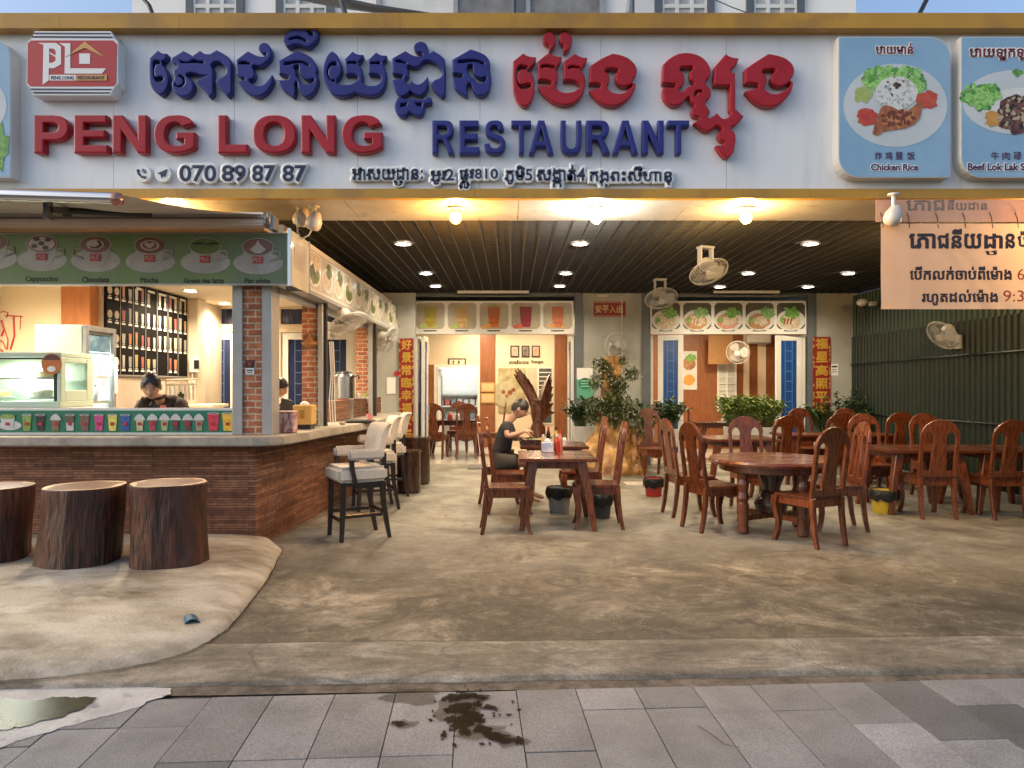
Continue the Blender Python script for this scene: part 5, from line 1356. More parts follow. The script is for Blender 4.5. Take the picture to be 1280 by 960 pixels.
for i, (px, py, kind) in enumerate(((-9, 303, 'art'), (53, 305, 'beans'), (120, 306, 'swirl'), (188, 307, 'heart'), (257, 308, 'matcha'), (323, 309, 'leaf'))):
    pr(mS, ell(px, py + 20, 31, 14), 0.0055)
    pr(mB, [(px - 19, py), (px - 17, py + 14), (px - 11, py + 25), (px - 6, py + 28), (px + 6, py + 28), (px + 11, py + 25), (px + 17, py + 14), (px + 19, py)], 0.0075)
    s = -1 if kind in ('swirl',) else 1
    mB.tube([(cX(px + s * 18), KD - 0.007, cZ(py + 6)), (cX(px + s * 27), KD - 0.007, cZ(py + 6)), (cX(px + s * 28), KD - 0.007, cZ(py + 13)), (cX(px + s * 16), KD - 0.007, cZ(py + 17))], 0.011, 6)
    pr(mB, ell(px, py, 20, 11.5), 0.0095)
    pr(mM if kind == 'matcha' else mC, ell(px, py, 18.6, 10.2), 0.0115)
    if kind == 'beans':
        pr(mF, ell(px, py, 16.5, 8.5), 0.0135)
        for dx, dy in ((-6, -6), (8, -5), (0, -0.5), (-9, 3), (5, 5)): pr(mD, ell(px + dx, py + dy, 4, 2.8, 12), 0.0155)
    elif kind == 'swirl':
        pr(mF, ell(px, py, 11, 6.2), 0.0135)
        pr(mD, [(px - 8, py + 1), (px - 4, py + 5), (px + 4, py + 5), (px + 9, py + 1), (px + 6, py - 5), (px + 2, py - 5), (px + 5, py), (px, py + 3), (px - 5, py + 2)], 0.0155)
    elif kind == 'heart':
        pr(mF, ell(px, py, 12, 6.5), 0.0135); pr(mC, ell(px, py, 9, 5), 0.0155); pr(mF, [(px, py + 4), (px - 7, py - 1), (px - 4, py - 4), (px, py - 2), (px + 4, py - 4), (px + 7, py - 1)], 0.0175)
    elif kind == 'leaf':
        pr(mF, [(px, py - 9), (px + 3, py - 3), (px + 10, py + 3), (px + 4, py + 8), (px - 4, py + 8), (px - 10, py + 3), (px - 3, py - 3)], 0.0135)
    elif kind == 'matcha':
        pr(mD, [(px - 20, py - 3), (px - 8, py - 5), (px, py - 3), (px + 10, py - 5), (px + 20, py - 3), (px + 10, py - 2), (px - 10, py - 2)], 0.0135)
    else:
        pr(mF, ell(px, py, 11, 6), 0.0135)
    pr(mR, [(px - 6.5, py + 12), (px + 6.5, py + 12), (px + 6.5, py + 20.5), (px - 6.5, py + 20.5)], 0.0155)
    txt(mT, "PLC", cX(px - 5), cX(px + 5), cZ(py + 18.5), cZ(py + 13.5), KD - 0.0158, 0.0015, 0.02)
for b_, n_, m_ in ((mS, "printed_saucer", CUPB), (mB, "printed_cup", CUPB), (mC, "printed_coffee", COFB), (mF, "printed_foam", FOAM), (mR, "cup_badge", REDP), (mM, "printed_matcha", MATCHA), (mD, "printed_beans", mat("printed_dark", (0.025, 0.012, 0.008), rough=0.3)), (mT, "badge_lettering", FOAM)):
    b_.build(n_, m_, face, world=True)
mb = MB()
for w, a, b, c, d in (("Cappuccino", 32, 73, 345, 353.5), ("Chocolate", 103, 137, 346, 353), ("Mocha", 176, 198.5, 347, 353.5), ("Green tea latte", 230, 280, 347.5, 354), ("Flat white", 306, 338, 348, 354.5)):
    txt(mb, w, cX(a), cX(b), cZ(d), cZ(c), KD - 0.0045, 0.002, 0.025)
mb.build("cup_lettering", mat("brown_print", (0.007, 0.005, 0.004), rough=0.4), face, world=True)
# return at the corner
cr = thing("corner_sign", "pale glossy panel turning the corner of the coffee sign", "sign", (xr, 7.0, 2.45))
mb = MB(); mb.bx(xr + 0.002, xr + 0.02, KD + 0.002, 7.22, SZ0, SZ1 + 0.03); mb.build("panel", mat("pale_print", (0.42, 0.42, 0.34), (0.56, 0.54, 0.47), scale=2.5, rough=0.12, coat=0.4), cr, world=True)
mb = MB(); mb.bx(xr + 0.021, xr + 0.023, 6.75, 7.1, 2.62, 2.86); mb.build("printed_picture", CUPB, cr, world=True)
mb = MB(); mb.bx(xr, xr + 0.03, KD - 0.012, KD + 0.001, SZ0 - 0.01, SZ1 + 0.04); mb.bx(xr + 0.0, xr + 0.032, 7.221, 7.235, SZ0 - 0.01, SZ1 + 0.04); mb.build("edge_trim", CHROME, cr, world=True)
# long side sign with printed dishes
ss = thing("dish_sign", "long light box of printed noodle dishes along the kiosk side", "sign", (-2.1, 10, 2.45))
sy0, sy1 = 7.24, 13.1
mb = MB(); mb.bx(-2.30, -2.10, sy0, sy1, 2.46, 2.93); mb.build("box", ALU, ss, world=True)
mb = MB(); mb.bx(-2.098, -2.094, sy0 + 0.03, sy1 - 0.02, 2.49, 2.91); sf = mb.build("printed_face", mat("printed_white", (0.58, 0.55, 0.5), (0.66, 0.63, 0.58), scale=2, rough=0.16, coat=0.3), ss, world=True)
BROTH = mat("printed_broth", (0.28, 0.12, 0.04), (0.45, 0.26, 0.12), scale=18, rough=0.3)
NOOD = mat("printed_noodles", (0.38, 0.28, 0.16), (0.62, 0.56, 0.46), scale=24, rough=0.3)
DKG = mat("printed_dark_ground", (0.03, 0.035, 0.02), (0.08, 0.08, 0.05), scale=6, rough=0.3)
ma, mb_, mc, md = MB(), MB(), MB(), MB()
n = 11
for k in range(n):
    yc = sy0 + 0.03 + (sy1 - sy0 - 0.05) * (k + 0.5) / n; hw = 0.5 * (sy1 - sy0) / n - 0.03
    P_ = lambda pts, d, b_: b_.prism([pts], -2.094 + d, -2.0925 + d, plane='yz')
    P_([(yc - hw, 2.53), (yc + hw, 2.53), (yc + hw, 2.89), (yc - hw, 2.89)], 0.001, md)
    P_(ell(yc, 2.68, hw * 0.98, 0.135), 0.003, mc)
    P_(ell(yc, 2.68, hw * 0.8, 0.105, 24, .1, k), 0.005, ma if k % 3 else mb_)
    P_(ell(yc + hw * 0.25, 2.79, hw * 0.5, 0.085, 24, .35, k + 2), 0.007, mb_ if k % 3 else ma)
ma.build("printed_noodles", NOOD, sf, world=True); mb_.build("printed_herbs", mat("printed_dark_herbs", (0.03, 0.06, 0.012), (0.22, 0.22, 0.06), scale=16, rough=0.3), sf, world=True); mc.build("printed_bowl", CUPW, sf, world=True); md.build("printed_ground", mat("pale_ground_print", (0.40, 0.38, 0.33), (0.5, 0.48, 0.42), scale=3, rough=0.2), sf, world=True)
# wooden beam and tracks above the coffee sign, roller awning
t = thing("awning", "retracted roller awning with a steel front bar over the kiosk", "awning", (-4.3, 6.6, 3.05))
AWF = mat("awning_fabric", (0.40, 0.37, 0.33), (0.48, 0.45, 0.41), scale=3, rough=0.75)
xe = W(338, 0, 6.55).x
Z_ = lambda py, D: EYE - (py - HOR) / FPX * D
mb = MB(); mb.bx(-6.58, xe, 6.40, 6.58, Z_(284, 6.5), Z_(268, 6.5)); mb.build("cassette", mat("cream_cassette", (0.66, 0.56, 0.46), (0.74, 0.64, 0.54), scale=3, rough=0.35), t, world=True, bevel=0.02, seg=2)
mb = MB(); mb.bx(-6.58, xe - 0.0, 6.385, 6.399, Z_(277, 6.5), Z_(275, 6.5)); mb.build("cassette_groove", mat("brown_groove", (0.2, 0.14, 0.1), rough=0.5), t, world=True)
f0, f1 = W(150, 246, 5.55), W(-60, 234, 5.3)
mb = MB(); mb.tube([W(-120, 240, 5.4), W(144, 248, 5.4)], 0.043, 20); mb.build("front_bar", CHROME, t, world=True, smooth=True)
c_ = W(147, 249, 5.4); mb = MB(); mb.M = Matrix.Translation(c_); mb.lathe([(0.02, -0.035), (0.048, -0.03), (0.052, 0.0), (0.042, 0.03), (0.01, 0.042)], n=20, axis='x'); mb.build("end_cap", mat("copper_cap", (0.40, 0.20, 0.15), rough=0.25, metal=0.6), t, world=True, smooth=True)
b0 = W(338, 268, 6.5)
mb = MB()
fr = [W(-120, 233, 5.44), W(150, 243, 5.44)]; bk = [Vector((-6.58, 6.42, Z_(267, 6.42))), Vector((xe, 6.42, Z_(268, 6.42)))]
rows = []
for i in range(9):
    s = i / 8; a = fr[0].lerp(bk[0], s); b = fr[1].lerp(bk[1], s)
    rows.append([a.lerp(b, j / 24) + Vector((0, 0, 0.012 * math.sin(j * 1.3) * math.sin(PI * s) - 0.03 * math.sin(PI * s))) for j in range(25)])
for i in range(8):
    for j in range(24): mb.face([rows[i][j], rows[i][j + 1], rows[i + 1][j + 1], rows[i + 1][j]])
mb.build("fabric", AWF, t, world=True, smooth=True, recalc=False)
mb = MB()
for px in (60, 84): p = W(px, 262, 5.6 if px == 60 else 6.0); mb.box(p, (0.035, 0.07, 0.16 if px == 60 else 0.12))
p, q = W(62, 262, 5.6), W(190, 268, 6.3); mb.tube([p, W(86, 264, 6.0), q], 0.028, 8)
mb.build("folding_arm", BLACKM, t, world=True)
mb = MB(); mb.lathe([(0.075, 0), (0.085, 0.01), (0.085, 0.03), (0.03, 0.045)], c=(xe + 0.005, 6.49, Z_(276, 6.5)), n=18, axis='x'); mb.box((xe + 0.05, 6.5, Z_(280, 6.5)), (0.05, 0.12, 0.13)); mb.build("end_bracket", mat("dull_steel", (0.2, 0.19, 0.18), rough=.4, metal=.7), t, world=True, bevel=0.005)
mb = MB(); mb.bx(-6.58, W(332, 0, 6.6).x, 6.57, 6.72, SZ1 + 0.003, Z_(284.5, 6.57)); tag(mb.build("timber_beam", mat("pale_timber", (0.52, 0.28, 0.11), (0.68, 0.42, 0.2), scale=3, stretch=(.4, 6, 8), rough=.5), bevel=0.006), "pale timber beam between the awning and the coffee sign", "beam")
# ---------------- things inside the kiosk
# cake display
t = thing("cake_display", "mint framed glass cake display case on the kiosk counter", "display case", (-5.2, 7.4, 1.03))
x1_, ya, yb = -4.56, 7.20, 7.76; x0_ = -6.0
MINT = mat("mint_frame", (0.50, 0.60, 0.50), (0.56, 0.66, 0.56), scale=2, rough=0.35)
mb = MB(); mb.bx(x0_, x1_, ya - 0.02, yb, 1.28, 1.34); mb.bx(x0_, x1_, ya, yb, 1.79, 1.84); mb.bx(x1_ - 0.04, x1_, ya, ya + 0.08, 1.34, 1.79); mb.bx(x1_ - 0.04, x1_, yb - 0.12, yb, 1.34, 1.79); mb.bx(x1_ - 0.039, x1_ - 0.001, ya + 0.08, yb - 0.12, 1.34, 1.45); mb.bx(x1_ - 0.039, x1_ - 0.001, ya + 0.08, yb - 0.12, 1.735, 1.79); mb.bx(x0_, x1_ - 0.001, yb - 0.03, yb - 0.001, 1.341, 1.79)
mb.build("case_frame", MINT, t, world=True, bevel=0.006)
mb = MB(); mb.bx(x0_, x1_, ya - 0.005, yb, 1.031, 1.279); mb.build("base_cabinet", WHITE, t, world=True, bevel=0.01)
mb = MB(); mb.bx(x0_, x1_ - 0.04, ya + 0.0, ya + 0.008, 1.341, 1.789); mb.build("front_glass", GLASS, t, world=True)
mb = MB(); mb.bx(x0_, x1_ - 0.04, ya - 0.001, ya + 0.012, 1.765, 1.785); mb.bx(x1_ - 0.075, x1_ - 0.045, ya - 0.001, ya + 0.011, 1.341, 1.764); mb.build("black_seal", BLACKM, t, world=True)
mb = MB(); mb.bx(x0_, x1_ - 0.05, ya + 0.08, yb - 0.05, 1.555, 1.563); mb.build("glass_shelf", GLASS, t, world=True)
lamp('AREA', (-5.2, 7.45, 1.76), 9, (0.95, 1.0, 0.9), 0.5)
cake = [((0.55, 0.45, 0.22), (-5.35, 7.45, 1.38)), ((0.5, 0.5, 0.4), (-4.95, 7.5, 1.38)), ((0.46, 0.36, 0.18), (-4.85, 7.45, 1.585)), ((0.55, 0.52, 0.44), (-5.3, 7.5, 1.585))]
for c, p in cake:
    tt = thing("cake", {0: "yellow cake on the lower shelf of the display case", 1: "pale cream cake on the lower shelf of the display case", 2: "golden cake on the upper shelf of the display case", 3: "white cake on the upper shelf of the display case"}[cake.index((c, p))], "cake", p, 0, "cakes in the display case")
    mb = MB(); mb.lathe([(0.10, -0.02), (0.13, 0.0), (0.13, 0.006), (0.10, 0.006)], n=20); mb.build("plate", CUPW, tt, smooth=1.0)
    mb = MB(); mb.lathe([(0.095, 0.007), (0.1, 0.06), (0.09, 0.075), (0.02, 0.08)], n=18); mb.build("sponge", mat("cake_cream", c, tuple(v * 1.25 for v in c), scale=20, rough=0.6, bump=0.4), tt, smooth=1.0)
p = W(63, 455, 7.17)
tt = thing("round_sticker", "plain orange and brown round sticker on the display case glass", "sticker", (p.x, 7.19, p.z))
mb = MB(); mb.lathe([(0.105, -0.003), (0.105, 0.0)], n=32, axis='y'); mb.build("disc", mat("orange_sticker", (0.55, 0.15, 0.03), rough=0.4), tt)
mb = MB(); mb.prism([[(0.098 * math.cos(R(a)), 0.098 * math.sin(R(a))) for a in range(25, 156, 10)]], -0.006, -0.0035); mb.build("brown_band", mat("brown_sticker", (0.10, 0.025, 0.015), rough=0.4), tt)
mb = MB(); mb.prism([ell(0, -0.05, 0.042, 0.03)], -0.006, -0.0035); mb.build("white_patch", WHITEL, tt)
# upright cooler, glass door facing right
t = thing("drinks_cooler", "tall white drinks cooler with a glass door behind the cake display", "cooler", (-5.2, 8.5, 0.01))
cx0, cx1, cy0, cy1, cz = -5.50, -4.90, 8.2, 8.82, 2.2
mb = MB(); mb.bx(cx0, cx1 - 0.05, cy0, cy0 + 0.04, 0.01, cz); mb.bx(cx0, cx1 - 0.05, cy1 - 0.04, cy1, 0.01, cz); mb.bx(cx0, cx0 + 0.04, cy0 + 0.04, cy1 - 0.04, 0.01, cz); mb.bx(cx0 + .04, cx1 - 0.05, cy0 + .04, cy1 - .04, cz - 0.1, cz - 0.001); mb.bx(cx0 + .04, cx1 - .05, cy0 + .04, cy1 - .04, 0.02, 0.25)
mb.build("cabinet", WHITE, t, world=True, bevel=0.008)
mb = MB(); mb.bx(cx1 - 0.049, cx1, cy0, cy0 + 0.05, 0.2, cz); mb.bx(cx1 - 0.049, cx1, cy1 - 0.05, cy1, 0.2, cz); mb.bx(cx1 - 0.049, cx1, cy0 + .05, cy1 - .05, cz - 0.06, cz); mb.bx(cx1 - 0.049, cx1, cy0 + .05, cy1 - .05, 0.2, 0.28); d = mb.build("door", STEELB, t, world=True, bevel=0.005)
mb = MB(); mb.bx(cx1 - 0.03, cx1 - 0.02, cy0 + .05, cy1 - .05, 0.28, cz - 0.06); mb.build("pane", GLASS, d, world=True)
mb = MB(); mb.bx(cx1 + 0.001, cx1 + 0.02, cy1 - 0.045, cy1 - 0.01, 1.4, 1.85); mb.build("handle", WHITE, d, world=True)
mb = MB()
for z in (0.7, 1.0, 1.3, 1.6, 1.88): mb.bx(cx0 + 0.05, cx1 - 0.08, cy0 + 0.045, cy1 - 0.045, z, z + 0.012)
mb.build("shelf", GLASS, t, world=True)
mb = MB()
for z in (0.7, 1.0, 1.3, 1.6, 1.88): mb.bx(cx1 - 0.082, cx1 - 0.07, cy0 + 0.045, cy1 - 0.045, z - .012, z + 0.02)
mb.build("shelf_edge", WHITE, t, world=True)
mb = MB(); mb.bx(cx1 - 0.055, cx1 - 0.051, cy0 + 0.05, cy1 - 0.05, 1.9, 2.13); mb.build("header_print", mat("cooler_header", (0.03, 0.09, 0.19), (0.2, 0.3, 0.4), scale=8, rough=0.3), t, world=True)
rr = random.Random(12)
for k in range(7):
    z = (1.012, 1.312, 1.612)[k % 3]; y = cy0 + 0.12 + 0.08 * (k % 6)
    tt = thing("water_bottle", "small clear bottle standing on a shelf inside the drinks cooler", "bottle", (cx1 - 0.16, y, z), 0, "bottles inside the drinks cooler")
    mb = MB(); mb.lathe([(0.03, 0), (0.032, 0.02), (0.032, 0.12), (0.013, 0.16), (0.013, 0.18)], n=12); mb.build("body", mat("bottle_tone", (0.35, 0.4, 0.42), rough=0.15), tt, smooth=True)
    mb = MB(); mb.lathe([(0.015, 0.18), (0.015, 0.2)], n=12); mb.build("cap", mat("bottle_cap", (0.03, 0.12, 0.35), rough=0.4), tt)
lamp('AREA', (-5.2, 8.5, 2.07), 26, (0.95, 1.0, 1.0), 0.4)
# back bench with equipment
t = thing("back_bench", "steel topped work bench along the kiosk menu wall", "bench", (-5.0, 10.4, 0.01))
mb = MB(); mb.bx(-5.39, -4.75, 9.4, 12.6, 0.86, 0.90); mb.build("bench_top", STEELB, t, world=True)
mb = MB(); mb.bx(-5.38, -4.8, 9.42, 12.58, 0.01, 0.859); mb.build("cabinet", WHITE, t, world=True)
mb = MB(); mb.bx(-5.399, -5.385, 9.38, 11.85, 0.901, 1.6); mb.build("splash_back", mat("beige_tiles", (0.52, 0.42, 0.33), (0.58, 0.48, 0.38), scale=3, rough=0.25), t, world=True)
t = thing("coffee_machine", "grey coffee machine on the bench behind the barista", "machine", (-5.0, 10.0, 0.9))
mb = MB(); mb.box((0, 0, 0.2), (0.4, 0.35, 0.4)); mb.build("body", STEELB, t, bevel=0.02); mb = MB(); mb.box((0.21, 0, 0.28), (0.02, 0.3, 0.14)); mb.build("front_panel", BLACKM, t); mb = MB(); mb.lathe([(0.04, 0.4), (0.05, 0.43)], n=16); mb.build("lid", BLACKM, t)
t = thing("utensil_rack", "wire rack with hanging utensils beside the cream wall post", "rack", (W(240, 0, 10.9).x, 10.9, 0))
p = W(222, 476, 10.6); q = W(245, 476, 10.6)
mb = MB()
for z in (475, 481): a, b = W(208, z, 10.6), W(246, z - 1, 10.6); mb.tube([a, b], 0.018, 6)
for px in (208, 227, 246): mb.tube([W(px, 474, 10.6), W(px, 530, 10.6)], 0.014, 6)
mb.build("wire_frame", mat("pale_wire", (0.5, 0.42, 0.32), rough=0.4), t, world=True)
mb = MB()
for px in (212, 218, 224, 231, 236, 241): mb.tube([W(px, 482, 10.58), W(px + 1, 500, 10.58)], 0.012, 6)
mb.build("utensil", STEELB, t, world=True)
mb = MB(); mb.tube([W(226, 492, 10.5), W(226, 512, 10.5)], 0.045, 10); mb.tube([W(226, 490, 10.5), W(226, 493, 10.5)], 0.02, 8); tag(mb.build("dark_bottle", mat("dark_bottle_glass", (0.02, 0.02, 0.015), rough=0.15), smooth=True), "dark bottle standing by the utensil rack behind the barista", "bottle")
p = W(243, 457, 11.85)
t = thing("wall_phone", "white wall intercom with a dark screen on the cream post", "intercom", (p.x, p.y, p.z))
mb = MB(); mb.box((0, 0, 0), (0.16, 0.06, 0.24)); mb.build("body", PLAST, t, bevel=0.01); mb = MB(); mb.box((0.05, -0.035, 0.02), (0.08, 0.012, 0.14)); mb.build("screen", BLACKM, t); mb = MB(); mb.tube([(-0.03, 0, -0.12), (-0.04, 0, -0.25), (0.0, 0, -0.3)], 0.01, 6); mb.build("cord", PLAST, t)
t = thing("cash_table", "pale counter table at the back of the kiosk near the blue doors", "table", (W(262, 0, 10.6).x, 10.6, 0))
a = W(248, 505, 10.6).x; b = W(276, 505, 10.6).x
mb = MB(); mb.bx(a - 0.1, b, 10.3, 10.9, 1.18, 1.225); mb.build("table_top", CREAM, t, world=True, bevel=0.008); mb = MB(); mb.bx(a - 0.05, b - 0.06, 10.34, 10.86, 0.01, 1.179); mb.build("cabinet", WHITE, t, world=True)
# objects on the side counter
def onc(name, px, D, label, cat): p = W(px, 0, D); return thing(name, label, cat, (p.x, D, 1.031))
t = onc("pattern_box", 359, 7.1, "pink and white patterned tissue tin on the counter beside the corner pier", "box")
PINKP = mat("pink_pattern", (0.30, 0.10, 0.10), (0.55, 0.42, 0.38), scale=26, stretch=(1, 1, .35), lo=0.45, hi=0.55, rough=0.5)
mb = MB(); mb.box((0, 0, 0.10), (0.17, 0.14, 0.20)); mb.build("tin", PINKP, t, bevel=0.01); mb = MB(); mb.box((0, 0, 0.208), (0.175, 0.145, 0.016)); mb.build("lid", mat("pink_lid", (0.5, 0.32, 0.3), rough=0.5), t, bevel=0.006)
t = onc("tissue_carton", 381, 7.7, "yellow wooden tissue carton on the kiosk counter", "box")
YB = mat("yellow_carton", (0.52, 0.30, 0.07), (0.60, 0.38, 0.11), scale=4, rough=0.5)
mb = MB(); mb.box((0, 0, 0.155), (0.20, 0.2, 0.21)); mb.build("carton", YB, t, bevel=0.008); mb = MB(); mb.box((0, 0, 0.025), (0.17, 0.18, 0.05)); mb.build("stand", BLACKM, t); mb = MB(); mb.box((0, -0.102, 0.16), (0.05, 0.004, 0.09)); mb.build("printed_mark", mat("carton_mark", (0.35, 0.18, 0.03), rough=0.5), t)
mb = MB(); mb.ball((0, 0, 0.27), (0.05, 0.04, 0.03), 10, 6); mb.build("tissue", WHITEL, t, smooth=True)
t = onc("jar", 394, 8.0, "clear glass jar beside the yellow tissue carton", "jar")
mb = MB(); mb.lathe([(0.045, 0), (0.05, 0.01), (0.05, 0.17), (0.042, 0.19)], n=16); mb.build("body", GLASS, t, smooth=1.0); mb = MB(); mb.lathe([(0.045, 0.19), (0.045, 0.215)], n=16); mb.build("lid", STEELB, t)
t = onc("point_of_sale_screen", 357, 7.9, "dark tablet screen leaning on a stand behind the pink tin", "screen")
mb = MB(); mb.box((0, 0, 0.22), (0.13, 0.02, 0.2), (0, R(14), R(35))); mb.build("screen", BLACKM, t, bevel=0.006); mb = MB(); mb.box((0.0, 0.05, 0.08), (0.1, 0.12, 0.16)); mb.build("stand", WHITE, t, bevel=0.01); mb = MB(); mb.box((-0.04, -0.015, 0.22), (0.01, 0.025, 0.2), (0, R(14), R(35))); mb.build("screen_edge", WHITE, t)
t = onc("tea_urn", 431, 10.2, "steel tea urn with black handles behind the side counter", "urn")
MATX_z = 0.25
mb = MB(); mb.lathe([(0.13, 0.27), (0.14, 0.29), (0.14, 0.60), (0.12, 0.63), (0.03, 0.65)], n=24); mb.build("body", CHROME, t, smooth=1.0); mb = MB(); mb.tube([(0.14, 0, .6), (0.20, 0, .62), (0.2, 0, .56)], .016, 8); mb.tube([(-.14, 0, .6), (-.2, 0, .62), (-.2, 0, .5)], .016, 8); mb.lathe([(.12, .632), (.10, .665), (.02, .68)], n=20); mb.build("black_lid", BLACKM, t, smooth=1.0); mb = MB(); mb.lathe([(.12, 0.0), (.12, .269)], n=20); mb.build("urn_stand", STEELB, t)
t = onc("plate_rack", 446, 10.6, "row of small pale cups drying behind the tea urn", "rack")
mb = MB(); mb.box((0, 0, 0.29), (0.32, 0.14, 0.02)); mb.build("tray", WHITE, t)
for k in range(4):
    mb = MB(); mb.lathe([(0.02, 0.301), (0.035, 0.36), (0.032, 0.36), (0.018, 0.305)], c=(-0.12 + k * 0.08, 0, 0), n=12); mb.build("cup", LEMON if k % 2 else CUPW, t, smooth=1.0)
t = onc("cable_strands", 412, 8.6, "bundle of white cables hanging down the black window track", "cable")
mb = MB()
for k in range(3): mb.tube([(0.02 * k, 0, 1.0), (0.02 * k + .02, 0, .6), (0.03 * k, -.01, .3), (0.03 * k + 0.02, -.03, .02)], 0.008, 6)
mb.build("strand", PLAST, t, smooth=True)
t = onc("incense_tray", 447, 9.0, "low black tray on the far end of the side counter", "tray"); mb = MB(); mb.box((0, 0, 0.02), (0.4, 0.28, 0.03)); mb.build("tray", BLACKM, t, bevel=0.008)
t = onc("pink_cup", 462, 9.3, "small pink cup on the far end of the side counter", "cup"); mb = MB(); mb.lathe([(0.035, 0), (0.045, 0.1), (0.04, 0.1), (0.03, 0.01)], n=14); mb.build("cup", mat("pink_plastic", (0.6, 0.25, 0.22), rough=0.4), t, smooth=1.0)
t = onc("small_bowl", 428, 8.5, "small cream bowl on the side counter", "bowl"); mb = MB(); mb.lathe([(0.02, 0), (0.05, 0.035), (0.045, 0.035), (0.01, 0.006)], n=16); mb.build("bowl", CREAM, t, smooth=1.0)
# wooden hanging lantern on second pier
p = W(387, 425, 8.25)
t = thing("wall_basket", "brown woven wall basket hanging on the second brick pier", "basket", (p.x, 8.29, p.z))
BK = mat("woven_straw", (0.30, 0.12, 0.03), (0.45, 0.22, 0.07), scale=30, stretch=(1, 1, 3), rough=0.6, bump=0.4)
mb = MB(); mb.prism([[(-0.085, -0.05), (0.085, -0.05), (0.0, 0.06)]], -0.06, 0.0); mb.build("basket_back", BK, t); mb = MB(); mb.lathe([(0.03, -0.09), (0.085, -0.05), (0.09, -0.03), (0.07, -0.035), (0.02, -0.075)], c=(0, -0.05, 0), n=18); mb.build("bowl", BK, t, smooth=1.0)
mb = MB(); mb.tube([(-0.09, -0.04, -0.04), (0, -0.02, 0.1), (0.09, -0.04, -0.04)], 0.008, 6); mb.build("loop", mat("dark_straw", (0.12, 0.045, 0.02), rough=0.6), t)
# small black and white sticker on the corner pier
p = W(312.5, 459, 6.8)
t = thing("pier_notice", "small black and white notice stuck on the corner brick pier", "notice", (p.x, 6.8, p.z))
mb = MB(); mb.box((0, -0.004, 0.03), (0.082, 0.004, 0.075)); mb.build("black_panel", BLACKP, t); mb = MB(); mb.box((0, -0.004, -0.038), (0.082, 0.004, 0.06)); mb.build("white_panel", WHITEL, t)
mb = MB(); mb.prism([[(-0.025, 0.055), (-0.01, 0.055), (0, 0.035), (0.01, 0.055), (0.025, 0.055), (0.008, 0.022), (0.008, 0.005), (-0.008, 0.005), (-0.008, 0.022)]], -0.009, -0.007); mb.build("mark", REDP, t)
mb = MB(); mb.box((0, -0.007, -0.03), (0.06, 0.002, 0.012)); mb.box((0, -0.007, -0.05), (0.05, 0.002, 0.008)); mb.build("text_line", BLACKP, t)
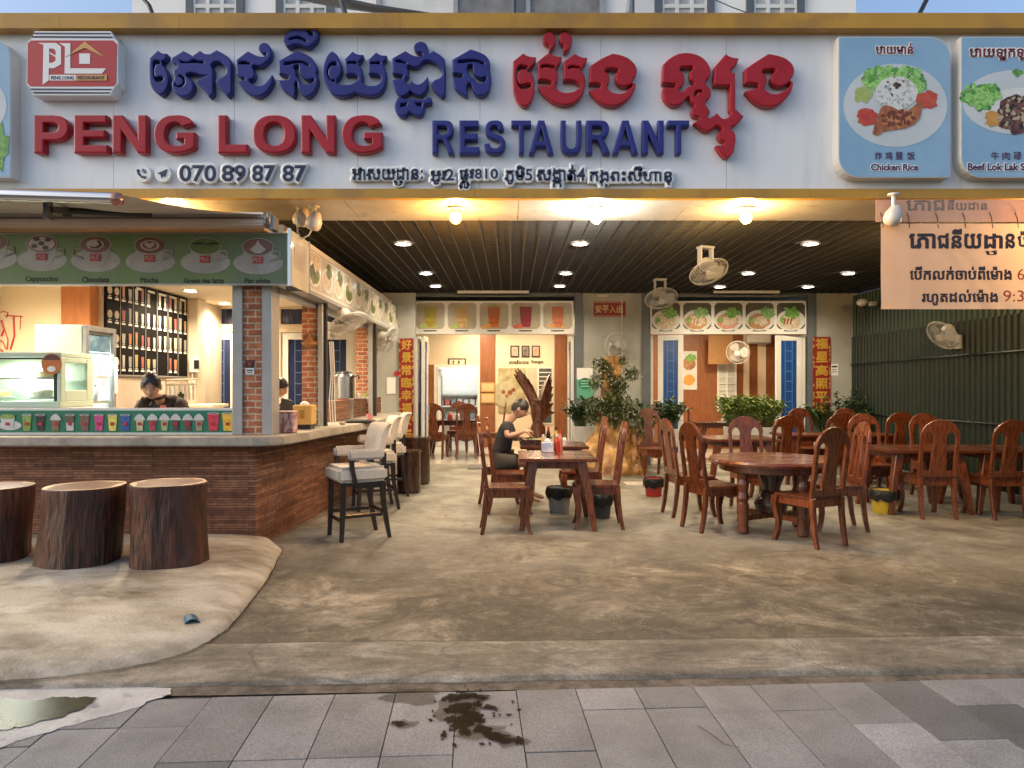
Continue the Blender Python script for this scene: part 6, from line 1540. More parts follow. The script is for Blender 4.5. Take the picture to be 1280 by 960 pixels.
# green leaf sheet poster far left is hidden by the cake case; window glass of the side bay
# ================================================================== SHOP FRONT FITTINGS
# light boxes above the two doorways
def transom(label, a, b, kind):
    x0, x1 = W(a, 0, BW - .06).x, W(b, 0, BW - .06).x
    z0, z1 = W(0, 418, BW).z, W(0, 376.5, BW).z
    t = thing("transom_sign", label, "sign", ((x0 + x1) / 2, BW - .06, z0), 0, "printed panels above the doorways")
    mb = MB(); mb.bx(x0, x1, BW - 0.06, BW + 0.05, z0, z1); mb.build("box", WHITE, t, world=True, bevel=0.006)
    n = 5; w = (x1 - x0) / n; Y = BW - 0.062
    back = mat("panel_beige", (0.30, 0.265, 0.19), (0.42, 0.38, 0.29), scale=3, rough=0.5) if kind == 'drink' else mat("panel_dark", (0.03, 0.04, 0.02), (0.08, 0.07, 0.04), scale=5, rough=0.5)
    rr = random.Random(2)
    for k in range(n):
        xa, xb = x0 + w * k + 0.03, x0 + w * (k + 1) - 0.03
        za, zb = z0 + 0.10, z1 - 0.04
        mb = MB(); c = 0.05
        mb.prism([[(xa + c, za), (xb - c, za), (xb, za + c), (xb, zb - c), (xb - c, zb), (xa + c, zb), (xa, zb - c), (xa, za + c)]], Y - 0.003, Y); pic = mb.build("printed_picture", back, t, world=True)
        cx = (xa + xb) / 2
        def lay(nm, m, polys, d):
            mb = MB()
            for i_, p in enumerate(polys): mb.prism([p], Y - 0.003 - d - .0002 * i_, Y - 0.003 - d + 0.0012)
            mb.build(nm, m, pic, world=True)
        if kind == 'drink':
            cc = [(0.32, 0.26, 0.03), (0.46, 0.30, 0.12), (0.42, 0.11, 0.03), (0.26, 0.03, 0.05), (0.45, 0.14, 0.06)][k]
            m1 = mat("printed_drink", cc, tuple(v * 1.5 for v in cc), scale=14, rough=0.55, spec=0.2)
            m0 = mat("printed_drink_top", tuple(min(.7, v * .9 + .03) for v in cc), rough=0.55, spec=0.2)
            lay("glass", m1, [[(cx - 0.085, za + 0.03), (cx + 0.085, za + 0.03), (cx + 0.105, za + 0.2), (cx - 0.105, za + 0.2)]], 0.002)
            lay("glass_top", m0, [[(cx - 0.105, za + 0.2), (cx + 0.105, za + 0.2), (cx + 0.115, zb - 0.07), (cx - 0.115, zb - 0.07)], [(cx - .08, za + .1), (cx + .08, za + .1), (cx + .085, za + .14), (cx - .085, za + .14)]], 0.004)
            fr = [LEMON, LEMON, CHEESE, TOM, CHEESE][k]
            lay("fruit", fr, [ell(cx - 0.12, za + 0.055, 0.07, 0.045, 14, .2, k), ell(cx + (0.1 if k in (0, 4) else -0.19), za + 0.035, 0.05, 0.03, 14, .2, k + 3)] , 0.006)
            if k == 2: lay("herb", LETT, [ell(cx, zb - 0.06, 0.06, 0.03, 14, .5, 2)], 0.006)
        else:
            lay("bowl", CUPW, [ell(cx, za + 0.16, 0.27, 0.2, 30)], 0.002)
            lay("noodles", [NOOD, BROTH, BEEF, BROTH, NOOD][k] if k != 2 else mat("pink_meat", (0.40, 0.16, 0.12), (0.6, 0.34, 0.27), scale=16, rough=0.15), [ell(cx - 0.02, za + 0.14, 0.21, 0.15, 30, .08, k)], 0.004)
            lay("noodle_top", NOOD, [ell(cx + 0.02, za + 0.15, 0.14, 0.09, 24, .3, k + 4)], 0.006)
            lay("herbs", LETT, [ell(cx + (0.08, 0.06, 0.06, 0.14, 0.02)[k], za + 0.3, 0.15, 0.1, 26, .4, k + 1), ell(cx - 0.16, za + 0.16, 0.05, 0.06, 14, .4, k)], 0.008)
            if k in (1, 4): lay("sliced_meat", mat("sliced_meat", (0.20, 0.05, 0.04), (0.35, 0.12, 0.08), scale=20, rough=0.2), [[(cx - .15 + .06 * j, za + .08), (cx - .12 + .06 * j, za + .08), (cx - .09 + .06 * j, za + .2), (cx - .12 + .06 * j, za + .2)] for j in range(3)], 0.009)
        lay("caption_line", BLACKP, [[(cx - 0.13, z0 + 0.055), (cx - 0.05, z0 + 0.05), (cx + 0.12, z0 + 0.055), (cx + 0.12, z0 + 0.075), (cx - 0.13, z0 + 0.075)]], 0.0)
transom("white panel of five printed iced drinks above the left doorway", 518, 717, 'drink')
transom("white panel of five printed noodle bowls above the right doorway", 813, 1008, 'food')
# folded doors of the left doorway, open blue glass doors of the right one
def door(label, hx, y, w, ang, h, glass, fr=0.10):
    t = thing("folding_door", label, "door", (hx, y, 0.035), ang)
    mb = MB(); mb.bx(0, fr, -.025, .025, 0, h); mb.bx(w - fr, w, -.025, .025, 0, h); mb.bx(fr, w - fr, -.024, .024, h - fr, h); mb.bx(fr, w - fr, -.024, .024, 0, fr * 2); mb.build("door_frame", WHITE, t, bevel=0.004)
    mb = MB(); mb.bx(fr, w - fr, -.007, .007, fr * 2, h - fr); p = mb.build("pane", glass, t)
    mb = MB(); g = w - 2 * fr
    for s in (-1, 1):
        for k in (0.28, 0.72): mb.bx(fr + g * k - .005, fr + g * k + .005, s * .010 - .002, s * .010 + .002, fr * 2, h - fr)
        for k in range(1, 11): zz = fr * 2 + (h - fr * 3) * k / 11; mb.bx(fr + g * .28, fr + g * .72, s * .0105 - .002, s * .0105 + .002, zz - .006, zz + .006)
    mb.build("leading", BLUEL, p)
    mb = MB(); mb.box((w - .05, -.04, 1.0), (.03, .03, .16)); mb.build("handle", ALU, t)
    return t
DH = W(0, 419, BW).z - 0.04
door("white door leaf folded against the left jamb of the left doorway", W(520, 0, BW).x, BW + 0.02, 0.5, R(86), DH, BLUEG)
door("second white door leaf folded behind the first at the left doorway", W(524, 0, BW).x + 0.06, BW + 0.02, 0.5, R(87), DH, BLUEG)
door("white door leaf folded against the right jamb of the left doorway", W(716, 0, BW).x, BW + 0.02, 0.5, R(93), DH, BLUEG)
door("white door with tall blue leaded glass half open at the left of the noodle doorway", W(822, 0, BW).x, BW - 0.02, 0.47, R(-12), DH, BLUEG)
door("white door with tall blue leaded glass half open at the right of the noodle doorway", W(969, 0, BW).x, BW - 0.02, 0.52, R(8), DH, BLUEG)
door("narrow white door leaf folded against the right jamb of the noodle doorway", W(1006, 0, BW).x, BW + 0.02, 0.5, R(104), DH, BLUEG)
door("narrow white door leaf folded against the left jamb of the noodle doorway", W(815, 0, BW).x, BW + 0.02, 0.5, R(80), DH, BLUEG)
# red couplets
def couplet(label, px0, px1, py0, py1, text, D=BW - 0.04, tilt=0):
    x0, x1 = W(px0, 0, D).x, W(px1, 0, D).x; z0, z1 = W(0, py1, D).z, W(0, py0, D).z
    t = thing("red_couplet", label, "paper banner", ((x0 + x1) / 2, D, z0), 0, "red paper couplets beside the doors")
    mb = MB(); mb.bx(x0, x1, D - 0.004, D, z0, z1); mb.build("paper", COUPR, t, world=True)
    mb = MB(); n = len(text); h = (z1 - z0) / n
    for i, ch in enumerate(text):
        zt2 = z1 - h * i - h * 0.10
        txt(mb, ch, x0 + (x1 - x0) * .14, x1 - (x1 - x0) * .14, zt2 - h * .82, zt2, D - 0.0045, 0.002, 0.035)
    mb.build("gold_lettering", GOLDT, t, world=True)
    rr = random.Random(3); mb = MB()
    for k in range(26):
        zz = z0 + (z1 - z0) * rr.random(); s = rr.choice((0.05, 0.95)); xx = x0 + (x1 - x0) * s
        mb.prism([ell(xx, zz, .012, .03, 8, .5, k)], D - .006, D - .0045)
    mb.build("gold_ornament", GOLDT, t, world=True)
couplet("long red paper couplet with eight gold characters left of the drinks doorway", 499, 517, 423, 549, "好景常臨幸福家宅", D=13.0)
couplet("red paper couplet with gold characters right of the noodle doorway", 1016, 1038, 421, 521, "福星高照平安")
mb = MB(); D = 13.05; mb.bx(W(470, 0, D).x, W(519, 0, D).x, D, D + 0.12, 0, 3.2); tag(mb.build("grey_pier", GREYW), "grey pier behind the long red couplet at the kiosk end", "pier")
t = thing("door_blessing", "small red paper with four pale gold characters high on the grey pier wall", "paper banner", (W(762, 0, BW).x, BW, 2.9))
mb = MB(); x0, x1, z0, z1 = W(742, 0, BW).x, W(782, 0, BW).x, W(0, 396, BW).z, W(0, 377, BW).z; mb.bx(x0, x1, BW - 0.008, BW - .003, z0, z1); mb.build("paper", COUPR, t, world=True)
mb = MB()
for i, ch in enumerate("安平入出"): txt(mb, ch, x0 + .03 + i * .135, x0 + .15 + i * .135, z0 + .07, z0 + .22, BW - .0085, .002, .04)
for i in range(22): mb.bx(x0 + .01 + i * .0265, x0 + .024 + i * .0265, BW - .0105, BW - .0085, z0 + .01, z0 + .025); mb.bx(x0 + .01 + i * .0265, x0 + .024 + i * .0265, BW - .0105, BW - .0085, z1 - .025, z1 - .01)
mb.build("pale_lettering", mat("pale_gold", (0.6, 0.45, 0.2), rough=0.5), t, world=True)
# conduit on the pier, small sensor lamp, camera
mb = MB(); X_ = W(777, 0, BW).x; mb.tube([(X_, BW - .02, 1.9), (X_, BW - .02, 3.2)], .012, 6); tag(mb.build("conduit", PLAST), "thin white conduit running up the grey pier wall", "pipe")
mb = MB(); p = W(753, 370, BW - .1); mb.box(p, (.20, .06, .035)); tag(mb.build("sensor", PLAST, bevel=.01), "small white sensor box on the ceiling above the red blessing paper", "sensor")
t = thing("green_poster", "green and white notice on the jamb beside the potted plant", "poster", (W(728, 0, BW).x, BW - .04, 1.5))
x0, x1 = W(721, 0, BW - .05).x, W(741, 0, BW - .05).x; z0, z1 = W(0, 498, BW).z, W(0, 460, BW).z
mb = MB(); mb.bx(x0, x1, BW - .052, BW - .048, z0, z1); mb.build("sheet", WHITEL, t, world=True)
mb = MB(); mb.bx(x0, x1, BW - .055, BW - .0525, z0, z0 + .36); g_ = mb.build("green_field", mat("mint_print", (0.10, 0.36, 0.24), rough=0.4), t, world=True)
mb = MB(); cx = (x0 + x1) / 2; mb.prism([ell(cx, z0 + .28, .12, .11)], BW - .058, BW - .0555); mb.build("green_disc", mat("green_print", (0.01, 0.16, 0.08), rough=.4), t, world=True)
mb = MB()
for k in range(3): mb.bx(cx - .08, cx + .08, BW - .061, BW - .0585, z0 + .22 + k * .05, z0 + .24 + k * .05)
mb.build("text_line", mat("mint_line", (0.3, 0.6, 0.45), rough=.4), t, world=True)
t = thing("notice_sheet", "white paper notice on the grey wall beside the green fence", "notice", (W(1043, 0, BW).x, BW, 1.8))
mb = MB(); mb.box((0, -.005, 0), (.14, .004, .22)); mb.build("sheet", WHITEL, t); mb = MB(); mb.box((0, -.009, .06), (.1, .002, .03)); mb.box((0, -.009, 0), (.1, .002, .012)); mb.box((0, -.009, -.04), (.1, .002, .012)); mb.build("text_line", BLACKP, t)
t = thing("wall_notices", "white notice sheet on the grey pier left of the long couplet", "notice", (W(489, 0, 13.04).x, 13.04, 1.5))
mb = MB(); mb.box((0, -.004, 0), (.16, .004, .3)); mb.build("sheet", WHITEL, t); mb = MB(); mb.prism([ell(.1, .22, .05, .05)], -.012, -.008); mb.build("red_disc", REDP, t)
# CCTV clutter in the right corner
p = W(1078, 378, 12.6)
t = thing("corner_lamp", "dusty wall lamp with wires in the corner above the green fence", "lamp", tuple(p))
mb = MB(); mb.ball((0, 0, 0), (.1, .1, .07), 14, 8); mb.build("lamp_head", PLAST, t, smooth=True); mb = MB(); mb.tube([(0, .1, -.05), (.02, .1, -.3), (0, .1, -.5)], .01, 6); mb.tube([(.06, .1, -.1), (.1, .1, -.35)], .02, 6); mb.build("wire", BLACKM, t)
mb = MB(); mb.bx(W(1075, 0, 12.9).x, W(1100, 0, 12.0).x, 12.3, 12.4, 2.88, 2.96); tag(mb.build("pipe_stub", mat("pale_pipe", (.35, .34, .3), rough=.5), bevel=.01), "pale pipe stub above the green fence near the ceiling", "pipe")

# ------------------------------------------------------------------ paper banner on the right
bn = thing("opening_hours_banner", "pale vinyl banner with Khmer opening hours hanging at the right", "banner", (W(1190, 0, 6.5).x, 6.5, 2.2))
BD = 6.50; kb2 = BD / FPX
nX = lambda px: (px - 640) * kb2
nZ = lambda py: EYE - (py - HOR) * kb2
VIN = mat("vinyl", (0.66, 0.47, 0.35), (0.74, 0.55, 0.42), scale=2.2, rough=0.32, bump=0.12, bscale=5, stretch=(1, 1, 1))
_n = VIN.node_tree; _tr = _n.nodes.new("ShaderNodeBsdfTranslucent"); _tr.inputs[0].default_value = (0.75, 0.52, 0.36, 1)
_mx = _n.nodes.new("ShaderNodeMixShader"); _mx.inputs[0].default_value = 0.42
_n.links.new(_n.nodes["Principled BSDF"].outputs[0], _mx.inputs[1]); _n.links.new(_tr.outputs[0], _mx.inputs[2]); _n.links.new(_mx.outputs[0], _n.nodes["Material Output"].inputs[0])
mb = MB()
nx_, nz_ = 60, 26
def wave(px, py):
    u, v = (px - 1100) / 240, (py - 280) / 110
    w = 0.010 * mnoise.noise((u * 5, v * 3, 1)) + 0.016 * math.exp(-((px - 1128 - (py - 280) * .1) / 7) ** 2) * min(1, v + .3) * .6
    w += 0.008 * math.exp(-((px - 1160 - (py - 290) * .7) / 8) ** 2) + 0.006 * math.exp(-((px - 1180 - (py - 290) * .8) / 6) ** 2) + .007 * math.exp(-((py - 378 + (px - 1100) * .1) / 6) ** 2) * math.exp(-((px - 1110) / 20) ** 2)
    return w
vs = [[mb.v((nX(1101 + 240 * i / nx_), BD - wave(1101 + 240 * i / nx_, 279.5 + 107 * j / nz_), nZ(279.5 + 107 * j / nz_))) for i in range(nx_ + 1)] for j in range(nz_ + 1)]
for j in range(nz_):
    for i in range(nx_): mb.bm.faces.new((vs[j][i], vs[j][i + 1], vs[j + 1][i + 1], vs[j + 1][i]))
mb.build("sheet", VIN, bn, world=True, smooth=True, recalc=False)
def btxt(mb, items, bold=.02):
    for w, a, b, c, d in items:
        sub = MB(); txt(sub, w, nX(a), nX(b), nZ(d), nZ(c), 0, 0.001, bold)
        for v in sub.bm.verts:
            px = v.co.x / kb2 + 640; py = HOR - (v.co.z - EYE) / kb2
            v.co.y = BD - wave(px, py) - 0.004 + v.co.y
        me = bpy.data.meshes.new("t"); sub.bm.to_mesh(me); sub.bm.free(); mb.mesh(me)
mb = MB()
btxt(mb, [("េភា", 1136, 1169, 292, 311), ("ជនី", 1171, 1202, 286, 311), ("យ", 1205, 1227, 292, 311), ("ដា", 1230, 1253, 292, 311), ("ឋ", 1231, 1246, 313, 319), ("ន", 1256, 1268, 292, 311), ("ប៉េងឡុង", 1271, 1330, 289, 314)], .035)
btxt(mb, [("េបីកលក់ចាប់ពីេម៉ាង", 1136, 1264, 333, 350), ("រហូតដល់េម៉ាង", 1152, 1247, 362, 382)], .035)
mb.build("khmer_lettering", mat("banner_ink", (0.035, 0.025, 0.035), rough=.5), bn, world=True)
mb = MB(); btxt(mb, [("6:00", 1271, 1306, 336, 350), ("9:30", 1254, 1292, 363, 377)], .0)
mb.build("red_lettering", mat("banner_red", (0.42, 0.06, 0.03), rough=.5), bn, world=True)
mb = MB()
for px in (1103, 1136, 1172, 1206, 1240, 1272): mb.tube([(nX(px), BD - .01, nZ(285)), (nX(px) + .01, BD + .02, nZ(272)), (nX(px) + .005, BD + .09, nZ(252))], .004, 5)
mb.build("tie", BLACKP, bn, world=True)
# older banner folded up behind it against the soffit
ob = thing("folded_banner", "older banner folded up behind the opening hours banner with faded letters", "banner", (W(1200, 0, 6.68).x, 6.62, 3.1))
mb = MB(); mb.bx(nX(1098), nX(1340), 6.545, 6.55, nZ(276), nZ(248)); mb.build("sheet", VIN, ob, world=True)
mb = MB()
for w, a, b, c, d in (("េភាជ", 1136, 1184, 247, 262), ("នីយដាន", 1188, 1238, 248, 261)): txt(mb, w, nX(a), nX(b), nZ(d), nZ(c), 6.5445, .002, .02)
mb.build("faded_lettering", mat("faded_ink", (0.30, 0.22, 0.18), rough=.6), ob, world=True)

# ------------------------------------------------------------------ fans
FANW = mat("fan_plastic", (0.52, 0.50, 0.45), (0.58, 0.56, 0.51), scale=5, rough=.4)
FANB = mat("fan_blade", (0.38, 0.37, 0.35), rough=.3)
FANC = mat("fan_cage", (0.52, 0.52, 0.50), rough=.35)
def fan(label, loc, rz, tilt, mount='wall', r=0.21, name="wall_fan", drop=0.12):
    """root at the mounting plate on the wall (or ceiling); head looks along local -y and tilts down"""
    t = thing(name, label, "fan", loc, rz, "electric fans around the restaurant")
    mb = MB()
    if mount == 'wall':
        mb.box((0, -0.02, -0.05), (.10, .04, .20)); mb.tube([(0, -.03, -.08), (0, -.16, -.10), (0, -.22, -.02)], [.035, .03, .03], 10); hc = Vector((0, -.27, .06))
    else:
        mb.box((0, 0, -.015), (.20, .12, .03)); mb.box((-.085, 0, -.13), (.02, .09, .22)); mb.box((.085, 0, -.13), (.02, .09, .22)); mb.box((0, 0, -.22), (.18, .08, .03)); hc = Vector((0, -.05, -.30))
    mb.build("bracket", FANW, t, bevel=.006, smooth=.9)
    Mx = Matrix.Translation(hc) @ Matrix.Rotation(tilt, 4, 'X')
    mb = MB(); mb.M = Mx; mb.lathe([(.03, .17), (.075, .14), (.085, .06), (.06, .015)], n=18, axis='y'); mb.build("motor", FANW, t, smooth=1.0)
    mb = MB(); mb.M = Mx
    for k in range(3):
        a0 = 2 * PI * k / 3
        rows = []
        for i in range(7):
            rr_ = .035 + (r * .86 - .035) * i / 6
            wid = .45 + .35 * math.sin(PI * (i / 6) ** .8)
            rows.append([Vector((rr_ * math.cos(a0 + s * wid), -.035 + .03 * s, rr_ * math.sin(a0 + s * wid))) for s in (-1, -.5, 0, .5, 1)])
        for a, b in zip(rows, rows[1:]):
            for i in range(4): mb.face([a[i], a[i + 1], b[i + 1], b[i]])
    mb.lathe([(.04, -.0), (.04, -.06), (.02, -.07)], n=14, axis='y'); mb.build("blades", FANB, t, smooth=True, recalc=False)
    mb = MB(); mb.M = Mx
    for q, (rad, y) in enumerate(((r, -.03), (r * .98, -.055), (r * .66, -.088), (r * .30, -.10), (r * .7, .018))):
        mb.tube([(rad * math.cos(2 * PI * k / 36), y, rad * math.sin(2 * PI * k / 36)) for k in range(37)], .0075 if q == 0 else .0022, 5, cap=False)
    for k in range(40):
        a = 2 * PI * k / 40
        mb.tube([(rr_ * math.cos(a + (.25 if i < 3 else 0) * (1 - rr_ / r)), y, rr_ * math.sin(a + (.25 if i < 3 else 0) * (1 - rr_ / r))) for i, (rr_, y) in enumerate(((r * .22, -.102), (r * .6, -.092), (r * .96, -.058), (r, -.03), (r * .7, .018), (r * .35, .03)))], .0014, 3, cap=False)
    mb.lathe([(r * .23, -.098), (r * .23, -.106), (.005, -.108)], n=18, axis='y')
    mb.build("cage", FANC, t, smooth=True)
    return t
p = W(763, 432, BW); fan("white wall fan on the grey pier below the red blessing paper", (p.x, BW - .002, p.z - .05), R(14), R(8), r=.225)
p = W(882, 300, 8.9); fan("white fan hanging from the grid ceiling nearer the amber bulb", (p.x, 8.9, CZ), R(20), R(58), 'ceiling', r=.24, name="ceiling_fan")
p = W(825, 338, 11.6); fan("white fan hanging from the grid ceiling near the pier wall", (p.x, 11.6, CZ), R(5), R(58), 'ceiling', r=.26, name="ceiling_fan")
D = FX * FPX / (1202 - 640); p = W(1206, 423, D); fan("white wall fan fixed to the green corrugated fence", (FX - .03, D, p.z), R(-75), R(38), r=.235)
p = W(441, 410, 9.4); fan("white wall fan tilted down outside the kiosk near the second pier", (-2.30, 9.0, 2.25), R(62), R(62), r=.25)
p = W(492, 437, 11.9); fan("white wall fan at the rear of the kiosk beside the long couplet", (-2.28, 11.6, 2.2), R(80), R(25), r=.24)
p = W(536, 440, 14.6); fan("cream wall fan inside the left dining room above the chairs", (W(520, 0, 14.8).x - .1, 14.8, p.z), R(50), R(5), r=.22)
p = W(918, 443, 15.4); fan("cream wall fan inside the right dining room beside the bamboo blind", (W(931, 0, 15.6).x, 15.9, p.z), R(-28), R(12), r=.25)
p = W(350, 376, 7.6); fan("white fan hanging inside the kiosk behind the corner pier", (p.x, 7.6, 2.93), R(30), R(50), 'ceiling', r=.2, name="ceiling_fan")
# air conditioner in the right room
p = W(947, 424, RB2 - .1)
t = thing("air_conditioner", "white air conditioner on the wood wall of the right dining room", "air conditioner", (p.x, RB2 - .04, p.z))
mb = MB(); mb.box((0, -.1, 0), (.55, .2, .22)); mb.build("casing", WHITE, t, bevel=.03, seg=2); mb = MB(); mb.box((0, -.17, -.1), (.48, .08, .02)); mb.build("louvre", GREYPL, t)
# pictures inside the rooms
def picture(label, px0, px1, py0, py1, D, m, cat="picture", frame=None, name="picture", extra=None):
    x0, x1 = W(px0, 0, D).x, W(px1, 0, D).x; z0, z1 = W(0, py1, D).z, W(0, py0, D).z
    t = thing(name, label, cat, ((x0 + x1) / 2, D, z0))
    mb = MB(); mb.bx(x0, x1, D - .02, D - .004, z0, z1); mb.build("frame" if frame else "board", frame or m, t, world=True)
    if frame: mb = MB(); mb.bx(x0 + .03, x1 - .03, D - .024, D - .021, z0 + .03, z1 - .03); mb.build("printed_sheet", m, t, world=True)
    if extra: extra(t, x0, x1, z0, z1, D - .0245)
    return t
def ex_wc(t, x0, x1, z0, z1, y):
    mb = MB(); txt(mb, "WC", x0 + .36, x1 - .06, z0 + .07, z1 - .07, y, .003, .02)
    for xx, sk in ((x0 + .12, 0), (x0 + .25, 1)):
        mb.prism([ell(xx, z1 - .07, .02, .02, 10)], y - .003, y)
        mb.prism([[(xx - .02, z1 - .1), (xx + .02, z1 - .1), (xx + (.035 if sk else .02), z0 + .09), (xx + .012, z0 + .09), (xx + .012, z0 + .04), (xx - .012, z0 + .04), (xx - .012, z0 + .09), (xx - (.035 if sk else .02), z0 + .09)]], y - .003, y)
    mb.build("black_lettering", BLACKP, t, world=True)
picture("small cream washroom sign with two figures reading WC", 560.5, 582.5, 448, 457, RB - .002, CREAM, "sign", frame=BLACKP, name="washroom_sign", extra=ex_wc)
FR = mat("dark_frame", (0.03, 0.015, 0.01), rough=.4)
PHO = [mat("portrait_print", a, b, scale=9, rough=.3) for a, b in (((.30, .25, .2), (.5, .45, .36)), ((.04, .035, .04), (.35, .28, .25)), ((.35, .18, .12), (.5, .42, .33)))]
for k, (a, b) in enumerate(((638, 649), (652, 662), (664.5, 675))):
    picture(("left", "dark middle", "right")[k] + " one of three small framed portraits high on the dining room wall", a, b, 432, 446.5, RB - .002, PHO[k], "portrait", frame=FR, name="framed_portrait").__setitem__("group", "framed portraits on the dining room wall")
mb = MB()
for w, a, b in (("េភាជនីយដាន", 636, 661), ("ប៉េងឡុង", 664, 679)): txt(mb, w, W(a, 0, RB).x, W(b, 0, RB).x, W(0, 455, RB).z, W(0, 450, RB).z, RB - .003, .01, .03)
tag(mb.build("wall_lettering", mat("green_ink", (.03, .07, .02), rough=.5)), "dark green Khmer lettering on the wall below the three portraits", "lettering")
NP = mat("menu_photo", (.20, .17, .08), (.46, .40, .24), scale=5, rough=.25)
def ex_bowls(t, x0, x1, z0, z1, y):
    mb = MB(); mb.prism([ell(x0 + .23 * (x1 - x0), z0 + .45, .3, .3, 28)], y - .003, y); mb.build("printed_bowl", mat("olive_print", (.34, .30, .18), (.46, .42, .28), scale=8, rough=.25), t, world=True)
    mb = MB()
    for dx, dz, r_ in ((.12, .5, .05), (.28, .48, .06), (.2, .4, .04), (.36, .55, .05)): mb.prism([ell(x0 + dx, z0 + dz, r_, r_, 16)], y - .006, y - .0035)
    mb.build("printed_topping", mat("red_brown_print", (.15, .04, .02), (.3, .12, .06), scale=14, rough=.3), t, world=True)
picture("large olive menu photograph of noodle bowls on the dining room wall", 623, 657, 460, 516, RB - .002, NP, "poster", name="menu_poster", extra=ex_bowls)
picture("pale vertical menu panel beside the large noodle photograph", 659, 671, 460, 516, RB - .003, mat("beige_panel", (.4, .36, .26), (.5, .45, .34), scale=3, rough=.3), "poster", name="menu_poster")
def ex_louvre(t, x0, x1, z0, z1, y):
    mb = MB()
    for k in range(9): zz = z0 + (z1 - z0) * (.3 + k * .075); mb.bx(x0 + .04, x1 - .04, y - .012, y, zz, zz + .02)
    mb.build("bar", WHITE, t, world=True)
picture("barred window beside the carved eagle in the left dining room", 672, 691, 459, 530, RB - .002, mat("night_pane", (.05, .05, .05), (.1, .1, .09), scale=3, rough=.1), "window", frame=WHITE, name="barred_window", extra=ex_louvre)
CERT = mat("certificate", (.5, .36, .16), (.58, .46, .26), scale=5, rough=.3)
for k, (a, b) in enumerate(((478, 490), (491.5, 504))):
    picture(("upper", "lower")[k] + " framed certificate on the wood strip between the doors", 601, 618.5, a, b, RB - .032, CERT, "certificate", frame=mat("gold_frame", (.45, .26, .08), rough=.4), name="framed_certificate").__setitem__("group", "framed certificates on the wood strip")
# poster of two dishes on the back wall of the right room
def ex_dish(t, x0, x1, z0, z1, y):
    xc = (x0 + x1) / 2; h = z1 - z0; w = x1 - x0
    for nm, m_, pl, d in (("printed_meat", mat("printed_meat", (.2, .08, .03), (.45, .25, .12), scale=14, rough=.4), [ell(xc, z0 + h * .68, w * .42, h * .17, 24, .1, 1)], 0), ("printed_salad", LETT, [ell(xc + .04, z0 + h * .82, w * .36, h * .1, 24, .4, 2)], .002), ("printed_soup", CHEESE, [ell(xc, z0 + h * .25, w * .36, h * .14, 24, .1, 3)], 0)):
        mb = MB()
        for q in pl: mb.prism([q], y - .003 - d, y - .0015 - d)
        mb.build(nm, m_, t, world=True)
picture("white poster with two dishes on the wood wall of the right dining room", 851, 871, 439, 487, RB2 - .002, CUPW, "poster", name="dish_poster", extra=ex_dish)
# side boundary of the right room
mb = MB(); mb.bx(6.45, 6.6, BW + .21, 19.4, 0.03, 2.95); tag(mb.build("outer_wall", WOODP), "wood panelled side wall of the right dining room", "wall")
# lamps of the rooms
for x, y, pw in ((-.9, 14.7, 30), (.6, 15.8, 28), (-.8, 16.2, 22), (2.9, 14.6, 42), (4.4, 14.6, 40)):
    lamp('AREA', (x, y, 2.93), pw, (1.0, .78, .50), .5)
lamp('AREA', (W(572, 0, 18).x, 18.2, 2.9), 28, (.95, 1, 1), .5)
# ================================================================== FURNITURE
def face_rz(fx_, fy_): return math.atan2(fx_, -fy_)
# carved wooden dining chair, front towards local -y
chair = thing("dining_chair", "x", "chair")
SEAT = 0.47
mb = MB()
mb.prism([[(-.235, -.235), (-.20, -.25), (.20, -.25), (.235, -.235), (.205, .20), (-.205, .20)]], SEAT - .03, SEAT, plane='xy'); mb.build("seat", WOODR, chair, bevel=.008, seg=2)
mb = MB(); mb.bx(-.21, .21, -.225, -.20, SEAT - .115, SEAT - .031); mb.bx(-.205, -.182, -.199, .18, SEAT - .10, SEAT - .031); mb.bx(.182, .205, -.199, .18, SEAT - .10, SEAT - .031); mb.bx(-.18, .18, .165, .185, SEAT - .10, SEAT - .031)
mb.prism([[(-.2, SEAT - .115), (.2, SEAT - .115), (.12, SEAT - .125), (.05, SEAT - .15), (0, SEAT - .158), (-.05, SEAT - .15), (-.12, SEAT - .125)]], -.224, -.201); mb.build("seat_frame", WOODR, chair)
def sq_ring(c, w, d): return [Vector((c[0] - w, c[1] - d, c[2])), Vector((c[0] + w, c[1] - d, c[2])), Vector((c[0] + w, c[1] + d, c[2])), Vector((c[0] - w, c[1] + d, c[2]))]
for s in (-1, 1):
    mb = MB()
    pr_ = [(0, .035, .02), (.0, .03, .022), (.03, .018, .02), (.10, .004, .021), (.2, -.004, .024), (.30, .012, .031), (.37, .022, .036), (.44, .012, .036)]
    mb.loft([sq_ring((s * (.19 + o * .5), -.215 - o * 1.2 + .0, z), w, w) for z, o, w in pr_]); mb.build("leg", WOODR, chair, bevel=.005, smooth=.9)
    mb = MB()
    pr_ = [(0, .055, .019), (.12, .03, .021), (.3, .008, .023), (.46, 0, .024)]
    mb.loft([sq_ring((s * .185, .19 + o, z), w, w) for z, o, w in pr_]); mb.build("leg", WOODR, chair, bevel=.004)
def arc(cx, cz, rx, rz_, a0, a1, n=10): return [(cx + rx * math.cos(R(a0 + (a1 - a0) * k / n)), cz + rz_ * math.sin(R(a0 + (a1 - a0) * k / n))) for k in range(n + 1)]
outer = [(-.215, SEAT + .0), (-.212, .90)] + [(x, z) for x, z in arc(0, .915, .218, .205, 178, 2, 18)] + [(.212, .90), (.215, SEAT)]
def slot(s):
    pts = [(s * .172, SEAT + .07), (s * .176, .90)] + [(s * x, z) for x, z in arc(.121, .905, .055, .075, 0, 180, 8)] + [(s * .066, .84), (s * .080, .70), (s * .086, SEAT + .07)]
    return pts
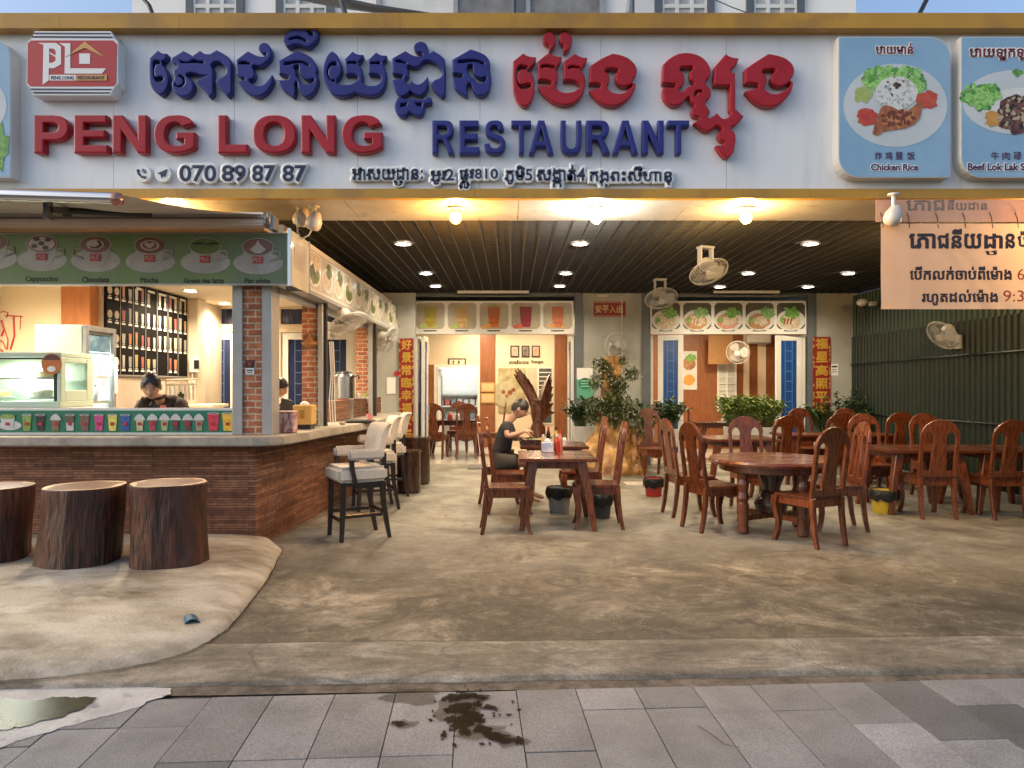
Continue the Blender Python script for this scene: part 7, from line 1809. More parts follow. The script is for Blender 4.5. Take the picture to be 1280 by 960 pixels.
def rake(mb):
    for v in mb.bm.verts: v.co.y += max(0, v.co.z - SEAT) * .13
mb = MB(); mb.prism([outer, slot(1), slot(-1)], .175, .208); rake(mb); back = mb.build("backrest", WOODR, chair, bevel=.005)
mb = MB(); mb.prism([[(-.012, SEAT + .14), (.012, SEAT + .14), (.02, .82), (0, .87), (-.02, .82)]], .170, .1755); mb.prism([arc(0, .955, .11, .09, 15, 165, 12) + arc(0, .965, .06, .045, 165, 15, 8)], .169, .1755); rake(mb); mb.build("carving", WOODR, back)
CH_G = "carved red brown dining chairs"
chairs = [
 # x, y, facing, label
 (-.07, 7.36, (1, .06), "carved chair at the left of the front condiment table, its tall back seen edge on"),
 (.92, 7.60, (-1, .05), "carved chair at the right of the front condiment table, its back seen edge on"),
 (-.03, 8.50, (1, .0), "carved chair tucked in at the left between the front condiment table and the man's table"),
 (-.17, 9.22, (1, 0), "carved chair the eating man sits on"),
 (.86, 8.72, (-1, .0), "carved chair at the right behind the edge on chair of the front condiment table"),
 (2.85, 6.80, (-.42, .9), "large front carved chair with its back to the viewer at the round table"),
 (3.42, 7.50, (-1, .1), "carved chair at the right of the round table half hidden by the front chair"),
 (2.10, 7.48, (.95, .3), "orange lit carved chair at the left of the round table nearest the viewer"),
 (2.05, 8.30, (.95, .12), "carved chair directly behind the orange lit chair left of the round table"),
 (2.92, 8.62, (.05, -1), "carved chair facing the viewer on the far side of the round table"),
 (3.45, 9.35, (-.3, 1), "dark carved chair whose arched top shows behind the chair facing the viewer"),
 (2.33, 11.85, (.1, -1), "carved chair standing alone against the wall beside the golden rockery"),
 (4.80, 8.22, (.04, 1), "carved chair pushed in at the near side of the table by the green fence"),
 (5.55, 8.18, (-.05, 1), "carved chair cut off by the right edge of the picture"),
 (4.78, 9.42, (0, -1), "carved chair facing the viewer across the splayed leg table by the green fence"),
 (5.68, 9.55, (0, -1), "dark carved chair just showing above the chair pushed in by the green fence"),
 (5.65, 10.6, (0, 1), "carved chair in shadow beside the far end of the green fence"),
 (4.92, 11.9, (.05, -1), "carved chair facing the viewer beside the narrow white door leaf"),
 (4.66, 10.28, (.05, 1), "carved chair with its back to the viewer at the rear table by the fence"),
 (5.62, 11.75, (0, -1), "carved chair in front of the bushy plants in the right corner"),
 (-1.55, 14.45, (.1, 1), "dark carved chair in the left dining room nearest the folded door leaves"),
 (-.93, 14.5, (-.1, 1), "dark carved chair in the left dining room at the middle of its table"),
 (-.40, 15.1, (-1, 0), "dark carved chair at the right end of the table in the left dining room"),
 (-1.2, 15.9, (0, -1), "dark carved chair at the far side of the table in the left dining room"),
 (3.35, 14.35, (.2, 1), "carved chair inside the right dining room in front of the plants"),
]
for x, y, f, lab in chairs:
    place(chair, (x, y, .03 if y > BW else 0), face_rz(*f), lab, CH_G)
# splayed leg tables
def splay_table(label, x0, x1, y0, y1, h=.75, base=0.0, top=WOODT, name="dining_table"):
    cx, cy = (x0 + x1) / 2, (y0 + y1) / 2; w, d = (x1 - x0), (y1 - y0)
    t = thing(name, label, "table", (cx, cy, base), 0, "wooden dining tables")
    mb = MB(); mb.box((0, 0, h - .0175), (w, d, .035)); mb.build("table_top", top, t, bevel=.007, seg=2)
    mb = MB(); ax, ay = w / 2 - .13, d / 2 - .11
    mb.bx(-ax, ax, -ay - .012, -ay + .012, h - .11, h - .0355); mb.bx(-ax, ax, ay - .012, ay + .012, h - .11, h - .0355); mb.bx(-ax - .012, -ax + .012, -ay + .013, ay - .013, h - .11, h - .0355); mb.bx(ax - .012, ax + .012, -ay + .013, ay - .013, h - .11, h - .0355); mb.build("apron", WOODR, t)
    for sx_ in (-1, 1):
        for sy_ in (-1, 1):
            mb = MB(); mb.loft([sq_ring((sx_ * (ax + o), sy_ * (ay + o * .5), z), wd, wd) for z, o, wd in ((0, .10, .027), (h * .5, .045, .038), (h - .036, -.03, .05))]); mb.build("leg", WOODR, t, bevel=.006)
    return t
splay_table("front wooden table with splayed legs and a tissue box on it", .07, .88, 7.28, 8.22)
splay_table("wooden table with a noodle bowl where the man is eating", .10, .95, 8.75, 9.55)
splay_table("wooden table with splayed legs beside the green fence", 4.36, 5.36, 8.20, 9.10)
splay_table("wooden table continuing right beside the green fence, cut by the picture edge", 5.40, 6.38, 8.22, 9.10)
splay_table("dark wooden table behind the round table", 2.75, 3.75, 9.9, 10.8)
splay_table("rear wooden table between two chairs near the right corner", 4.15, 5.9, 10.75, 11.5)
splay_table("dark table inside the left dining room", -1.75, -.7, 14.75, 15.55, base=.03, top=WOODD)
splay_table("dark table inside the right dining room with small jars", 3.6, 4.9, 13.75, 14.5, base=.03, top=WOODD)
# table front panel in the right room
# round table
t = thing("round_table", "polished round wooden table with thick legs and a carved centre post", "table", (2.70, 7.42, 0))
mb = MB(); mb.lathe([(.58, .695), (.62, .70), (.63, .725), (.615, .75), (.3, .751), (.002, .751)], n=56); mb.build("table_top", WOODT, t, smooth=1.0)
mb = MB(); mb.lathe([(.50, .62), (.52, .63), (.52, .694)], n=40); mb.build("apron", WOODR, t, smooth=1.0)
for k in range(4):
    a = R(28 + 90 * k); c = (.40 * math.cos(a), .40 * math.sin(a), 0)
    mb = MB(); mb.lathe([(.045, 0), (.06, .02), (.052, .10), (.058, .16), (.058, .30), (.045, .32), (.062, .36), (.05, .42), (.058, .5), (.046, .55), (.06, .60), (.06, .63)], c=c, n=14); mb.build("leg", WOODR, t, smooth=1.0)
mb = MB(); mb.lathe([(.10, .17), (.15, .20), (.17, .27), (.13, .36), (.09, .42), (.11, .5), (.14, .58), (.16, .63)], n=20); mb.build("centre_post", WOODD, t, smooth=1.0)
mb = MB()
for k in range(4):
    a = R(28 + 90 * k); mb.box((.2 * math.cos(a), .2 * math.sin(a), .15 + .002 * k), (.40, .06, .05), (0, 0, a))
mb.build("stretcher", WOODR, t, bevel=.006)
# log stools on the apron
def log_stool(px0, px1, ytop, ybase, label, seed, lean):
    rr = random.Random(seed)
    cx = (px0 + px1) / 2
    zb = .085
    D0 = FPX * (EYE - zb) / (ybase - HOR)
    r = (px1 - px0) / 2 / FPX * (D0 + .28) * .90
    D = D0 + r
    p = Vector(((cx - 640) / FPX * D, D, 0)); zb = apron_z(p.x, p.y) - .012
    zt = EYE - (ytop - HOR) / FPX * D
    t = thing("log_stool", label, "stool", (p.x, p.y, zb), 0, "tree trunk stools at the kiosk counter")
    h = zt - zb; n = 72
    def rad(a, z):
        q = z / h
        f = 1 + .11 * mnoise.noise((math.cos(a) * 1.1 + seed, math.sin(a) * 1.1, q * .7)) + .05 * mnoise.noise((math.cos(a) * 3 + seed, math.sin(a) * 3, q * 1.5)) + .022 * mnoise.noise((math.cos(a) * 12, math.sin(a) * 14 + seed, q * 2))
        return r * f * (1.0 + .05 * (1 - q) ** 3)
    def pt(a, z, k=1.0): return Vector((rad(a, z) * k * math.cos(a) + lean * (z / h), rad(a, z) * k * math.sin(a), z))
    A = [2 * PI * k / n for k in range(n)]
    mb = MB(); mb.loft([[pt(a, h * i / 10) for a in A] for i in range(11)] + [[pt(a, h, .985) + Vector((0, 0, .006)) for a in A]], cap=False); mb.build("bark", BARK, t, smooth=.9)
    tilt = rr.uniform(-.01, .02)
    mb = MB(); rings = [[pt(a, h, k) + Vector((0, 0, .006 + .004 * math.sin(k * 9))) for a in A] for k in (.985, .8, .62, .4)]; mb.loft(rings, cap=False); mb.build("sapwood", SAPW, t, smooth=.9)
    mb = MB(); rings = [[pt(a, h, k * (1 + .18 * mnoise.noise((math.cos(a) * 1.5, math.sin(a) * 1.5, seed)))) + Vector((0, 0, dz_)) for a in A] for k, dz_ in ((.90, .0085), (.6, .0115), (.3, .0105), (.01, .0105))]; mb.loft(rings, cap=False); mb.build("heartwood", HEARTW, t, smooth=.9)
log_stool(163, 262, 604, 716, "upright tree trunk stool nearest the counter corner, with a pale sawn rim", 3, 0)
log_stool(48, 150, 608, 716, "leaning tree trunk stool in the middle of the three at the counter", 8, .04)
log_stool(-66, 35, 609, 712, "tree trunk stool cut by the left edge of the picture", 15, .02)
# upholstered bar stools, front towards local -y
bs = thing("bar_stool", "x", "bar stool")
SH = .70
mb = MB(); mb.box((0, 0, SH - .06), (.51, .49, .15)); mb.build("seat_cushion", FABRIC, bs, bevel=.035, seg=3, smooth=1.0)
rings = []
mb = MB()
for z, y, th in ((SH + .09, .215, .05), (SH + .17, .225, .062), (SH + .30, .245, .065), (SH + .38, .27, .065), (SH + .42, .305, .055), (SH + .43, .33, .025)):
    rings.append([(-.24, y - th + .05, z), (-.12, y - th + .015, z), (.12, y - th + .015, z), (.24, y - th + .05, z), (.25, y + th * .6 - .01, z), (.12, y + th - .01, z), (-.12, y + th - .01, z), (-.25, y + th * .6 - .01, z)])
rings = [[Vector(((p[0]), p[1] - .10 * (abs(p[0]) / .25) ** 2 + .03, p[2])) for p in r] for r in rings]
mb.loft(rings); mb.build("backrest", FABRIC, bs, sub=2, smooth=True)
for s in (-1, 1):
    mb = MB(); mb.bx(s * .21, s * .275, -.15, .20, SH + .085, SH + .185); a_ = mb.build("armrest", FABRIC, bs, bevel=.02, seg=2, smooth=1.0)
    mb = MB()
    for i in range(4):
        for j in range(2): mb.ball((s * .243 + (j - .5) * .035, -.152, SH + .105 + .02 * i), .005, 6, 4)
    mb.build("stud", CHROME, a_)
    mb = MB(); mb.loft([sq_ring((s * .245, -.12 + o, z), .022, .022) for z, o in ((SH - .13, .03), (SH, .0), (SH + .086, -.005))]); mb.build("arm_support", ESPR, bs, bevel=.004)
    mb = MB(); mb.loft([sq_ring((s * (.20 + o * .3), -.195 - o, z), w, w) for z, o, w in ((0, .015, .019), (.3, 0, .023), (SH - .131, 0, .028))]); mb.build("leg", ESPR, bs, bevel=.004)
    mb = MB(); mb.loft([sq_ring((s * .20, .20 + o, z), w, w) for z, o, w in ((0, .075, .018), (.15, .045, .021), (.35, .012, .023), (SH - .131, 0, .027))]); mb.build("leg", ESPR, bs, bevel=.004)
    mb = MB(); mb.box((s * .20, 0, .24), (.022, .40, .035)); mb.build("stretcher", ESPR, bs, bevel=.004)
    mb = MB(); mb.bx(s * .15, s * .21, .19, .24, SH - .1, SH + .14); mb.build("back_post", ESPR, bs, bevel=.004)
mb = MB(); mb.box((0, -.19, .19), (.38, .022, .035)); mb.box((0, .205, .27), (.38, .022, .035)); mb.build("stretcher", ESPR, bs, bevel=.004)
mb = MB(); mb.box((0, 0, SH - .15), (.42, .42, .038)); mb.build("seat_frame", ESPR, bs)
for x, y, f, lab in ((-1.55, 7.08, (-.86, -.50), "front beige upholstered bar stool turned slightly to the viewer"), (-1.70, 8.72, (-.93, -.36), "middle beige bar stool half hidden behind the front one"), (-1.72, 9.75, (-.97, -.25), "farthest beige bar stool whose back shows below the long red couplet")):
    place(bs, (x, y, 0), face_rz(*f), lab, "beige bar stools at the kiosk side counter")
# dark polished drum seats
for x, y, r_, h, lab in ((-1.45, 10.0, .165, .60, "nearer dark polished wooden drum stool beside the bar stools"), (-1.47, 10.95, .21, .72, "taller dark polished wooden drum table below the red couplet")):
    t = thing("drum_stool", lab, "stool", (x, y, 0), 0, "dark polished drums by the bar stools")
    mb = MB(); mb.lathe([(r_ * .92, 0), (r_, .03), (r_ * 1.0, h * .6), (r_ * .97, h - .035)], n=28); mb.build("drum_body", WOODD, t, smooth=1.0)
    mb = MB(); mb.lathe([(r_ * 1.02, h - .034), (r_ * 1.05, h - .02), (r_ * 1.04, h), (.01, h + .002)], n=28); mb.build("drum_top", woodm("polished_dark", (.04, .018, .012), (.09, .04, .025), rough=.15, coat=.6), t, smooth=1.0)
# bins
def bin_(label, p, r_, h, col, bag=True, kind="waste_bin"):
    t = thing(kind, label, "bin", (p[0], p[1], 0), 0, "small bins under the tables")
    mb = MB(); mb.lathe([(r_ * .78, 0), (r_ * .8, .01), (r_, h), (r_ * .96, h), (r_ * .76, .02)], n=24, cap=True); mb.build("bucket", col, t, smooth=1.0)
    if bag:
        mb = MB(); n = 40
        prof_ = [(.90, h * .55, 0), (.98, h + .012, .02), (1.09, h + .0, .05), (1.10, h - .05, .08), (1.07, h - .11, .10)]
        mb.loft([[Vector((r_ * k * (1 + w * 1.6 * mnoise.noise((math.cos(2 * PI * i / n) * 4, math.sin(2 * PI * i / n) * 4, z * 12 + r_ * 50))) * math.cos(2 * PI * i / n), r_ * k * (1 + w * 1.6 * mnoise.noise((math.cos(2 * PI * i / n) * 4, math.sin(2 * PI * i / n) * 4, z * 12 + 7))) * math.sin(2 * PI * i / n), z + w * .5 * mnoise.noise((math.cos(2 * PI * i / n) * 5, math.sin(2 * PI * i / n) * 5, k * 9)))) for i in range(n)] for k, z, w in prof_], cap=False)
        mb.build("bin_bag", BAG, t, smooth=True)
bin_("grey bin with a black bag under the front condiment table", G(699, 640), .145, .29, GREYPL)
bin_("dark bin with a black bag beside the right legs of the front condiment table", G(752, 647), .12, .26, mat("dark_bin", (.04, .045, .045), rough=.4))
bin_("small red bin with a black bag near the golden rockery", G(817, 620), .13, .24, mat("red_bin", (.35, .03, .02), rough=.4))
bin_("yellow bin with a black bag under the table by the green fence", G(1105, 641), .15, .27, mat("yellow_bin", (.5, .36, .03), rough=.4))
# ---- things on the tables
t = thing("tissue_box", "pale blue and white tissue box on the front table", "tissue box", (.40, 8.02, .75))
mb = MB(); mb.box((0, 0, .055), (.13, .10, .11)); mb.build("carton", mat("blue_white_card", (.35, .42, .60), (.62, .64, .68), scale=12, lo=.45, hi=.55, rough=.5), t, bevel=.004); mb = MB(); mb.ball((0, 0, .125), (.035, .02, .03), 10, 6); mb.build("tissue", WHITEL, t, smooth=True)
def bottle(label, x, y, z, col, capc, h=.2, r_=.03):
    t = thing("sauce_bottle", label, "bottle", (x, y, z), 0, "condiments on the tables")
    mb = MB(); mb.lathe([(r_, 0), (r_ * 1.02, .01), (r_, h * .6), (r_ * .45, h * .8), (r_ * .42, h * .86)], n=14); mb.build("body", col, t, smooth=1.0)
    mb = MB(); mb.lathe([(r_ * .5, h * .86), (r_ * .48, h)], n=12); mb.build("cap", capc, t)
RSAU = mat("chilli_sauce", (.40, .045, .03), rough=.2); BSAU = mat("soy_sauce", (.03, .012, .008), rough=.15); YSAU = mat("oil_bottle", (.42, .26, .06), rough=.15); WCAP = mat("white_cap", (.6, .58, .55), rough=.4)
GCAP = mat("green_cap", (.03, .2, .06), rough=.4)
bottle("chilli sauce bottle with a white cap right of the tissue box", .51, 8.05, .75, RSAU, WCAP, .20, .032)
bottle("taller pink sauce bottle behind the tissue box", .55, 8.15, .75, mat("pink_sauce", (.55, .18, .14), rough=.25), RSAU, .24, .03)
bottle("yellow oil bottle left behind the tissue box", .36, 8.14, .75, YSAU, WCAP, .19, .028)
bottle("clear vinegar bottle in the middle behind the tissue box", .45, 8.16, .75, mat("vinegar", (.45, .36, .22), rough=.15), GCAP, .17, .026)
bottle("dark soy bottle on the man's table", .46, 9.0, .75, BSAU, RSAU, .23, .028)
bottle("amber sauce bottle on the man's table", .56, 9.05, .75, YSAU, BSAU, .22, .03)
bottle("small white pepper jar on the man's table", .66, 8.98, .75, WCAP, GCAP, .12, .03)
t = thing("noodle_tray", "dark wooden tray of noodles and greens in front of the eating man", "tray", (.28, 9.02, .75))
mb = MB(); mb.prism([[(-.17, 0), (.17, 0), (.2, .075), (.185, .075), (.16, .015), (-.16, .015), (-.185, .075), (-.2, .075)]], -.1, .1); mb.bx(-.17, .17, -.11, -.1, .0, .07); mb.bx(-.17, .17, .1, .11, .0, .07); mb.build("tray", WOODD, t)
mb = MB(); rr = random.Random(2)
for k in range(26): a = rr.uniform(-.13, .13); b = rr.uniform(-.07, .07); mb.tube([(a + .03 * math.sin(q + k), b + .03 * math.cos(q * 1.3 + k), .055 + .02 * rr.random()) for q in range(6)], .006, 5)
mb.build("noodles", mat("noodle_food", (.55, .46, .30), rough=.5), t)
mb = MB()
for k in range(14): c = Vector((rr.uniform(-.12, 0), rr.uniform(-.06, .06), .085)); a = rr.random() * 6; mb.face([c, c + Vector((.03 * math.cos(a), .03 * math.sin(a), .015)), c + Vector((.045 * math.cos(a + .3), .045 * math.sin(a + .3), .0)), c + Vector((.03 * math.cos(a + .7), .03 * math.sin(a + .7), -.01))])
mb.build("greens", LEAFY, t)
t = thing("soup_bowl", "small white bowl on the far side of the man's table", "bowl", (.44, 9.35, .75)); mb = MB(); mb.lathe([(.03, 0), (.06, .05), (.065, .07), (.058, .07), (.02, .01)], n=18); mb.build("bowl", CUPW, t, smooth=1.0)
bottle("small clear bottle standing on the table at the right picture edge", 5.95, 8.45, .75, mat("pale_green_glass", (.25, .34, .27), rough=.1), WCAP, .2, .03)
for k, (x, lab) in enumerate(((4.15, "left small jar on the dark table in the right dining room"), (4.3, "right small jar on the dark table in the right dining room"))): bottle(lab, x, 13.95, .78, WCAP, RSAU, .16, .05)
for x, lab in ((-1.3, "red sauce bottle on the dark table in the left dining room"), (-1.15, "white tissue holder on the dark table in the left dining room")): bottle(lab, x, 15.0, .78, RSAU if x < -1.2 else WCAP, WCAP, .17, .05)
mb = MB(); p_ = G(795, 605); mb.box((p_.x, p_.y, .008), (.34, .34, .012)); tag(mb.build("loose_tile", TILEF, bevel=.003), "loose white floor tile lying on the concrete beside the red bin", "tile")
# doormat
mb = MB(); mb.bx(W(585, 0, 12.9).x, W(640, 0, 12.9).x, 12.75, 13.25, .004, .016); tag(mb.build("doormat", mat("grey_mat", (.10, .10, .095), (.16, .16, .15), scale=60, rough=.95)), "grey doormat in front of the left doorway", "doormat")

# ================================================================== PLANTS
def leaf(mb, p, d, up, L_, w):
    d = d.normalized(); s = d.cross(up)
    if s.length < 1e-3: s = Vector((1, 0, 0))
    s.normalize(); n = s.cross(d)
    a = p; b = p + d * L_ * .45 + s * w + n * .12 * L_; c = p + d * L_ - n * .10 * L_; e = p + d * L_ * .45 - s * w + n * .12 * L_; m_ = p + d * L_ * .5
    mb.face([a, b, c, m_]); mb.face([a, m_, c, e])
def plant(t, h0, h, spread, stems, leaves, L_, w, m_, seed, lean=.3, stemm=None, ell_=None):
    rr = random.Random(seed)
    mf, ms = MB(), MB()
    for k in range(stems):
        a = rr.uniform(0, 2 * PI); q = rr.uniform(.3, 1)
        base = Vector((spread * .25 * math.cos(a) * q, spread * .25 * math.sin(a) * q, h0))
        tip = Vector((spread * math.cos(a) * q, spread * math.sin(a) * q, h0 + h * rr.uniform(.65, 1.05) * (1.08 - .35 * q)))
        mid = base.lerp(tip, .5) + Vector((0, 0, h * .12))
        pts = [base, base.lerp(mid, .5), mid, mid.lerp(tip, .5), tip]
        ms.tube(pts, [.011, .009, .007, .005, .003], 5)
        for i in range(leaves):
            f = rr.uniform(.25, 1.0) * 4; j = min(3, int(f)); p = pts[j].lerp(pts[j + 1], f - j)
            b = rr.uniform(0, 2 * PI)
            d = Vector((math.cos(b), math.sin(b), rr.uniform(-.25, .9)))
            leaf(mf, p, d, Vector((0, 0, 1)), L_ * rr.uniform(.6, 1.2), w * rr.uniform(.7, 1.2))
    mf.build("foliage", m_, t, recalc=False, smooth=False); ms.build("stem", mat("green_stem", (.06, .08, .03), rough=.6), t)
def pot(t, w, h, m_=None, z=0):
    mb = MB(); mb.loft([[Vector((x * w * k, y * w * k, z_)) for x, y in ((-1, -1), (1, -1), (1, 1), (-1, 1))] for k, z_ in ((.85, z), (1.0, z + h), (.9, z + h), (.88, z + h - .03))]); mb.build("planter", m_ or WSTONE, t, bevel=.006)
    mb = MB(); mb.box((0, 0, z + h - .035), (w * 1.7, w * 1.7, .02)); mb.build("soil", mat("soil", (.02, .014, .01), rough=.9), t)
def potted(label, px, D, potw, poth, h, spread, stems, leaves, L_, w, m_, seed, base=0, group="potted plants by the shop front", potz=0):
    p = W(px, 0, D)
    t = thing("potted_plant", label, "plant", (p.x, D, base), 0, group)
    pot(t, potw, poth, None, potz)
    plant(t, potz + poth - .03, h, spread, stems, leaves, L_, w, m_, seed)
    return t
# stand for the left planter
p = W(728, 0, 12.7)
t = thing("plant_stand", "dark wooden stand under the white planter left of the rockery", "stand", (p.x, 12.7, 0))
mb = MB(); mb.box((0, 0, .46), (.42, .36, .04)); mb.build("stand_top", WOODD, t)
for s in (-1, 1):
    for q in (-1, 1):
        mb = MB(); mb.box((s * .17, q * .14, .22), (.04, .04, .44)); mb.build("leg", WOODD, t)
potted("bushy dark green plant in a white planter left of the golden rockery", 728, 12.7, .17, .30, .55, .38, 26, 34, .10, .026, LEAFD, 1, base=.48)
potted("leafy plant in a white planter between the rockery and the lone chair", 806, 12.9, .15, .30, .62, .40, 18, 22, .12, .03, LEAFD, 2, potz=.4)
potted("leafy plant in a white planter in front of the left blue door", 836, 12.85, .15, .32, .66, .36, 20, 24, .12, .03, LEAF, 3, potz=.4)
potted("yellow green pot plant at the left of the noodle doorway opening", 916, 13.1, .14, .34, .66, .36, 26, 30, .15, .026, LEAFY, 4, potz=.4)
potted("yellow green pot plant at the middle of the noodle doorway opening", 938, 13.0, .14, .34, .62, .34, 24, 30, .15, .026, LEAFY, 5, potz=.4)
potted("green pot plant at the right of the noodle doorway opening, next to the blue door", 959, 13.1, .14, .34, .64, .34, 26, 30, .15, .026, LEAFY, 6, potz=.4)
potted("leafy plant in a white planter below the short red couplet", 1030, 12.95, .15, .34, .66, .36, 18, 24, .11, .028, LEAF, 7, potz=.3)
potted("dark leafy plant in a white planter against the grey wall near the fence", 1056, 12.95, .15, .34, .85, .40, 20, 26, .11, .028, LEAFD, 8, potz=.3)
potted("leafy plant in the far right corner against the green fence", 1076, 12.7, .15, .34, .7, .32, 16, 24, .11, .028, LEAFD, 9, potz=.3)
# golden rockery with a climbing plant
p = W(765, 0, 12.2)
t = thing("rockery", "golden glazed rock column overgrown with small leaved plants", "rockery", (p.x, 12.2, 0))
mb = MB()
n = 64; rings = []
for i in range(60):
    z = 2.0 * i / 59; q = i / 59
    r0 = .32 * max(0, 1 - q * 1.7) + .17 - .05 * q
    rings.append([Vector(((r0 * (1 + .5 * mnoise.noise((math.cos(2 * PI * k / n) * 1.3, math.sin(2 * PI * k / n) * 1.3, z * 2.2)) + .6 * abs(mnoise.noise((math.cos(2 * PI * k / n) * 4, math.sin(2 * PI * k / n) * 4, z * 3.5)))) + .0) * math.cos(2 * PI * k / n) - .02, (r0 * .75 * (1 + .4 * mnoise.noise((math.cos(2 * PI * k / n) * 2, 3, z * 3)))) * math.sin(2 * PI * k / n), z)) for k in range(n)])
mb.loft(rings); mb.build("rock_column", GOLDR, t, smooth=.8)
mb = MB(); rings = []
for i in range(18):
    z = .78 * i / 17; q = i / 17; r0 = .20 - .10 * q
    rings.append([Vector((.40 + r0 * (1 + .6 * mnoise.noise((math.cos(2 * PI * k / 24) * 2, math.sin(2 * PI * k / 24) * 2 + 5, z * 6))) * math.cos(2 * PI * k / 24), -.05 + r0 * (1 + .5 * mnoise.noise((math.cos(2 * PI * k / 24) * 2, math.sin(2 * PI * k / 24) * 2 + 9, z * 6))) * math.sin(2 * PI * k / 24), z)) for k in range(24)])
mb.loft(rings); mb.build("side_rock", GOLDR, t, smooth=.8)
rr = random.Random(21); mf = MB(); LEAFK = mat("rock_plant_leaf", (0.05, 0.085, 0.03), (0.16, 0.19, 0.085), scale=9, rough=0.4)
clumps = [(-.22, -.2, 1.85, .2), (-.28, -.2, 1.55, .22), (.10, -.25, 1.5, .25), (.28, -.2, 1.7, .2), (-.1, -.28, 1.2, .3), (-.32, -.2, 1.15, .26), (.2, -.25, 1.15, .28), (.0, -.3, 1.0, .3), (.3, -.22, .98, .22), (-.35, -.2, .95, .22), (.15, -.2, 1.9, .12), (.38, -.1, .72, .18), (-.12, -.24, 1.78, .16), (.06, -.26, 1.36, .16), (-.05, -.26, 1.62, .12)]
clumps = [(c[0] * 1.05, c[1], c[2], c[3] * .82) for c in clumps]
for cx, cy, cz_, r_ in clumps:
    for k in range(int(1400 * r_ * r_ * 5.2)):
        v = Vector((rr.gauss(0, 1), rr.gauss(0, 1), rr.gauss(0, 1))); v *= r_ * .55 * rr.random() ** .3 / max(v.length, .1) * 1.4
        leaf(mf, Vector((cx, cy, cz_)) + v, Vector((rr.gauss(0, 1), rr.gauss(0, 1) - .3, rr.gauss(.3, .8))), Vector((0, 0, 1)), rr.uniform(.045, .085), rr.uniform(.013, .022))
mf.build("foliage", LEAFK, t, recalc=False)
mb = MB()
for k in range(60):
    c = rr.choice(clumps); mb.ball((c[0] + rr.gauss(0, .09), c[1] - .12 + rr.gauss(0, .04), c[2] + rr.gauss(0, .09)), .012, 6, 4)
mb.build("bud", mat("pale_bud", (.5, .45, .33), rough=.5), t)

# ================================================================== CARVED EAGLE
p = W(672, 0, 14.9)
t = thing("eagle_statue", "dark wooden carved eagle with raised wings in the left dining room", "statue", (p.x, 14.9, .03))
EAG = woodm("eagle_wood", (.045, .012, .007), (.14, .045, .022), rough=.3, coat=.3)
mb = MB(); mb.lathe([(.26, 0), (.22, .2), (.17, .4), (.15, .6), (.10, .7)], n=18)
for v in mb.bm.verts: v.co.x += .05 * mnoise.noise(v.co * 5); v.co.y += .05 * mnoise.noise(v.co * 5 + Vector((3, 0, 0)))
mb.build("stump", EAG, t, smooth=True)
mb = MB(); mb.tube([(.0, 0, .66), (.02, -.02, .85), (.0, -.04, 1.02), (-.04, -.08, 1.12), (-.09, -.14, 1.13), (-.12, -.17, 1.09)], [.10, .16, .15, .09, .065, .008], 14); mb.build("body", EAG, t, smooth=True)
def wing(root, tips, lab):
    mb = MB()
    for i, tp in enumerate(tips):
        a = Vector(root[0]).lerp(Vector(root[1]), i / (len(tips) - 1)); b = Vector(tp)
        mb.tube([a, a.lerp(b, .35) + Vector((-.02 if lab == 'l' else .02, .06, .08)), a.lerp(b, .75) + Vector((0, .05, .02)), b], [.10, .085, .05, .008], 6)
    mb.build("wing", EAG, t, smooth=True)
wing(((-.02, 0, .85), (-.06, 0, 1.12)), [(-.05, .1, 1.35), (-.12, .1, 1.5), (-.2, .1, 1.62), (-.28, .1, 1.72), (-.36, .1, 1.8), (-.42, .1, 1.84), (-.47, .1, 1.80), (-.5, .1, 1.72)], "l")
wing(((.06, 0, .8), (.08, 0, 1.12)), [(.36, .1, .9), (.34, .1, 1.1), (.33, .1, 1.3), (.32, .1, 1.45), (.3, .1, 1.6), (.27, .1, 1.72)], "r")
mb = MB()
for k in range(6): mb.tube([(.02 * k - .05, .05, .75), (.05 * k - .14, .1, .5), (.06 * k - .16, .1, .32)], [.03, .03, .008], 6)
mb.build("tail", EAG, t, smooth=True)

# ================================================================== PEOPLE
def skin_me(j, edges, root, sub=2):
    """joints {name: (pos, radius or (rx, ry))} grown into one smooth surface"""
    names = list(j); ix = {n: i for i, n in enumerate(names)}
    me = bpy.data.meshes.new("s"); me.from_pydata([j[n][0] for n in names], [(ix[a], ix[b]) for a, b in edges], [])
    o = bpy.data.objects.new("s", me)
    COL.objects.link(o)
    md = o.modifiers.new("k", 'SKIN'); md.use_smooth_shade = True; md.branch_smoothing = .6
    for i, n in enumerate(names):
        r_ = j[n][1]; sv = me.skin_vertices[0].data[i]
        sv.radius = r_ if isinstance(r_, tuple) else (r_, r_); sv.use_root = (n == root)
    s = o.modifiers.new("s", 'SUBSURF'); s.levels = sub; s.render_levels = sub
    dg = bpy.context.evaluated_depsgraph_get()
    out = bpy.data.meshes.new_from_object(o.evaluated_get(dg))
    bpy.data.objects.remove(o)
    return out
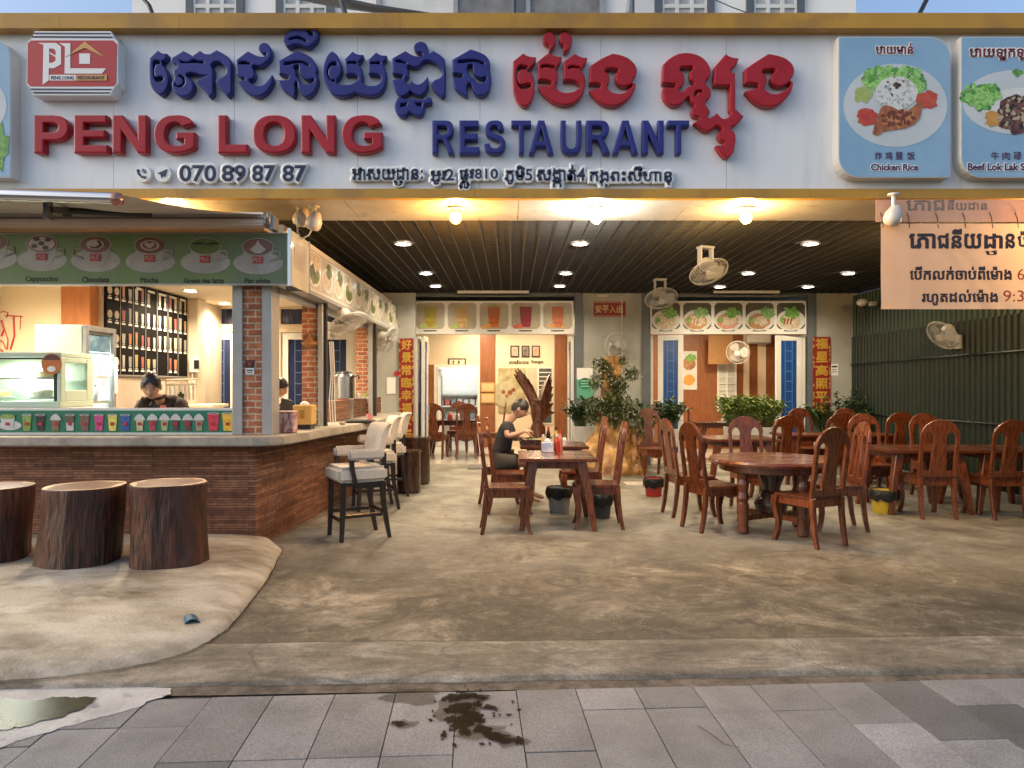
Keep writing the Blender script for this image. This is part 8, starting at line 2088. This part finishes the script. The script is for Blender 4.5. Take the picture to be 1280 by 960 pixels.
def head(mb, mh, sc=1.0):
    """face looks along local -y, z up; centre of the skull at the origin"""
    n, m = 36, 28
    def pt(a, t):
        u, v, w = math.sin(t) * math.cos(a), math.sin(t) * math.sin(a), math.cos(t)
        x, y, z = .076 * u, .097 * v, .118 * w
        f = max(0, -v)                                   # towards the face
        if z < -.02: x *= 1 - .28 * min(1, (-z - .02) / .09); y *= 1 - (.12 if v < 0 else .35) * min(1, (-z - .02) / .09)
        g = lambda cx, cz_, s: math.exp(-((x - cx) ** 2 + (z - cz_) ** 2) / s ** 2)
        y -= f * (.024 * math.exp(-(x / .013) ** 2) * (math.exp(-((z + .025) / .018) ** 2) + .5 * math.exp(-((z) / .02) ** 2)))
        y += f * .011 * (g(.032, .005, .017) + g(-.032, .005, .017))
        y -= f * .006 * math.exp(-((z - .028) / .012) ** 2) * math.exp(-(x / .05) ** 2)
        y -= f * .007 * math.exp(-((z + .062) / .012) ** 2) * math.exp(-(x / .024) ** 2)
        y -= f * .008 * math.exp(-((z + .10) / .018) ** 2) * math.exp(-(x / .022) ** 2)
        return Vector((x, y, z)) * sc
    old = mb.M; mb.M = mh
    mb.loft([[pt(2 * PI * k / n, max(.02, min(PI - .02, PI * i / m))) for k in range(n)] for i in range(m + 1)])
    for s in (-1, 1):
        mb.ball((s * .077 * sc, .012 * sc, -.012 * sc), (.012 * sc, .02 * sc, .032 * sc), 10, 6)
    mb.M = old
def face_parts(t, mh, sc=1.0, closed=False):
    mb = MB(); mb.M = mh
    for s in (-1, 1):
        mb.ball((s * .031 * sc, -.079 * sc, .003 * sc), (.011 * sc, .007 * sc, (.003 if closed else .006) * sc), 10, 6)
        mb.tube([(s * .016 * sc, -.091 * sc, .026 * sc), (s * .032 * sc, -.089 * sc, .031 * sc), (s * .048 * sc, -.076 * sc, .026 * sc)], .0035 * sc, 5)
    mb.build("eye", HAIR, t, world=True, smooth=True)
    mb = MB(); mb.M = mh; mb.tube([(-.022 * sc, -.087 * sc, -.062 * sc), (-.008 * sc, -.097 * sc, -.059 * sc), (.008 * sc, -.097 * sc, -.059 * sc), (.022 * sc, -.087 * sc, -.062 * sc)], [.002, .005, .005, .002], 6); mb.build("mouth", mat("lips", (.36, .13, .10), rough=.45), t, world=True, smooth=True)
def hair(t, mh, sc=1.0, style='short'):
    mb = MB(); mb.M = mh; n, m = 36, 18
    def pt(a, q):
        back_ = (math.sin(a) + 1) / 2                        # 1 at the back
        sd_ = math.sqrt(min(1, back_ * 2)); lim = {'short': .32 + .20 * sd_ + .17 * max(0, back_ * 2 - 1), 'tied': .285 + .29 * sd_ + .12 * max(0, back_ * 2 - 1)}[style] * PI + .05 * mnoise.noise((math.cos(a) * 6, math.sin(a) * 6, 2))
        tt_ = max(.02, q * lim)
        u, v, w = math.sin(tt_) * math.cos(a), math.sin(tt_) * math.sin(a), math.cos(tt_)
        k = 1.05 + .05 * mnoise.noise((u * 5, v * 5, w * 5)) + .04 * max(0, w) - .032 * max(0, q - .8) / .2
        return Vector((.078 * u * k, .1 * v * k, .121 * w * k)) * sc
    mb.loft([[pt(2 * PI * k / n, i / m) for k in range(n)] for i in range(m + 1)], cap=True)
    if style == 'tied': mb.ball((0, .105 * sc, .02 * sc), (.035 * sc, .035 * sc, .035 * sc), 12, 8)
    mb.build("hair", HAIR, t, world=True, smooth=True)
def hand(mb, wrist, d, nrm, side=1, curl=.6, sc=1.0):
    """palm and five bent fingers; d = pointing direction, nrm = palm normal (fingers curl towards it)"""
    d = Vector(d).normalized(); nrm = Vector(nrm); nrm = (nrm - d * nrm.dot(d)).normalized(); s = d.cross(nrm) * side
    w = Vector(wrist)
    ring = lambda c, a, b: [c + s * a * math.cos(2 * PI * k / 10) + nrm * b * math.sin(2 * PI * k / 10) for k in range(10)]
    mb.loft([ring(w - d * .01, .024 * sc, .02 * sc), ring(w + d * .02 * sc, .030 * sc, .017 * sc), ring(w + d * .055 * sc, .040 * sc, .015 * sc), ring(w + d * .085 * sc, .040 * sc, .012 * sc)])
    for i, (o, L_) in enumerate(((-.030, .062), (-.010, .074), (.010, .070), (.029, .055))):
        p = w + d * .078 * sc + s * o * sc; pts = [p]; a = 0
        for k in range(3):
            a += curl * (.7 if k == 0 else 1.0)
            p = p + (d * math.cos(a) + nrm * math.sin(a)) * L_ * sc * (.45, .32, .23)[k]; pts.append(p)
        mb.tube(pts, [.0095 * sc, .009 * sc, .0085 * sc, .006 * sc], 8)
    p = w + d * .022 * sc - s * .026 * sc
    pts = [p, p + (d * .6 - s * .55 + nrm * .5) * .035 * sc, p + (d * 1.1 - s * .6 + nrm * .95) * .052 * sc, p + (d * 1.5 - s * .35 + nrm * 1.35) * .058 * sc]
    mb.tube(pts, [.013 * sc, .0115 * sc, .010 * sc, .007 * sc], 8)
def hm(pos, rz=0, pitch=0, roll=0): return Matrix.Translation(Vector(pos)) @ Matrix.Rotation(rz, 4, 'Z') @ Matrix.Rotation(pitch, 4, 'X') @ Matrix.Rotation(roll, 4, 'Y')
V = Vector
# --- the man eating, side on, facing +x
t = thing("person", "man in a black shirt and dark shorts sitting and eating noodles", "person", (-.10, 9.12, 0))
Y = 9.12
hd = V((.10, Y - .02, 1.20))
J = {'pelvis': (V((-.15, Y, .56)), (.13, .12)), 'waist': (V((-.13, Y, .70)), (.12, .10)), 'chest': (V((-.07, Y, .92)), (.08, .075)), 'neckb': (V((-.04, Y, 1.05)), (.066, .064)), 'neck': (V((.01, Y, 1.10)), .060), 'skull': (V((.07, Y, 1.16)), .05),
     'shr': (V((-.07, Y - .17, 1.0)), .052), 'elr': (V((-.06, Y - .27, .86)), .043), 'wrr': (V((.15, Y - .20, .93)), .029),
     'shl': (V((-.05, Y + .17, 1.0)), .052), 'ell': (V((.02, Y + .22, .80)), .043), 'wrl': (V((.14, Y - .02, .84)), .029),
     'hipr': (V((-.13, Y - .10, .54)), .09), 'knr': (V((.26, Y - .13, .53)), .062), 'anr': (V((.20, Y - .13, .10)), .036), 'tor': (V((.36, Y - .14, .04)), .03),
     'hipl': (V((-.13, Y + .10, .54)), .09), 'knl': (V((.26, Y + .13, .53)), .062), 'anl': (V((.26, Y + .13, .10)), .036), 'tol': (V((.42, Y + .14, .04)), .03)}
E_ = [('pelvis', 'waist'), ('waist', 'chest'), ('chest', 'neckb'), ('neckb', 'neck'), ('neck', 'skull'), ('chest', 'shr'), ('shr', 'elr'), ('elr', 'wrr'), ('chest', 'shl'), ('shl', 'ell'), ('ell', 'wrl'), ('pelvis', 'hipr'), ('hipr', 'knr'), ('knr', 'anr'), ('anr', 'tor'), ('pelvis', 'hipl'), ('hipl', 'knl'), ('knl', 'anl'), ('anl', 'tol')]
mb = MB(); mb.mesh(skin_me(J, E_, 'pelvis'))
mh = hm(hd, R(90), R(30)); head(mb, mh, 1.04)
hand(mb, J['wrr'][0], (1, .25, .05), (0.1, .3, -1), 1, .75); hand(mb, J['wrl'][0], (.9, -.5, -.1), (.1, .4, -1), -1, .9)
mb.build("body", SKIN, t, world=True, smooth=True)
face_parts(t, mh, 1.04); hair(t, mh, 1.05, 'short')
def cloth(t, name, J2, E2, root, m_, extra=None): 
    mb = MB(); mb.mesh(skin_me(J2, E2, root))
    return mb.build(name, m_, t, world=True, smooth=True)
SHIRT = mat("black_cotton", (.014, .015, .018), (.03, .031, .036), scale=9, rough=.85, bump=.3, bscale=14)
P = lambda n: J[n][0]
sh = cloth(t, "shirt", {'p': (P('pelvis') + V((.0, 0, .02)), (.155, .145)), 'w': (P('waist'), (.155, .155)), 'c': (P('chest'), (.17, .165)), 'n': (P('neckb') + V((-.01, 0, -.005)), (.11, .105)), 'r': (P('shr'), .088), 'r2': (P('shr').lerp(P('elr'), .75), .07), 'l': (P('shl'), .075), 'l2': (P('shl').lerp(P('ell'), .75), .07)}, [('p', 'w'), ('w', 'c'), ('c', 'n'), ('c', 'r'), ('r', 'r2'), ('c', 'l'), ('l', 'l2')], 'p', SHIRT)
SHORT = mat("dark_olive_cotton", (.05, .048, .038), (.08, .076, .06), scale=9, rough=.9)
cloth(t, "shorts", {'p': (P('pelvis') + V((0, 0, -.01)), (.15, .14)), 'a': (P('hipr'), .115), 'a2': (P('hipr').lerp(P('knr'), .62), .088), 'b': (P('hipl'), .115), 'b2': (P('hipl').lerp(P('knl'), .62), .088)}, [('p', 'a'), ('a', 'a2'), ('p', 'b'), ('b', 'b2')], 'p', SHORT)
mb = MB(); q = P('chest') + V((.06, -.146, -.02)); mb.box(q, (.09, .02, .035), (0, R(12), 0)); mb.build("shirt_print", WHITEL, sh, world=True)
mb = MB(); wq = P('wrr') + V((.10, .02, -.01))
for s in (-.006, .006): mb.tube([wq + V((-.05, s, .05)), wq + V((.14, s * .5, -.06))], .0035, 6)
tag(mb.build("chopsticks", WOODR), "pair of chopsticks held by the eating man", "chopsticks")
# --- the barista bending over the counter
X_, Y = -3.56, 7.26
t = thing("person", "woman in a dark brown polo shirt bending over the kiosk counter, black hair tied back", "person", (X_, Y, .012))
hd = V((X_ - .02, Y - .20, 1.495))
J = {'pelvis': (V((X_ + .02, Y + .26, .96)), (.14, .11)), 'waist': (V((X_ + .01, Y + .20, 1.10)), (.12, .10)), 'chest': (V((X_, Y + .07, 1.27)), (.075, .065)), 'neckb': (V((X_ - .01, Y - .05, 1.375)), (.05, .048)), 'neck': (V((X_ - .02, Y - .12, 1.40)), .05), 'skull': (V((X_ - .04, Y - .17, 1.42)), .05),
     'shr': (V((X_ - .18, Y + .0, 1.315)), .045), 'elr': (V((X_ - .27, Y - .1, 1.11)), .043), 'wrr': (V((X_ - .13, Y - .32, 1.08)), .027),
     'shl': (V((X_ + .18, Y + .0, 1.315)), .045), 'ell': (V((X_ + .28, Y - .1, 1.11)), .043), 'wrl': (V((X_ + .12, Y - .32, 1.08)), .027),
     'hipr': (V((X_ - .09, Y + .27, .90)), .09), 'knr': (V((X_ - .1, Y + .3, .50)), .06), 'anr': (V((X_ - .1, Y + .36, .10)), .037), 'tor': (V((X_ - .11, Y + .22, .045)), .03),
     'hipl': (V((X_ + .11, Y + .27, .90)), .09), 'knl': (V((X_ + .11, Y + .3, .50)), .06), 'anl': (V((X_ + .11, Y + .36, .10)), .037), 'tol': (V((X_ + .12, Y + .22, .045)), .03)}
mb = MB(); mb.mesh(skin_me(J, E_, 'pelvis'))
mh = hm(hd, R(20), R(24)); head(mb, mh, 1.10)
hand(mb, P('wrr'), (.5, -.9, 0), (0, 0, -1), 1, .5); hand(mb, P('wrl'), (-.5, -.9, 0), (0, 0, -1), -1, .5)
mb.build("body", SKIN, t, world=True, smooth=True)
face_parts(t, mh, 1.10, True); hair(t, mh, 1.13, 'tied')
BROWNC = mat("dark_brown_cotton", (.028, .017, .013), (.05, .032, .025), scale=9, rough=.85, bump=.3, bscale=14)
sh = cloth(t, "polo_shirt", {'p': (P('pelvis') + V((.0, 0, .0)), (.165, .135)), 'w': (P('waist'), (.16, .15)), 'c': (P('chest'), (.18, .16)), 'n': (P('neckb') + V((0, .01, -.005)), (.12, .105)), 'r': (P('shr'), .092), 'r2': (P('shr').lerp(P('elr'), .8), .07), 'l': (P('shl'), .092), 'l2': (P('shl').lerp(P('ell'), .8), .07)}, [('p', 'w'), ('w', 'c'), ('c', 'n'), ('c', 'r'), ('r', 'r2'), ('c', 'l'), ('l', 'l2')], 'p', BROWNC)
mb = MB(); q = P('neckb'); mb.tube([q + V((.066 * math.cos(a), -.03 + .06 * math.sin(a), .022 - .03 * max(0, -math.sin(a)))) for a in [2 * PI * k / 20 for k in range(21)]], .016, 7, cap=False); mb.build("collar", BROWNC, sh, world=True, smooth=True)
p = W(204, 509, 7.17); mb = MB(); mb.box(p + V((0, .0, 0)), (.05, .03, .035), (R(-20), 0, 0)); mb.build("chest_badge", mat("badge_red", (.55, .12, .10), rough=.5), sh, world=True)
cloth(t, "trousers", {'p': (P('pelvis') + V((0, 0, -.02)), (.155, .125)), 'a': (P('hipr'), .105), 'a2': (P('knr'), .075), 'a3': (P('anr') + V((0, 0, .03)), .055), 'b': (P('hipl'), .105), 'b2': (P('knl'), .075), 'b3': (P('anl') + V((0, 0, .03)), .055)}, [('p', 'a'), ('a', 'a2'), ('a2', 'a3'), ('p', 'b'), ('b', 'b2'), ('b2', 'b3')], 'p', SHIRT)
# --- second worker behind the corner pier, in profile
X_, Y = -2.96, 8.75
t = thing("person", "worker with short black hair and a striped shirt half hidden behind the corner pier", "person", (X_, Y, .012))
hd = V((X_ + .10, Y - .02, 1.47))
J = {'pelvis': (V((X_ - .02, Y, .92)), (.13, .11)), 'waist': (V((X_ - .01, Y, 1.05)), (.12, .10)), 'chest': (V((X_ + .01, Y, 1.2)), (.08, .075)), 'neckb': (V((X_ + .03, Y, 1.31)), (.052, .05)), 'neck': (V((X_ + .06, Y, 1.36)), .048), 'skull': (V((X_ + .08, Y, 1.42)), .05),
     'shr': (V((X_ + .01, Y - .18, 1.26)), .06), 'elr': (V((X_ + .05, Y - .22, 1.04)), .043), 'wrr': (V((X_ + .27, Y - .12, 1.08)), .027),
     'shl': (V((X_ + .01, Y + .18, 1.26)), .06), 'ell': (V((X_ + .05, Y + .22, 1.04)), .043), 'wrl': (V((X_ + .27, Y + .12, 1.08)), .027),
     'hipr': (V((X_ - .02, Y - .1, .88)), .09), 'knr': (V((X_, Y - .1, .49)), .06), 'anr': (V((X_ - .03, Y - .1, .1)), .037), 'tor': (V((X_ + .12, Y - .11, .045)), .03),
     'hipl': (V((X_ - .02, Y + .1, .88)), .09), 'knl': (V((X_, Y + .1, .49)), .06), 'anl': (V((X_ - .03, Y + .1, .1)), .037), 'tol': (V((X_ + .12, Y + .11, .045)), .03)}
mb = MB(); mb.mesh(skin_me(J, E_, 'pelvis'))
mh = hm(hd, R(90), R(22)); head(mb, mh, 1.0); hand(mb, P('wrr'), (1, .2, -.1), (0, 0, -1), 1, .5); hand(mb, P('wrl'), (1, -.2, -.1), (0, 0, -1), -1, .5)
mb.build("body", SKIN, t, world=True, smooth=True)
face_parts(t, mh, 1.0); hair(t, mh, 1.03, 'short')
STR = mat("striped_cotton", (.02, .02, .022), rough=.85)
nt = STR.node_tree; ge = nt.nodes.new("ShaderNodeNewGeometry"); sp_ = nt.nodes.new("ShaderNodeSeparateXYZ"); nt.links.new(ge.outputs["Position"], sp_.inputs[0])
mt = nt.nodes.new("ShaderNodeMath"); mt.operation = 'PINGPONG'; mt.inputs[1].default_value = .035; nt.links.new(sp_.outputs[2], mt.inputs[0])
gt = nt.nodes.new("ShaderNodeMath"); gt.operation = 'GREATER_THAN'; gt.inputs[1].default_value = .018; nt.links.new(mt.outputs[0], gt.inputs[0])
rm = nt.nodes.new("ShaderNodeValToRGB"); rm.color_ramp.elements[0].color = (.02, .02, .022, 1); rm.color_ramp.elements[1].color = (.5, .5, .48, 1); nt.links.new(gt.outputs[0], rm.inputs[0]); nt.links.new(rm.outputs[0], nt.nodes["Principled BSDF"].inputs["Base Color"])
cloth(t, "striped_shirt", {'p': (P('pelvis'), (.155, .135)), 'w': (P('waist'), (.14, .12)), 'c': (P('chest'), (.155, .13)), 'n': (P('neckb') + V((0, 0, -.005)), (.085, .075)), 'r': (P('shr'), .075), 'r2': (P('shr').lerp(P('elr'), .8), .068), 'l': (P('shl'), .075), 'l2': (P('shl').lerp(P('ell'), .8), .068)}, [('p', 'w'), ('w', 'c'), ('c', 'n'), ('c', 'r'), ('r', 'r2'), ('c', 'l'), ('l', 'l2')], 'p', STR)
cloth(t, "trousers", {'p': (P('pelvis') + V((0, 0, -.02)), (.15, .125)), 'a': (P('hipr'), .105), 'a2': (P('knr'), .075), 'a3': (P('anr') + V((0, 0, .03)), .055), 'b': (P('hipl'), .105), 'b2': (P('knl'), .075), 'b3': (P('anl') + V((0, 0, .03)), .055)}, [('p', 'a'), ('a', 'a2'), ('a2', 'a3'), ('p', 'b'), ('b', 'b2'), ('b2', 'b3')], 'p', SHIRT)
